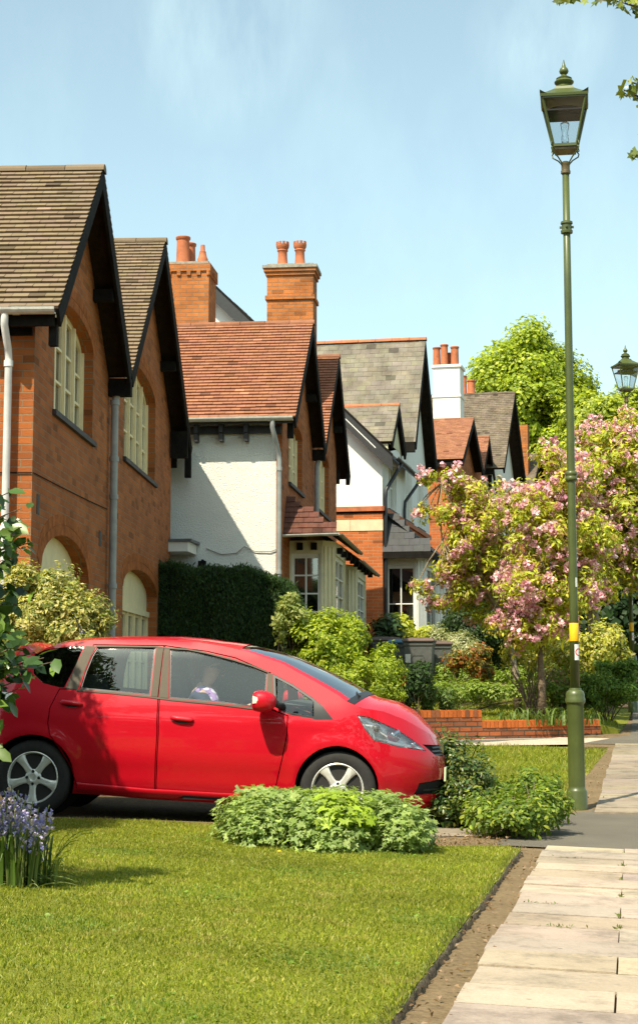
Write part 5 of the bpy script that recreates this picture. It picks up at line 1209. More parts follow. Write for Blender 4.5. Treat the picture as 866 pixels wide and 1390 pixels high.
# seats, steering wheel, dashboard
def seat(x,y,name='seat'):
    def rr(cx_,cz,w,d,h,tilt):
        return Matrix.Translation((cx_,y,cz))@Matrix.Rotation(tilt,4,'Y')
    mb=MB(); T=Matrix.Translation((x,y,.86))@Matrix.Rotation(-.30,4,'Y'); mb.box(-.06,.06,-.24,.24,-.25,.28,T); o=mb.build(name,CM['seat'],car,bevel=.05)
    mb=MB(); T=Matrix.Translation((x-.11,y,1.215))@Matrix.Rotation(-.25,4,'Y'); mb.box(-.04,.04,-.13,.13,-.07,.09,T); mb.build('headrest',CM['seat'],o,bevel=.03)
    mb=MB(); mb.box(x+.02,x+.5,y-.24,y+.24,.5,.66); mb.build('cushion',CM['seat'],o,bevel=.05)
seat(-.12,-.36);seat(-.12,.36)
mb=MB(); T=Matrix.Translation((-1.0,0,.95))@Matrix.Rotation(-.35,4,'Y'); mb.box(-.06,.06,-.6,.6,-.3,.2,T); mb.build('rear_seat',CM['seat'],car,bevel=.04)
mb=MB(); mb.loft([[(x,-.70,z),(x,-.3,z+.03),(x,.3,z+.03),(x,.70,z)] for x,z in ((.62,.80),(.66,.93),(.80,.97),(1.05,.955),(1.30,.92))]); mb.build('dashboard',plain('dash',(.13,.13,.13),.6,var=.1),car,smooth=True)
Tw=Matrix.Translation((.47,-.36,.90))@Matrix.Rotation(-R(65),4,'Y')
mb=MB(); mb.tube([Tw@Vector((.18*math.cos(a),.18*math.sin(a),0)) for a in [2*math.pi*k/28 for k in range(29)]],.014,8,caps=False); mb.bar(Tw@Vector((-.17,0,0)),Tw@Vector((.17,0,0)),.04,.02); mb.bar(Tw@Vector((0,0,-.02)),Tw@Vector((0,0,-.22)),.05,.05); mb.build('steering_wheel',CM['trim'],car,smooth=False)

# ---------------------------------------------------------------- the driver
def cw(x,y,z): return car.matrix_basis@Vector((x,y,z))
CMX=Matrix.Translation(ctr)@Euler((0,R(1.9),YAW),'XYZ').to_matrix().to_4x4()
def skin(name,chain,edges,rad,mat,parent,sub=2,mats=None):
    me=bpy.data.meshes.new(name); me.from_pydata([tuple(v) for v in chain],edges,[]); o=bpy.data.objects.new(name,me); COL.objects.link(o); o.parent=parent
    o.modifiers.new('s','SKIN'); sv=me.skin_vertices[0].data
    for i,r_ in enumerate(rad): sv[i].radius=(r_,r_) if not hasattr(r_,'__len__') else r_
    sv[0].use_root=True
    sb=o.modifiers.new('u','SUBSURF'); sb.levels=sub; sb.render_levels=sub
    me.materials.append(mat)
    dg=bpy.context.evaluated_depsgraph_get(); ev=o.evaluated_get(dg); m2=bpy.data.meshes.new_from_object(ev); o.modifiers.clear(); o.data=m2
    m2.polygons.foreach_set('use_smooth',[True]*len(m2.polygons)); return o
DRV=empty('person',(0,0,0),0,'driver in sunglasses with dark hair and a navy and lilac top, inside the red car','person')
DRV.matrix_basis=CMX@Matrix.Translation((.12,-.36,.60))
skinm=plain('skin',(.70,.40,.28),.5,var=.08,scale=12); navy=plain('navy_cloth',(.035,.045,.11),.85,var=.3,scale=18,col2=(.02,.025,.05)); hairm=plain('dark_hair',(.02,.014,.010),.55,var=.4,scale=60,bump=.01,bscale=90)
pat,t_,p_,o_=newmat('patterned_cloth'); p_.inputs['Roughness'].default_value=.9; tc=N(t_,'ShaderNodeTexCoord'); vo=N(t_,'ShaderNodeTexVoronoi'); vo.inputs['Scale'].default_value=16; cr=N(t_,'ShaderNodeValToRGB'); e=cr.color_ramp.elements; e[0].position=.2;e[0].color=(.72,.62,.75,1);e[1].position=.75;e[1].color=(.06,.05,.20,1); k=e.new(.48);k.color=(.40,.22,.50,1); cr.color_ramp.interpolation='CONSTANT'
t_.links.new(tc.outputs['Object'],vo.inputs['Vector']); t_.links.new(vo.outputs['Distance'],cr.inputs[0]); t_.links.new(cr.outputs[0],p_.inputs['Base Color'])
# body: pelvis, spine, neck, skull; arms to the wheel; thighs and calves to the pedals
ch=[(0,0,.08),(-.03,0,.2),(-.07,0,.33),(-.075,0,.44),(-.05,0,.505),(-.025,0,.555),(-.005,0,.61),(.0,0,.675),(-.005,0,.725),
    (-.06,-.18,.42),(.05,-.24,.25),(.21,-.20,.25),(.30,-.155,.31), (-.06,.18,.42),(.05,.24,.25),(.21,.20,.25),(.30,.15,.31),
    (.2,-.11,.09),(.45,-.12,.10),(.72,-.12,-.18),(.82,-.12,-.2),(.2,.11,.09),(.45,.12,.10),(.72,.12,-.18),(.82,.12,-.2)]
ed=[(0,1),(1,2),(2,3),(3,4),(4,5),(5,6),(6,7),(7,8),(3,9),(9,10),(10,11),(11,12),(3,13),(13,14),(14,15),(15,16),(0,17),(17,18),(18,19),(19,20),(0,21),(21,22),(22,23),(23,24)]
ra=[(.12,.15),(.105,.14),(.11,.155),(.085,.12),(.052,.052),(.058,.062),(.085,.075),(.095,.078),(.06,.055),.058,.047,.038,.026,.058,.047,.038,.026,.08,.065,.05,.03,.08,.065,.05,.03]
bodyo=skin('body',ch,ed,ra,skinm,DRV)
# face details
mb=MB(); mb.loft([[(.092,-.008,.655),(.092,.008,.655)],[(.112,-.014,.625),(.112,.014,.625)],[(.09,-.018,.612),(.09,.018,.612)]]); mb.tube([(.085,-.022,.585),(.096,0,.582),(.085,.022,.585)],.007,6); mb.build('nose_and_mouth',skinm,bodyo,smooth=True)
mb=MB()
for s in (-1,1): mb.lathe([(.004,-.012),(.03,-.01),(.034,0),(.03,.008),(.004,.01)],12,T=Matrix.Translation((.0,s*.078,.645))@Matrix.Rotation(math.pi/2,4,'X')@Matrix.Scale(.7,4,(1,0,0)))
mb.build('ear',skinm,bodyo,smooth=True)
mb=MB()
for s in (-1,1):
    n=14; cx_=s*.036; mb.add([(.108-.010*((cx_+.03*math.cos(2*math.pi*k/n))/.07)**2,cx_+.031*math.cos(2*math.pi*k/n),.652+.024*math.sin(2*math.pi*k/n)) for k in range(n)],[tuple(range(n))])
    mb.tube([(.100,s*.066,.658),(.06,s*.083,.657),(.0,s*.086,.652)],.006,5)
    P=[(.103,s*.055,.676),(.085,s*.078,.672),(.055,s*.086,.668),(.055,s*.086,.640),(.085,s*.079,.632),(.103,s*.055,.628)]; mb.add(P,[tuple(range(6))])
mb.tube([(.108,-.012,.658),(.112,0,.662),(.108,.012,.658)],.005,5)
mb.build('sunglasses',CM['dark'],DRV)
# hair: cap of short dark hair following the skull
mb=MB(); n=18; rings=[]
for j in range(8):
    ph=math.pi*.56*j/7; rings.append([(-.012+.105*math.sin(ph)*math.cos(a)*(1.0)-.012, .094*math.sin(ph)*math.sin(a),.675+.105*math.cos(ph)-.03*max(0,-math.cos(a))*math.sin(ph)+ (.0 if j<6 else .05*max(0,math.cos(a)))) for a in [2*math.pi*k/n for k in range(n)]])
mb.loft(rings,closed=True,cap=True); ho=mb.build('hair',hairm,DRV,smooth=True)
dm=ho.modifiers.new('d','DISPLACE'); tx=bpy.data.textures.new('hairtx','CLOUDS'); tx.noise_scale=.03; dm.texture=tx; dm.strength=.02
# clothing: sweater shell over torso and arms, patterned scarf over the shoulder
cl=[ch[0],ch[1],ch[2],ch[3],(-.055,0,.49),ch[9],ch[10],ch[11],(.27,-.175,.29),ch[13],ch[14],ch[15],(.27,.17,.29)]
ced=[(0,1),(1,2),(2,3),(3,4),(3,5),(5,6),(6,7),(7,8),(3,9),(9,10),(10,11),(11,12)]
crd=[(.135,.165),(.12,.155),(.125,.17),(.10,.135),(.066,.066),.073,.06,.05,.038,.073,.06,.05,.038]
skin('sweater',cl,ced,crd,navy,DRV)
sc=[(-.04,-.12,.46),(.05,-.16,.40),(.07,-.19,.32),(.02,-.22,.27),(-.09,-.2,.42),(-.06,.1,.47),(.04,.0,.43)]
skin('scarf',sc,[(0,1),(1,2),(2,3),(0,4),(0,5),(0,6)],[.045,.05,.048,.035,.045,.04,.035],pat,DRV)
# hands on the wheel: palm plus five bent fingers
for s in (-1,1):
    b=Vector((.30,s*.155,.31)); 
    hb=[b,b+Vector((.05,0,.02)),b+Vector((.085,0,.035))]; he=[(0,1),(1,2)]; hr=[.022,(.018,.032),(.016,.034)]
    h=skin('hand',hb,he,hr,skinm,bodyo,sub=1)
    for q,(dy,L_) in enumerate(((-.027,.9),(-.009,1.05),(.009,1.0),(.026,.8))):
        p0=b+Vector((.075,dy,.035)); skin('finger',[p0,p0+Vector((.028*L_,0,.012)),p0+Vector((.048*L_,0,-.006)),p0+Vector((.042*L_,0,-.028))],[(0,1),(1,2),(2,3)],[.010,.009,.0085,.007],skinm,h,sub=1)
    p0=b+Vector((.04,-s*.028,.02)); skin('thumb',[p0,p0+Vector((.025,-s*.02,.012)),p0+Vector((.052,-s*.018,.012))],[(0,1),(1,2)],[.013,.011,.009],skinm,h,sub=1)
# ================================================================== PLANTS
def norm(a): return a/np.maximum(1e-9,np.linalg.norm(a,axis=1,keepdims=True))
def leafmesh(name,P,Nn,size,cols,mat,parent=None,aspect=.5,fold=.25,down=0.0,var=.18,sizevar=.3,shape='kite',dirbias=None,rng=RNG):
    """one folded leaf per point: P base, Nn facing normal"""
    n=len(P); Nn=norm(Nn); r=norm(rng.normal(size=(n,3)))
    if dirbias is not None: r=norm(r*.6+np.asarray(dirbias))
    d=r-Nn*np.sum(r*Nn,axis=1,keepdims=True); d=norm(d); d[:,2]-=down; d=norm(d); b=norm(np.cross(Nn,d)); Nn=np.cross(d,b)
    L=size*(1+rng.normal(size=(n,1))*sizevar).clip(.4,1.9); w=L*aspect*.5
    pal=np.asarray(cols,float); ci=rng.integers(0,len(pal),n); c=pal[ci]*(1+rng.normal(size=(n,1))*var).clip(.4,1.7)
    if shape=='kite':
        V=np.stack([P,P+d*L*.5+b*w+Nn*L*fold*.3,P+d*L-Nn*L*fold*.25,P+d*L*.5-b*w+Nn*L*fold*.3],1); k=4; F=np.array([[0,1,2],[0,2,3]])
    elif shape=='oval':
        V=np.stack([P,P+d*L*.3+b*w*.85+Nn*L*fold*.25,P+d*L*.68+b*w*.8+Nn*L*fold*.15,P+d*L-Nn*L*fold*.3,P+d*L*.68-b*w*.8+Nn*L*fold*.15,P+d*L*.3-b*w*.85+Nn*L*fold*.25,P+d*L*.5],1); k=7; F=np.array([[0,1,6],[1,2,6],[2,3,6],[3,4,6],[4,5,6],[5,0,6]])
    elif shape=='palm':
        pts=[];k=11
        V=[P]
        for j in range(10):
            a=-2.1+4.2*j/9; rr=1.0 if j%2==1 or j in(0,) else .55
            if j in (4,5): rr=.62 if j==4 else 1.1
            V.append(P+(d*math.cos(a)+b*math.sin(a))*L*.5*rr+Nn*L*fold*.25*(abs(math.sin(a*2.4))))
        V=np.stack(V,1); F=np.array([[0,j,j+1] for j in range(1,10)])
    elif shape=='blade':
        V=np.stack([P-b*w,P+b*w,P+d*L*.6+b*w*.7+Nn*0,P+d*L*.6-b*w*.7,P+d*L],1); k=5; F=np.array([[0,1,2],[0,2,3],[3,2,4]])
    Vf=V.reshape(-1,3); Ff=(F[None]+np.arange(n)[:,None,None]*k).reshape(-1,3)
    me=bpy.data.meshes.new(name); me.vertices.add(len(Vf)); me.vertices.foreach_set('co',Vf.astype(np.float32).ravel())
    me.loops.add(len(Ff)*3); me.loops.foreach_set('vertex_index',Ff.astype(np.int32).ravel()); me.polygons.add(len(Ff)); me.polygons.foreach_set('loop_start',(np.arange(len(Ff))*3).astype(np.int32))
    ca_=me.color_attributes.new('col','FLOAT_COLOR','POINT'); cc=np.ones((n,k,4),np.float32); cc[:,:,:3]=c[:,None,:]; ca_.data.foreach_set('color',cc.ravel())
    me.materials.append(mat); me.update(calc_edges=True)
    o=bpy.data.objects.new(name,me); COL.objects.link(o)
    if parent: o.parent=parent
    return o
def blobpts(blobs,n,shell=.55,clump=.0,nclump=0,rng=RNG,low=-1.0):
    """points through ellipsoids, denser to the outside, gathered in clumps"""
    vol=np.array([b[3]*b[4]*b[5] for b in blobs])**.67; vol=vol/vol.sum(); P=[];Nn=[]
    for b,v in zip(blobs,vol):
        c=np.array(b[:3]); r=np.array(b[3:6]); m=int(n*v)
        if nclump:
            q=max(3,int(nclump*v)); d=norm(rng.normal(size=(q,3))); d=d[d[:,2]>low] if (d[:,2]>low).sum()>2 else d; q=len(d)
            rad=(shell+(1-shell)*rng.random((q,1))**.6); cc=d*rad
            k=rng.integers(0,q,m); cs=clump*(.6+.8*rng.random(q))
            off=norm(rng.normal(size=(m,3)))*(rng.random((m,1))**.5)*cs[k][:,None]
            p=c+cc[k]*r+off; nn=d[k]*.6+off/clump*.8
        else:
            d=norm(rng.normal(size=(m,3))); rad=(shell+(1-shell)*rng.random((m,1))); p=c+d*rad*r; nn=d
        P.append(p);Nn.append(nn)
    return np.concatenate(P),np.concatenate(Nn)
def stems(mb,base,blobs,n,r0,rng,wig=.12,split=0):
    for i in range(n):
        b=blobs[rng.integers(0,len(blobs))]; t=Vector(b[:3])+Vector([(rng.random()-.5)*1.3*b[3+k] for k in range(3)]); a=Vector(base)+Vector(((rng.random()-.5)*.2,(rng.random()-.5)*.2,0))
        m=a.lerp(t,.5)+Vector(((rng.random()-.5)*wig*2,(rng.random()-.5)*wig*2,wig)); mb.tube([a,a.lerp(m,.5)+Vector((0,0,.03)),m,t],[r0,r0*.8,r0*.6,r0*.2],5,caps=False)
def shrub(name,label,cat,blobs,n,size,cols,stemn=10,r0=.012,group=None,mat=None,clump=.14,nclump=60,shape='kite',aspect=.5,up=.35,shell=.5,base=None,sizevar=.3,var=.18,down=.0,low=-.6,core=None,bark=None,ztop=None):
    b0=blobs[0]; bx=base or (b0[0],b0[1]); z0=gz(*bx)
    root=empty(name,(bx[0],bx[1],z0),0,label,cat,group)
    P,Nn=blobpts(blobs,n,shell,clump,nclump,low=low); ok=(P[:,2]>z0+.01)&(P[:,2]<(ztop or 1e9)+.015*np.sin(P[:,0]*9)); P=P[ok];Nn=Nn[ok]; Nn=norm(Nn)+np.array([0,0,up])+RNG.normal(size=P.shape)*.35
    P=P-np.array([bx[0],bx[1],z0])
    leafmesh('foliage',P,Nn,size,cols,mat or M['leaf'],root,aspect=aspect,shape=shape,sizevar=sizevar,var=var,down=down)
    mb=MB(); rng=np.random.default_rng(int(abs(bx[0]*100+bx[1]*10))+1); bl=[(b[0]-bx[0],b[1]-bx[1],b[2]-z0)+tuple(b[3:6]) for b in blobs]
    stems(mb,(0,0,-.03),bl,stemn,r0,rng); mb.build('stems',bark or M['bark'],root,smooth=True)
    return root
def bl(px,py,Y,rx,ry,rz):  # blob centred at a pixel, radii: pixels wide, metres deep, pixels tall
    p=at(px,py,Y); s=F/Y; return (p.x,p.y,p.z,rx/s,ry,rz/s)
GY=[(.16,.24,.02),(.20,.27,.025),(.11,.18,.02),(.25,.30,.03)]
GD=[(.022,.05,.012),(.03,.065,.016),(.018,.04,.012)]
GM_=[(.06,.12,.02),(.08,.15,.025),(.045,.095,.018)]
# ---- hedge of dark conifer behind the car
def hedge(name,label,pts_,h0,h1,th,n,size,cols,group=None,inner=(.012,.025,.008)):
    (x0,y0),(x1,y1)=pts_; a=Vector((x0,y0,0));b=Vector((x1,y1,0)); L=(b-a).length; rz=math.atan2(y1-y0,x1-x0); z0=gz(x0,y0)
    root=empty(name,(x0,y0,z0),rz,label,'hedge',group); g=RNG
    m=n; f_=g.random(m); P=np.zeros((m,3));Nn=np.zeros((m,3))
    top=lambda x: h0+(h1-h0)*(x/L)+.035*np.sin(x*5.1)+.03*np.sin(x*11.3+1)-.45*np.clip((x-(L-.45))/.45,0,1)**2.2
    x=g.random(m)*L; z=g.random(m); front=f_<.55; tp=(f_>=.55)&(f_<.8); end=f_>=.8
    P[:,0]=x; T=top(x)
    bul=.05*np.sin(x*3.3+z*4)+.04*np.sin(x*7.7-z*6)
    P[:,1]=np.where(front,-th/2-bul,(g.random(m)-.5)*th); P[:,2]=np.where(tp,T-.02,z*T); Nn[front]=(0,-1,.35); Nn[tp]=(0,-.2,1)
    P[end,0]=L-.02+.05*np.sin(z[end]*7)-.25*np.clip((z[end]-.75)/.25,0,1)**2; P[end,2]=z[end]*top(P[end,0]*0+L-.25); Nn[end]=(1,-.2,.3)
    P+=g.normal(size=P.shape)*.035; 
    leafmesh('foliage',P,Nn+g.normal(size=P.shape)*.5,size,cols,M['leaf'],root,aspect=.28,fold=.1,dirbias=(0,-.2,.9),var=.3)
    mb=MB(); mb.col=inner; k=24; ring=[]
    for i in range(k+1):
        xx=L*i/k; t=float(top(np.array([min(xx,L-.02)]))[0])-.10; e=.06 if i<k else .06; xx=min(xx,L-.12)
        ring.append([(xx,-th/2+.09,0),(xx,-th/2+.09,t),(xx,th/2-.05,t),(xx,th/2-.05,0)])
    mb.loft(ring,cap=True); mb.build('light_block_core',plain('hedge_inner',inner,.95,var=.4,scale=30,bump=.03,bscale=20),root)  # dark solid core added inside the foliage to block light
    return root
a=at(205,770,26.6); b=at(404,792,26.2)
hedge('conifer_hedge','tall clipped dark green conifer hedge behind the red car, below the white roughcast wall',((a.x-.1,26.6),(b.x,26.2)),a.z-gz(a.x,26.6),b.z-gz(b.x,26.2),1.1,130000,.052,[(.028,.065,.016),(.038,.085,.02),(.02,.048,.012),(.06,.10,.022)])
# ---- unseen tall clipped hedge, added left of the view to shade the car's rear
hedge('shade_hedge','unseen tall clipped hedge added left of the view to shade the car',((-3.52,10.6),(-3.52,13.3)),3.8,3.8,1.2,16000,.09,GM_)
# ---- variegated shrub behind the car
shrub('variegated_shrub','pale yellow variegated shrub spreading behind the rear of the red car','shrub',
 [bl(70,850,16.2,62,.45,62),bl(20,870,16.2,60,.5,80),bl(110,860,16.1,42,.4,45),bl(75,800,16.2,28,.3,32),bl(28,805,16.3,34,.3,38),bl(75,905,16.2,80,.45,60),bl(125,835,16.2,26,.25,22)],44000,.047,[(.46,.42,.10),(.40,.38,.12),(.25,.28,.06),(.12,.17,.03),(.55,.50,.20)],stemn=26,clump=.13,nclump=170,shell=.25,aspect=.42,low=-1)
# ---- climbing rose at the left edge, near the camera
def rose():
    root=empty('climbing_rose',(-2.02,8.9,0),0,'leafy green climbing shrub at the left edge, its twigs hanging in front of the car','climbing plant')
    base=Vector((-2.02,8.9,0)); rng=random.Random(12); mb=MB(); P=[];Nn=[]
    tips=[(14,668,8.9),(30,715,8.8),(36,735,8.9),(44,735,8.9),(30,690,9),(8,700,8.8),(25,760,9),(40,800,9.0),(50,812,8.9),(20,790,8.9),(10,840,8.8),(30,850,8.9),(60,893,8.9),(75,898,8.8),(48,885,9),(20,900,8.8),(35,920,8.9),(12,950,8.9),(25,935,9),(30,880,8.9),(8,985,8.9),(5,760,8.7),(0,730,8.7),(2,880,8.7),(-5,940,8.6),(-10,660,8.8),(14,880,8.7),(5,915,8.9),(28,903,8.8),(5,820,8.8),(15,740,8.8),(-6,800,8.8),(-2,860,8.6),(0,1020,8.7)]
    for (x,y,Y) in tips:
        t=at(x,y,Y)-base; a=Vector((0,0,.35+rng.random()*.5)); h=at(-45-rng.random()*30,min(y+60,1000),Y+.05)-base
        k0=h; mb.tube([Vector((0,0,-.02)),a,k0,k0.lerp(t,.5)+Vector((0,0,.05)),t],[.010,.008,.006,.004,.0025],5,caps=False)
        m=rng.randint(12,18)
        for j in range(m):
            f_=.25+.8*j/m; q=k0.lerp(t,f_)+Vector((0,0,.05*math.sin(math.pi*min(1,f_)))); q+=Vector((rng.gauss(0,.022),rng.gauss(0,.035),rng.gauss(0,.022))); P.append(q); Nn.append((rng.gauss(.1,.45),rng.gauss(-.55,.4),rng.gauss(.7,.4)))
    leafmesh('foliage',np.array([tuple(p) for p in P]),np.array(Nn),.082,[(.05,.10,.018),(.07,.14,.022),(.035,.075,.018),(.14,.22,.03)],M['leafg'],root,aspect=.62,shape='oval',fold=.22,down=.35,var=.25)
    # body of the climber outside the frame
    g=RNG; n=1500; Q=np.stack([g.normal(-.28,.14,n),g.normal(0,.22,n),g.random(n)*1.75+.15],1); leafmesh('foliage',Q,g.normal(size=(n,3))+np.array([.2,-.4,.6]),.082,[(.05,.10,.018),(.07,.14,.022),(.035,.075,.018)],M['leafg'],root,aspect=.62,shape='oval',down=.3)
    mb.build('stems',M['bark'],root,smooth=True)
rose()
# ---- bluebells
def bluebells():
    c=gnd(22,1212); root=empty('bluebell_clump',(c.x,c.y,c.z),0,'clump of tall blue-violet bluebells with strap leaves on the lawn, bottom left','flowers'); rng=random.Random(5)
    mbs=MB(); SP=[]
    tips=[(5,1075),(8,1085),(18,1082),(28,1087),(12,1097),(20,1105),(30,1095),(38,1100),(45,1108),(50,1112),(62,1102),(66,1095),(58,1118),(40,1118),(28,1112),(8,1110),(0,1092),(-8,1085),(-5,1100),(24,1075),(34,1080),(52,1098),(-14,1095),(15,1068),(60,1128),(3,1118),(44,1090)]
    for (x,y) in tips:
        Y=c.y+rng.uniform(-.22,.22); t=at(x,y,Y)-c; b=Vector((t.x*.55+rng.uniform(-.03,.03),(Y-c.y)*.6,0)); m=b.lerp(t,.55)+Vector(((b.x-t.x)*.15,0,.03))
        mbs.tube([b,m,t+Vector((.006,0,.01))],[.0045,.004,.0025],5,caps=False)
        hl=rng.uniform(.12,.19); PF=[];NF=[]; SP.append((PF,NF))
        for j in range(rng.randint(13,19)):
            f_=j/16; q=t-Vector((0,0,hl*f_)); ang=rng.uniform(0,6.28); r_=.012+.014*f_; PF.append(q+Vector((math.cos(ang)*r_,math.sin(ang)*r_,rng.uniform(-.004,.004)))); NF.append((math.cos(ang),math.sin(ang),-.5))
    mbs.col=(.14,.2,.04); mbs.build('stems',plain('bluebell_stem',(.16,.20,.05),.6,var=.1),root,smooth=True)
    # bell florets with flared lips, one part per flower spike
    cols=[(.32,.30,.64),(.40,.37,.70),(.27,.25,.56),(.54,.47,.66),(.48,.43,.72),(.60,.50,.52)]
    for PFk,NFk in SP:
        mb=MB()
        for q,n_ in zip(PFk,NFk):
            d=Vector(n_)+Vector((rng.gauss(0,.3),rng.gauss(0,.3),-.3)); d.normalize(); T=Matrix.Translation(q)@d.to_track_quat('Z','Y').to_matrix().to_4x4(); k=6; L=rng.uniform(.014,.021); mb.col=rng.choice(cols); s0=rng.uniform(.8,1.2)
            vs=[T@Vector((r_*s0*math.cos(2*math.pi*j/k+o_),r_*s0*math.sin(2*math.pi*j/k+o_),z)) for r_,z,o_ in ((.002,0,0),(.0055,L*.35,0),(.0065,L*.75,0),(.0115,L,.0)) for j in range(k)]
            mb.add(vs,[(i*k+j,i*k+(j+1)%k,(i+1)*k+(j+1)%k,(i+1)*k+j) for i in range(3) for j in range(k)])
        mb.build('flower_spike',M['petal'],root)
    # strap leaves arching outward
    mb=MB()
    for i in range(210):
        a=rng.uniform(0,6.28); r0=rng.uniform(0,.17); b=Vector((math.cos(a)*r0*1.3,math.sin(a)*r0,0)); h=rng.uniform(.18,.36) if i<150 else rng.uniform(.05,.11); out=rng.uniform(.03,.16) if i<150 else rng.uniform(.12,.30); da=a+rng.gauss(0,.5); w=rng.uniform(.006,.010)
        if i in (3,9): b=Vector((.16,0,0)); da=rng.uniform(-.1,.2); h=.33-.02*(i==9); out=.24; w=.012
        c_=rng.choice([(.07,.12,.02),(.10,.17,.03),(.05,.09,.02),(.16,.22,.06)]); mb.col=c_ if i<150 else rng.choice([(.22,.26,.10),(.14,.2,.05)])
        d=Vector((math.cos(da),math.sin(da),0)); sd_=Vector((-d.y,d.x,0)); L=[];Rr=[]
        for k in range(7):
            t=k/6; p=b+d*out*(t**1.6)+Vector((0,0,h*math.sin(t*math.pi*(.5 if i<120 else .72))/(1 if i<120 else 1))); ww=w*(1-t**2.5)+.0005; L.append(p-sd_*ww+Vector((0,0,.003)));Rr.append(p+sd_*ww+Vector((0,0,.003)))
        M_=[(l+r_)/2-Vector((0,0,.003)) for l,r_ in zip(L,Rr)]
        mb.loft([L,M_,Rr])
    mb.build('leaves',M['leafg'],root,smooth=True)
bluebells()
# ---- geranium mound in front of the car
gb=[bl(365,1118,12.2,50,.5,34),bl(440,1120,12.1,70,.55,34),bl(520,1124,12.0,58,.5,28),bl(334,1120,12.3,24,.3,30),bl(552,1132,11.9,24,.25,22),bl(405,1134,11.9,85,.35,24),bl(490,1138,11.8,85,.3,22),bl(345,1130,12.3,35,.3,24),bl(540,1138,11.8,36,.3,20),bl(450,1102,12.2,90,.3,18),bl(380,1100,12.3,70,.3,18),bl(345,1090,12.4,36,.3,12),bl(430,1092,12.3,45,.35,12)]
gp=shrub('geranium_bush','low mound of lobed pale green leaves in front of the red car','bush',gb,24000,.056,[(.24,.33,.085),(.29,.38,.11),(.19,.27,.07),(.34,.42,.13)],shape='palm',aspect=1,up=1.1,clump=.16,nclump=110,shell=.72,base=(gb[1][0],gb[1][1]),stemn=30,r0=.006,low=-.9,var=.16,ztop=at(440,1072,12.1).z)
gy=[bl(462,1108,11.7,36,.22,24),bl(440,1095,12.0,26,.2,12)]
P,Nn=blobpts(gy,900,.7,.1,30,low=-.2); k_=P[:,2]<at(440,1070,12.1).z; P=P[k_];Nn=Nn[k_]; P-=np.array(gp.location); leafmesh('young_leaves',P,Nn+np.array([0,-.4,.9]),.06,[(.26,.36,.03),(.32,.42,.04)],M['leaf'],gp,shape='palm',aspect=1)
# ---- shrubs in front of / beside the car nose
shrub('cotoneaster','dark glossy spreading shrub right beside the nose of the red car','shrub',[bl(618,1060,14.6,30,.45,44),bl(600,1095,14.4,26,.4,26),bl(640,1080,14.4,30,.4,34),bl(612,1020,14.8,20,.35,14),bl(650,1052,14.6,22,.3,18)],8000,.042,[(.035,.075,.015),(.05,.10,.018),(.10,.13,.02),(.16,.17,.03)],clump=.10,nclump=90,shell=.4,stemn=24,up=.6,mat=M['leafg'],shape='oval',low=-1)
# arching sprays over the shrub
root=empty('arching_spray',tuple(gnd(625,1110)),0,'thin arching green sprays rising from the dark shrub by the car nose','shrub'); mb=MB(); rng=random.Random(2); P=[];Nn=[]
for (x0,y0,x1,y1) in ((590,1012,560,1004),(620,1010,645,1018),(600,1000,590,1015),(640,1012,660,1030),(600,1010,618,1003)):
    c=gnd(625,1110); a=Vector((0,0.2,.05)); t=at(x1,y1,14.8)-c; h=at((x0+x1)/2,min(y0,y1)-6,14.8)-c; mb.tube([a,a.lerp(h,.6)+Vector((0,0,.08)),h,t],[.006,.005,.004,.002],5,caps=False)
    for j in range(60):
        f_=rng.random(); q=h.lerp(t,f_) if rng.random()<.6 else a.lerp(h,.4+.6*f_)+Vector((0,0,.06)); P.append(q+Vector((rng.gauss(0,.03),rng.gauss(0,.04),rng.gauss(0,.02)))); Nn.append((rng.gauss(0,.4),rng.gauss(-.2,.4),1))
mb.build('stems',M['bark'],root); leafmesh('foliage',np.array([tuple(p) for p in P]),np.array(Nn),.04,GM_+[(.16,.2,.03)],M['leaf'],root)
shrub('ground_cover_shrub','low bright green shrub at the foot of the nearest lamp post','shrub',[bl(700,1100,13.6,44,.5,23),bl(660,1106,13.6,26,.4,18),bl(738,1092,14.0,28,.5,24),bl(700,1112,13.4,36,.35,12),bl(678,1075,14.6,26,.5,14),bl(725,1062,14.9,32,.4,12),bl(755,1095,13.9,12,.3,14),bl(645,1085,14.2,16,.3,16)],9000,.043,[(.14,.22,.025),(.20,.28,.03),(.09,.15,.02),(.28,.32,.04)],clump=.09,nclump=150,shell=.4,stemn=24,up=.8,shape='oval',low=-1)
# ---- light green bushes beyond the bonnet
shrub('privet_bush','rounded bright yellow-green bush right of the dark hedge, under the bay window','shrub',[bl(448,882,25.6,44,.8,48),bl(424,868,25.6,26,.7,36),bl(474,872,25.6,26,.7,32),bl(440,915,25.4,42,.7,50),bl(410,905,25.6,18,.6,50)],24000,.062,[(.24,.32,.02),(.32,.40,.025),(.16,.24,.018),(.40,.44,.035)],clump=.16,nclump=160,shell=.55,stemn=20,low=-.8)
shrub('golden_shoots','upright pale green shoots between the hedge and the bay window','shrub',[bl(390,815,25.4,14,.3,26),bl(382,840,25.3,12,.3,30),bl(402,840,25.3,12,.3,22)],1500,.07,[(.28,.32,.08),(.2,.26,.05),(.36,.38,.12)],clump=.1,nclump=24,stemn=14,shell=.2,low=-1)
shrub('loose_green_bush','loose bright green bush reaching over the bonnet of the car','shrub',[bl(500,925,25.0,42,.7,36),bl(480,945,24.9,36,.6,20),bl(520,905,25.2,24,.5,26),bl(532,930,25,14,.5,26),bl(470,920,25,22,.5,20)],15000,.055,[(.24,.32,.02),(.32,.40,.028),(.15,.22,.018),(.38,.43,.04)],clump=.13,nclump=130,shell=.4,stemn=26,aspect=.4,low=-.9)
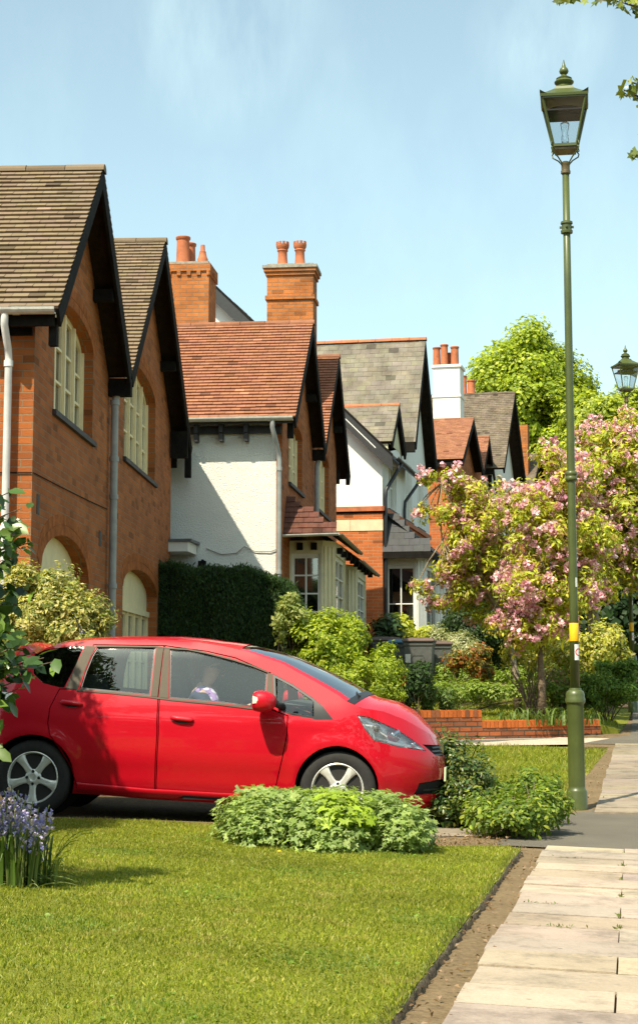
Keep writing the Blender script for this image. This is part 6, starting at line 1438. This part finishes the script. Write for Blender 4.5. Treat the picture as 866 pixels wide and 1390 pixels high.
shrub('dark_bedding_plant','dark green leafy plant with a few red leaves beside the loose bush','plant',[bl(552,935,25.3,16,.4,22),bl(565,922,25.6,18,.4,30)],3500,.06,[(.035,.07,.018),(.05,.10,.02),(.03,.055,.015)],clump=.12,nclump=50,stemn=12,low=-1)
c=gnd(546,968,.2); 
P,Nn=blobpts([bl(546,928,25,5,.1,15),bl(544,948,25,7,.1,7)],90,.2); root=empty('red_leaved_plant',(c.x,25.0,c.z),0,'small plant with crimson leaves among the green beside the bonnet','plant'); leafmesh('leaves',P-np.array([c.x,25.0,c.z]),Nn,.07,[(.30,.02,.02),(.4,.03,.03)],M['leaf'],root); mb=MB(); mb.tube([(0,0,0),(.02,0,.3)],[.01,.004],5); mb.build('stem',M['bark'],root)
def fern(px,py,Y,n,H_,label,seed):
    c=at(px,py,Y); c.z=gz(c.x,c.y)+.15; root=empty('fern',tuple(c),0,label,'fern','ferns by the garden lawn'); rng=random.Random(seed); P=[];Nn=[];mb=MB()
    for i in range(n):
        a=rng.uniform(0,6.28); h=H_*rng.uniform(.75,1.05); o_=rng.uniform(.08,.3); pts=[Vector((math.cos(a)*o_*t**1.8,math.sin(a)*o_*t**1.8,h*(t-.12*t**4))) for t in [k/8 for k in range(9)]]
        mb.tube(pts,[.006*(1-.8*k/8) for k in range(9)],4,caps=False)
        for k in range(46):
            t=.12+.88*k/46; i0=min(7,int(t*8)); p=pts[i0].lerp(pts[i0+1],t*8-i0); w=.075*math.sin(math.pi*min(1,t*.95+.08))**.7
            for s in (-1,1): P.append(p+Vector((-math.sin(a)*s*w*.35,math.cos(a)*s*w*.35,0))); Nn.append((math.cos(a)*.6+rng.gauss(0,.2),math.sin(a)*.6+rng.gauss(0,.2)-.2,.6))
    leafmesh('fronds',np.array([tuple(p) for p in P]),np.array(Nn),.06,[(.06,.12,.018),(.09,.16,.022),(.14,.20,.03)],M['leaf'],root,aspect=.3); mb.build('stems',M['bark'],root)
fern(580,955,25.6,18,.74,'left-hand tall fern standing before the wheelie bins',1); fern(606,952,25.8,20,.74,'right-hand tall fern at the edge of the garden lawn',2)
# ---- wheelie bins
def binm(): return (plain('bin_grey',(.11,.115,.11),.5,var=.12,scale=12),plain('bin_lid',(.12,.075,.06),.6,var=.2,scale=10),plain('bin_blue_lid',(.05,.16,.26),.45,var=.1))
BG,BL,BB=binm()
def bin_(px,py,Y,rz,label,lid,h=1.05):
    c=at(px,py,Y); c.z-=h; root=empty('wheelie_bin',tuple(c),rz,label,'wheelie bin','wheelie bins behind the ferns')
    mb=MB(); q=lambda hx,hy,z:[(hx,hy,z),(-hx,hy,z),(-hx,-hy,z),(hx,-hy,z)]
    mb.loft([q(.21,.24,.03),q(.225,.26,.15),q(.27,.31,h-.12),q(.285,.325,h-.11),q(.29,.33,h-.04)],closed=True,cap=True); b=mb.build('bin_body',BG,root,bevel=.015)
    mb=MB(); P=[(-.10,h-.3),(.10,h-.3),(.13,h-.36),(.13,h-.62),(-.13,h-.62),(-.13,h-.36)]
    f0=lambda x,z:(x,-.30-(z-h+.3)*.045+.02-.035,z); 
    n=len(P); vs=[(x,-.255-.055*(z/h)-.012,z) for x,z in P]; vi=[(x*.85,-.255-.055*(z/h)+.0,h-.46+(z-(h-.46))*.88) for x,z in P]; mb.add(vs+vi,[(i,(i+1)%n,n+(i+1)%n,n+i) for i in range(n)]); mb.build('moulded_panel',BG,b)
    mb=MB(); mb.loft([q(.30,.35,h-.04),q(.31,.355,h-.01),q(.27,.31,h+.035),q(.12,.15,h+.05)],closed=True,cap=True); mb.bar((-.22,.36,h-.02),(.22,.36,h-.02),.035,.035); l=mb.build('lid',lid,root,bevel=.01)
    for s in (-1,1):
        mb=MB(); mb.lathe([(.10,-.03),(.10,.03)],16,T=Matrix.Translation((s*.25,.24,.10))@Matrix.Rotation(math.pi/2,4,'Y')); mb.build('wheel',CM['tyre'],root)
    return root
bin_(520,868,33.9,R(8),'grey wheelie bin at the left end of the row, half hidden by the bush',BL); bin_(548,871,33.5,R(-6),'wheelie bin with a blue lid, second in the row',BB); b3=bin_(569,869,32.6,R(-8),'foremost grey wheelie bin with an arched panel and brown lid',BL); bin_(590,873,33.4,R(4),'dark wheelie bin at the right end of the row',BL)
mb=MB(); mb.add([(-.24,-.335,.62),(-.14,-.335,.62),(-.14,-.34,.78),(-.24,-.34,.78)],[(0,1,2,3)]); mb.build('sticker',M['ticker'],b3)
# ---- plants round the white bay
shrub('laurel_bush','dark glossy bush at the corner of the white bay window','shrub',[bl(526,858,35,18,.5,20),bl(518,874,35,16,.5,18)],2500,.10,[(.03,.065,.015),(.05,.09,.02)],mat=M['leafg'],shape='oval',clump=.2,nclump=30,low=-1)
shrub('yellow_leaved_bush','bright yellow-leaved bush under the white bay window','shrub',[bl(552,855,35.2,18,.4,15),bl(535,848,35.3,8,.3,12),bl(570,860,35,16,.4,10)],2600,.09,[(.42,.44,.03),(.30,.36,.03),(.5,.5,.06)],clump=.14,nclump=36,shape='oval',low=-1)
shrub('silver_shrub','cream-variegated shrub right of the bins','shrub',[bl(606,872,34.5,20,.5,14),bl(622,880,34.3,24,.5,20),bl(590,864,35,16,.4,9),bl(634,892,34,20,.5,18)],6500,.06,[(.45,.44,.25),(.30,.33,.14),(.16,.21,.07),(.55,.54,.35)],clump=.15,nclump=80,low=-1)
shrub('bronze_shrub','orange and red leaved shrub in front of the variegated one','shrub',[bl(618,900,31.6,14,.4,10),bl(646,895,31.4,16,.4,18),bl(655,908,31.3,13,.4,14)],4000,.06,[(.32,.16,.03),(.42,.30,.04),(.12,.15,.02),(.05,.09,.02),(.30,.08,.02)],clump=.14,nclump=50,low=-1,shape='oval')
shrub('dark_yew','large dark green clipped bush behind the flower beds, its top catching the sun','shrub',[bl(645,862,37,34,1.2,30),bl(668,880,37,34,1.2,36),bl(625,850,37,22,1,20),bl(690,880,37,30,1,40)],20000,.07,[(.03,.065,.014),(.045,.09,.018),(.022,.045,.012)],clump=.2,nclump=120,shell=.8,low=-.6)
for nm,lb,bls,n,cs,sz in (
 ('bedding_plants','band of mixed leafy bedding plants behind the garden lawn',[bl(560+30*k,938+((k*7)%5),28.2+.3*(k%3),24,.4,13) for k in range(0,9)],10000,[(.22,.31,.04),(.14,.22,.03),(.28,.34,.07)],.065),
 ('woodland_plants','drift of fresh green plants above the low brick edging',[bl(610+28*k,915+((k*5)%6),32.5,22,.5,10) for k in range(0,9)],10000,[(.24,.34,.04),(.16,.25,.03),(.3,.38,.07)],.065)):
    shrub(nm,lb,'plants',bls,n,sz,cs,clump=.13,nclump=140,low=-.4,up=.9,stemn=20,r0=.005)
shrub('spreading_azalea','shrub with pale yellow and cream leaves behind the lamp post','shrub',[bl(795,885,31,34,.7,26),bl(820,868,31,22,.6,22),bl(770,893,31,22,.6,18),bl(832,885,31,16,.5,18),bl(700,880,31,18,.5,16),bl(740,870,32,26,.6,14),bl(725,890,32,20,.5,16)],11000,.075,[(.50,.46,.06),(.40,.40,.05),(.22,.28,.04),(.55,.5,.2)],clump=.17,nclump=110,low=-1,shape='oval',base=(at(795,885,31).x,31))
shrub('round_garden_shrub','rounded mid-green shrub beside the far end of the pavement','shrub',[bl(822,932,28.8,36,.6,32),bl(850,930,28.5,24,.6,32),bl(800,945,28.8,20,.5,20)],16000,.05,[(.14,.23,.03),(.18,.28,.035),(.09,.17,.024)],clump=.11,nclump=150,shell=.75,low=-.7,shape='oval')
shrub('rose_bush','open twiggy rose bush left of the round shrub','shrub',[bl(770,935,28.5,30,.5,32),bl(745,925,29,20,.5,30)],3800,.055,[(.14,.21,.03),(.2,.26,.04),(.2,.13,.05)],clump=.12,nclump=70,stemn=34,r0=.01,shell=.2,low=-1)
# strap-leaved clump round the cherry trunk
def straps(name,label,px,py,Y,n,h0,cols,wd=.35,seed=3,dz=.2):
    c=at(px,py,Y); c.z=gz(c.x,Y)+dz; root=empty(name,tuple(c),0,label,'plant'); rng=random.Random(seed); mb=MB()
    for i in range(n):
        a=rng.uniform(0,6.28); b=Vector((rng.gauss(0,wd),rng.gauss(0,.2),0)); h=h0*rng.uniform(.5,1.0); out=rng.uniform(.08,.34); w=rng.uniform(.008,.014); mb.col=rng.choice(cols); d=Vector((math.cos(a),math.sin(a),0)); sd_=Vector((-d.y,d.x,0)); L=[];Rr=[]
        for k in range(6):
            t=k/5; p=b+d*out*t**1.6+Vector((0,0,h*math.sin(t*math.pi*.62))); ww=w*(1-t**2.2)+.0006; L.append(p-sd_*ww);Rr.append(p+sd_*ww)
        mb.loft([L,Rr])
    mb.build('leaves',M['leaf'],root,smooth=True)
straps('iris_clump','strap-leaved plants round the foot of the front blossom tree',742,968,26.6,170,.27,[(.10,.17,.03),(.16,.23,.05),(.07,.12,.02)])
straps('daffodil_leaves','small tuft of strap leaves at the edge of the flower bed',622,952,28.5,50,.25,[(.16,.24,.05),(.22,.28,.08)],wd=.12,seed=8)
straps('day_lily','strap-leaved tuft right of the blossom tree trunk',765,960,27.5,90,.3,[(.12,.19,.03),(.18,.25,.05)],wd=.2,seed=9)

# ---- blossom trees
PINK=[(.66,.34,.42),(.76,.47,.52),(.54,.24,.34),(.82,.62,.64)]
CH=[(.44,.46,.03),(.55,.53,.04),(.34,.38,.03),(.40,.29,.06),(.26,.32,.03)]
def tree(name,label,base,trunk,limbs,blobs,nl,leafsize,cols,blossom=0,bcols=None,r=.07,bark=None,clump=.3,nclump=150,shell=.35,down=.3,cat='tree',group=None,up=.5,aspect=.38,bs=.05,twigs=60,low=-1,shape='kite',mat=None):
    root=empty(name,tuple(base),0,label,cat,group); base=Vector(base); mb=MB(); rng=random.Random(int(abs(base.x*77)+nl))
    tp=[Vector(p)-base for p in trunk]; n=len(tp); mb.tube(tp,[r*(1.25 if i==0 else 1-.5*i/(n-1)) for i in range(n)],10); mb.build('trunk',bark or M['bark'],root,smooth=True)
    mb=MB(); top=tp[-1]
    for lb in limbs:
        L=[Vector(p)-base for p in lb]; L=[tp[-1] if (L[0]-tp[-1]).length<.01 else L[0]]+L[1:]; mb.tube(L,[r*.6*(1-.75*i/(len(L)-1)) for i in range(len(L))],7)
    ends=[Vector(l[-1])-base for l in limbs]+[Vector(l[len(l)//2])-base for l in limbs]+[top]
    for i in range(twigs):
        b=blobs[rng.randrange(len(blobs))]; t=Vector(b[:3])-base+Vector((rng.uniform(-.8,.8)*b[3],rng.uniform(-.8,.8)*b[4],rng.uniform(-.8,.8)*b[5])); e=min(ends,key=lambda q:(q-t).length); m=e.lerp(t,.5)+Vector((0,0,.06*(t-e).length)); mb.tube([e,m,t],[r*.22,r*.14,r*.05],5,caps=False)
    mb.build('branch',bark or M['bark'],root,smooth=True)
    P,Nn=blobpts(blobs,nl,shell,clump,nclump,low=low); P=P-np.array(base); leafmesh('crown',P,norm(Nn)+np.array([0,-.1,up])+RNG.normal(size=P.shape)*.4,leafsize,cols,mat or M['leaf'],root,aspect=aspect,down=down,shape=shape)
    if blossom:
        C,_=blobpts(blobs,blossom,shell,clump,nclump,low=low); C=C-np.array(base); k=16; Pn=np.repeat(C,k,0); d=norm(RNG.normal(size=Pn.shape)); Pn=Pn+d*bs*(.5+.5*RNG.random((len(Pn),1))); leafmesh('blossom',Pn,d+RNG.normal(size=d.shape)*.3,bs*1.05,bcols,M['petal'],root,aspect=.95,fold=.4,shape='kite',var=.1)
    return root
X=lambda px,py,Y:at(px,py,Y)
z1=gnd(703,950,.2); b1=(X(703,950,29.5).x,29.5,gz(4,29.5)+.15)
tree('blossom_tree','pink cherry tree with a thin pale trunk, left one on the garden lawn',b1,[b1,X(700,915,29.5),X(693,880,29.5),X(692,860,29.5)],
 [[X(692,860,29.5),X(680,830,29.4),X(640,780,29.2),X(600,735,29)],[X(692,860,29.5),X(697,800,29.6),X(690,740,29.5),X(680,680,29.4)],[X(692,860,29.5),X(715,820,29.7),X(740,770,29.8)],[X(692,860,29.5),X(660,800,29.2),X(630,720,29),X(600,655,28.9)]],
 [bl(650,705,29,38,.9,42),bl(622,742,29,26,.8,32),bl(612,650,28.9,20,.6,12),bl(690,690,29.4,44,.9,40),bl(665,760,29.3,56,1,48),bl(635,805,29.2,28,.7,22),bl(700,800,29.5,44,.9,34),bl(635,668,29,30,.7,18),bl(602,698,29,20,.6,10),bl(608,775,29,18,.6,14),bl(570,692,29,14,.3,6),bl(572,798,29,16,.3,7),bl(578,648,28.9,16,.3,7),bl(595,820,29,16,.3,10),bl(655,835,29.3,20,.4,12)],
 12500,.092,CH,800,PINK,r=.07,bark=M['barkP'],clump=.15,nclump=420,shell=.15,group='blossom trees on the garden lawn',twigs=90)
b2=(X(735,965,26.9).x,26.9,gz(3.6,26.9)+.18)
tree('blossom_tree','pink cherry tree with a darker straight trunk, just left of the nearest lamp post',b2,[b2,X(735,930,26.9),X(733,895,26.9),X(735,862,26.9)],
 [[X(735,862,26.9),X(730,800,26.8),X(722,740,26.8),X(710,690,26.8)],[X(735,862,26.9),X(755,820,27),X(775,770,27.2),X(800,720,27.4)],[X(735,862,26.9),X(745,790,27),X(760,720,27),X(770,660,27)],[X(735,862,26.9),X(705,830,26.6),X(680,810,26.5)]],
 [bl(735,740,26.9,52,.9,50),bl(770,700,27,50,.9,48),bl(800,740,27.3,48,.9,50),bl(720,800,26.8,50,.9,44),bl(770,800,27,50,.8,40),bl(740,845,26.8,46,.7,26),bl(690,845,26.8,30,.6,22),bl(760,660,27,36,.7,26),bl(710,868,26.8,20,.4,14),bl(715,690,26.9,34,.7,30),bl(745,620,27,20,.5,16),bl(785,640,27.2,30,.6,22)],
 15000,.09,CH,1050,PINK,r=.07,clump=.15,nclump=440,shell=.15,group='blossom trees on the garden lawn',twigs=110)
# multi-stemmed shrub base between the two trunks
mb=MB(); rng=random.Random(6); root=empty('bare_stemmed_shrub',tuple(X(722,962,27.4)),0,'twiggy bare-stemmed bush between the blossom tree trunks','shrub')
for i in range(26):
    t=X(rng.uniform(680,765),rng.uniform(875,925),27.4+rng.uniform(-.4,.4))-root.location; mb.tube([(rng.uniform(-.1,.1),0,-.1),Vector(t)*.5+Vector((0,0,.03)),t],[.012,.009,.003],5,caps=False)
mb.build('stems',M['bark'],root)
b3_=(X(818,900,33).x,33,gz(5.5,33))
tree('old_cherry_tree','large pink cherry tree with a thick leaning trunk behind the second lamp post',b3_,[b3_,X(808,860,33),X(803,830,33),X(812,795,33)],
 [[X(812,795,33),X(828,765,33),X(850,745,33),X(880,720,33)],[X(812,795,33),X(800,740,33),X(790,690,33.2)],[X(812,795,33),X(840,720,33),X(850,660,33)],[X(812,795,33),X(770,750,32.6),X(740,710,32.5)]],
 [bl(840,640,33,50,1.3,42),bl(800,660,33,48,1.3,46),bl(850,700,33,52,1.3,50),bl(800,730,33,50,1.2,44),bl(860,760,33,40,1,36),bl(890,680,33,44,1.2,60),bl(760,690,32.8,36,1,44),bl(820,600,33.2,40,1,30),bl(860,590,33.2,34,1,30),bl(800,790,32.8,40,.9,24),bl(900,760,33,40,1,40),bl(780,640,33,30,.9,30)],
 27000,.12,CH,1700,PINK,r=.17,bark=M['barkP'],clump=.26,nclump=480,shell=.2,twigs=120)
# ---- shade tree mass behind (evergreens closing the view right of the houses)
def bigtree(name,label,px,Y,blobs,n,size,cols,trunkpx,r=.35,clump=.9,nclump=260,shell=.45,cat='tree'):
    b=X(px,900,Y); b.z=gz(b.x,Y); t=X(px,trunkpx,Y); t2=X(px,trunkpx-60,Y)
    tree(name,label,b,[b,b.lerp(t,.5),t,t2],[[t2,t2.lerp(Vector(q[:3]),.5)+Vector((0,0,.4)),Vector(q[:3])] for q in blobs],blobs,n,size,cols,r=r,clump=clump,nclump=nclump,shell=shell,down=.1,up=.6,aspect=.75,twigs=50,cat=cat)
BGc=[(.26,.34,.015),(.34,.41,.02),(.18,.25,.015),(.40,.44,.03)]
bigtree('lime_tree','tall broad bright green tree rising behind the roofs, centre right',725,80,[bl(715,500,80,40,3,48),bl(675,520,80,34,2.6,36),bl(760,530,80,40,2.8,48),bl(720,560,80,60,3.4,60),bl(665,560,80,26,2.2,40),bl(770,580,80,36,2.6,46),bl(735,620,80,50,3,50),bl(715,475,80,26,2,22),bl(690,610,80,30,2.2,40)],120000,.18,BGc,640,clump=.85,nclump=230,shell=.3)
bigtree('background_tree','smaller green tree right of the tall lime, behind the second lamp post',830,66,[bl(820,570,66,34,2.2,26),bl(855,560,66,30,2,30),bl(800,600,66,34,2.2,30),bl(840,610,66,40,2.2,34),bl(880,580,66,40,2.2,48),bl(785,570,66,22,1.6,22)],60000,.16,[(.30,.35,.02),(.38,.42,.03),(.2,.26,.02)],640,clump=.6,nclump=170,shell=.3)
bigtree('dark_evergreen','dark evergreen tree closing the view behind the blossom trees',800,46,[bl(790,830,46,70,2,70),bl(860,820,46,60,2,80),bl(720,840,46,60,2,60),bl(880,740,47,60,2,70),bl(820,740,47,60,2,60),bl(660,850,46,50,2,50)],42000,.2,[(.02,.045,.012),(.03,.06,.016),(.04,.08,.02)],860,clump=.6,nclump=400,shell=.6)
# ---- maple branches reaching in at the top right
def maple():
    base=Vector((4.6,7.2,gz(4.6,7.2))); root=empty('maple_tree',tuple(base),0,'maple whose leafy twigs reach into the sky at the top right corner','tree'); rng=random.Random(21)
    mb=MB(); mb.tube([(0,0,-.1),(.05,0,1.6),(-.05,.1,3.2),(.0,.1,5.5)],[.2,.16,.13,.09],12); mb.build('trunk',M['bark'],root,smooth=True)
    mb=MB(); P=[];Nn=[]
    tw=[[(1000,60,8.6),(900,15,8.3),(840,-4,8.2),(790,-8,8.1),(755,-5,8)],[(1000,60,8.6),(900,15,8.3),(860,8,8.2),(838,2,8.1)],[(1000,170,8.5),(900,145,8.2),(868,132,8.1),(846,122,8.0)],[(1000,170,8.5),(910,130,8.2),(875,118,8.1),(852,110,8.0)],[(1000,200,8.5),(905,195,8.3),(868,178,8.1)],[(1000,220,8.5),(910,215,8.3),(872,208,8.1),(860,211,8.0)],[(1000,-20,8.6),(880,-20,8.3),(820,-14,8.2)]]
    hub=Vector((0,.1,4.2))
    for t in tw:
        p=[X(*q)-base for q in t]; h1=hub.lerp(p[0],.35)+Vector((0,.15,.25)); h2=hub.lerp(p[0],.7)+Vector((0,-.1,.22)); mb.tube([hub,h1,h2]+p,[.035,.022,.016,.010]+[.006]*(len(p)-2)+[.003],6,caps=False)
        for a,b in ((h1,h2),(h2,p[0]),(p[0],p[0].lerp(p[1],.35))):
            for k in range(170):
                q=a.lerp(b,rng.random()); P.append(q+Vector((rng.gauss(0,.09),rng.gauss(0,.16),rng.gauss(0,.12)))); Nn.append((rng.gauss(0,.6),rng.gauss(-.3,.5),rng.gauss(.6,.5)))
        for a,b in zip(p[1:],p[2:]):
            L=(b-a).length; m=max(2,int(L/.013))
            for k in range(m):
                q=a.lerp(b,(k+rng.random())/m); P.append(q+Vector((rng.gauss(0,.014),rng.gauss(0,.03),rng.gauss(-.008,.014)))); Nn.append((rng.gauss(0,.6),rng.gauss(-.6,.5),rng.gauss(.3,.5)))
    mb.build('branch',M['bark'],root,smooth=True)
    leafmesh('crown',np.array([tuple(p) for p in P]),np.array(Nn),.062,[(.12,.16,.018),(.18,.22,.02),(.30,.32,.05),(.09,.12,.015)],M['leafg'],root,aspect=1,shape='palm',fold=.2,down=.5,var=.2)
    # rest of the crown, outside the view
    B_=[(1.2,.5,5.2,1.5,1.3,1.2),(-.2,.6,6.2,1.2,1.2,.9),(1.0,-1.4,5.6,1.3,1.0,1.1)]
    Q,Nq=blobpts(B_,5000,.5,.3,80); leafmesh('crown',Q,Nq+np.array([0,0,.5]),.11,[(.12,.16,.018),(.18,.22,.02)],M['leafg'],root,aspect=1,shape='palm')
maple()
# ---- grass blades
def grass(name,label,polys,n,h,zf,dz,cols,hv=.35,w=.0032):
    xs=[p[0] for p in polys]; ys=[p[1] for p in polys]; x=RNG.uniform(min(xs),max(xs),n*2); y=RNG.uniform(min(ys),max(ys),n*2); ok=inpoly(polys,x,y); x=x[ok][:n];y=y[ok][:n]
    z=np.array([zf(a,b) for a,b in zip(x,y)])+dz; P=np.stack([x,y,z],1)
    d=norm(RNG.normal(size=(len(P),3))*.45+np.array([0,0,1])); hh=h*(1+RNG.normal(size=(len(P),1))*hv).clip(.35,2); a=RNG.uniform(0,6.28,len(P)); b=np.stack([np.cos(a),np.sin(a),a*0],1)*w*(.7+.6*RNG.random((len(P),1)))
    patch_=.5+.5*np.sin(x*2.3+1.3*np.sin(y*1.7))*np.sin(y*1.9+.7*x)
    pal=np.asarray(cols); ci=RNG.integers(0,len(pal),len(P)); mow=np.sin((x*.35+y)*5.2+.4*np.sin(x*1.3)); fine=np.sin(x*7.1+2*np.sin(y*5.3))*np.sin(y*6.7+1.5*np.sin(x*4.1)); c=pal[ci]*(1+RNG.normal(size=(len(P),1))*.17)*(.82+.26*patch_+.05*mow+.10*fine)[:,None]; dry=(fine>.62)&(RNG.random(len(P))<.55); c[dry]=c[dry]*.5+np.array([.38,.30,.10])*.5; clo=(np.sin(x*3.3+y*1.1)*np.sin(y*2.9-x*.8)>.72)&(RNG.random(len(P))<.6); c[clo]=c[clo]*.55+np.array([.09,.20,.03])*.45; hh=hh*(1+.25*fine[:,None])
    V=np.stack([P-b,P+b,P+d*hh*.6+b*.7,P+d*hh+d[:, [1,0,2]]*0+b*0+np.stack([d[:,0],d[:,1],d[:,2]*0],1)*hh*.25],1); k=4; F_=np.array([[0,1,2],[0,2,3]])
    Vf=V.reshape(-1,3); Ff=(F_[None]+np.arange(len(P))[:,None,None]*k).reshape(-1,3)
    me=bpy.data.meshes.new(name); me.vertices.add(len(Vf)); me.vertices.foreach_set('co',Vf.astype(np.float32).ravel()); me.loops.add(len(Ff)*3); me.loops.foreach_set('vertex_index',Ff.astype(np.int32).ravel()); me.polygons.add(len(Ff)); me.polygons.foreach_set('loop_start',(np.arange(len(Ff))*3).astype(np.int32))
    ca_=me.color_attributes.new('col','FLOAT_COLOR','POINT'); cc=np.ones((len(P),k,4),np.float32); cc[:,:,:3]=c[:,None,:].clip(0,1); ca_.data.foreach_set('color',cc.ravel()); me.materials.append(M['leaf']); me.update(calc_edges=True)
    o=bpy.data.objects.new(name,me); COL.objects.link(o); tag(o,label,'grass',kind='stuff')
GC=[(.25,.285,.020),(.30,.325,.024),(.20,.24,.018),(.36,.34,.06),(.16,.22,.02)]
vis=[(-2.6,5.0),(.1,5.0)]+[q for q in lawn_edge[3:-1]]+[(-3.2,13.4)]
grass('grass','short mown grass of the front lawn',vis,260000,.017,gz,.040,GC)
lf=[(.62,16.6),G(700,1085),G(778,1106),(2.5,17.5),G(800,1050),G(822,1022),G(700,1015),G(560,1015),(.2,22)]
grass('grass','grass of the second lawn beyond the car',lf,45000,.05,gz,.01,GC,w=.005)
gl2=[(wl0.x,wl0.y+.2),(wl1.x,wl1.y+.25),(5.0,28.5),(5.3,31),(5,35),(1,32),(-1,28)]
grass('grass','grass of the raised garden lawn behind the brick wall',gl2,50000,.06,gz2,.01,GC,w=.007)
# tufts along the lawn edge and weeds by the slabs
E2=[G(706,1160),G(690,1180),G(662,1222),G(620,1278),G(560,1359),G(515,1420)]
P=[];
for a,b in zip(E2,E2[1:]):
    for k in range(150): t=RNG.random(); P.append((a[0]+(b[0]-a[0])*t+RNG.normal()*.012-.01,a[1]+(b[1]-a[1])*t,0))
P=np.array(P); P[:,2]=[gz(a,b)+.034 for a,b,_ in P]; o=leafmesh('edge_grass',P,RNG.normal(size=P.shape)*.5+np.array([1,0,.2]),.032,[(.2,.23,.05),(.28,.26,.09),(.16,.2,.03)],M['leaf'],aspect=.12,dirbias=(.3,0,1)); tag(o,'longer straw-green grass overhanging the cut lawn edge','grass',kind='stuff')
P=[]
for a_,b_ in ((-.435,.56),(-.87,.2),(-1.3,.56),(-2.17,.56),(-3.05,.56),(-3.9,.56),(-.45,1.3),(-3.48,.15),(-4.35,.56),(-4.35,.25)):
    for k in range(26): p=pv(a_+RNG.normal()*.02+(.12*RNG.random() if b_==.56 else 0),b_+RNG.normal()*(.008 if b_==.56 else .05)); P.append((p[0],p[1],gz(*p)+.03))
P=np.array(P); o=leafmesh('joint_weeds',P,RNG.normal(size=P.shape)+np.array([0,0,.6]),.018,[(.12,.17,.03),(.2,.2,.05)],M['leaf'],aspect=.4,dirbias=(0,0,.6)); tag(o,'moss and small weeds growing in the paving joints','weeds',kind='stuff')
# dead leaves and debris beside the paving
P=[]
for k in range(900):
    r_=RNG.random(); 
    if r_<.45: t=RNG.uniform(-8,0); p=pv(t,RNG.uniform(-.33,.03))
    elif r_<.8: p=G(RNG.uniform(590,690),RNG.uniform(1136,1157))
    else: p=G(RNG.uniform(765,830),RNG.uniform(1010,1105)) 
    P.append((p[0],p[1],gz(*p)+.03))
P=np.array(P); o=leafmesh('leaf_litter',P,RNG.normal(size=P.shape)*.4+np.array([0,0,1]),.022,[(.20,.12,.06),(.12,.07,.035),(.28,.18,.10),(.36,.25,.17)],M['leaf'],aspect=.6,fold=.5); tag(o,'dry leaf litter scattered on the soil beside the path','leaf litter',kind='stuff')
# daisies and dandelions
for (px,py,cl_,nm,lb) in ((430,1160,(.8,.6,.02),'dandelion','yellow dandelion on the lawn below the geranium mound'),(379,1168,(.75,.6,.05),'dandelion','yellow dandelion near the far lawn edge')):
    c=gnd(px,py); mb=MB(); mb.col=cl_; mb.lathe([(.004,.05),(.014,.055),(.016,.06),(.006,.066)],10); o=mb.build(nm,M['petal']); o.location=c; tag(o,lb,'flower')

# clover and daisies scattered in the lawn
def inlawn(n):
    x=RNG.uniform(-2.6,1.3,n*4); y=RNG.uniform(5,13.3,n*4); ok=inpoly(vis,x,y); return x[ok][:n],y[ok][:n]
x,y=inlawn(1500); k=np.sin(x*3.3+y*1.1)*np.sin(y*2.9-x*.8)>.45; x=x[k];y=y[k]; P=np.stack([x,y,[gz(a,b)+.046 for a,b in zip(x,y)]],1); P=np.repeat(P,3,0)+RNG.normal(size=(len(P)*3,3))*[.012,.012,.004]
o=leafmesh('clover',P,RNG.normal(size=P.shape)*.3+np.array([0,0,1]),.020,[(.17,.28,.03),(.21,.32,.04),(.14,.23,.03)],M['leaf'],aspect=.9,shape='oval'); tag(o,'low clover leaves mixed into the front lawn','clover',kind='stuff')
# dark woodland out of view behind camera, added to darken reflections and ambient light
B_=[(-15,-9,6,3.8,3,6.5),(-9,-12,7,4,3,7.2),(-3,-14,6.4,3.8,3,6.8),(3,-13,7,3.6,3,7.2),(9,-11,6,3.4,3,6.2),(-20,0,4,3,3.4,4.2),(-24,7,4,3,3.4,4.2),(-6,-8,1.6,5,1.2,1.8),(2,-8,1.6,5,1.2,1.8),(15,-6,4,3.4,3,4.2)]
P,Nn=blobpts(B_,38000,.75,.8,500); P=P[P[:,2]>-.1]; Nn=RNG.normal(size=P.shape)+np.array([0,.6,.4]); o=leafmesh('unseen_woodland',P,Nn,.42,[(.05,.09,.016),(.07,.12,.02),(.035,.065,.012)],M['leaf'],aspect=.8); tag(o,'leafy woodland out of view behind the viewpoint, added to darken reflections and ambient light','unseen_woodland',kind='stuff')
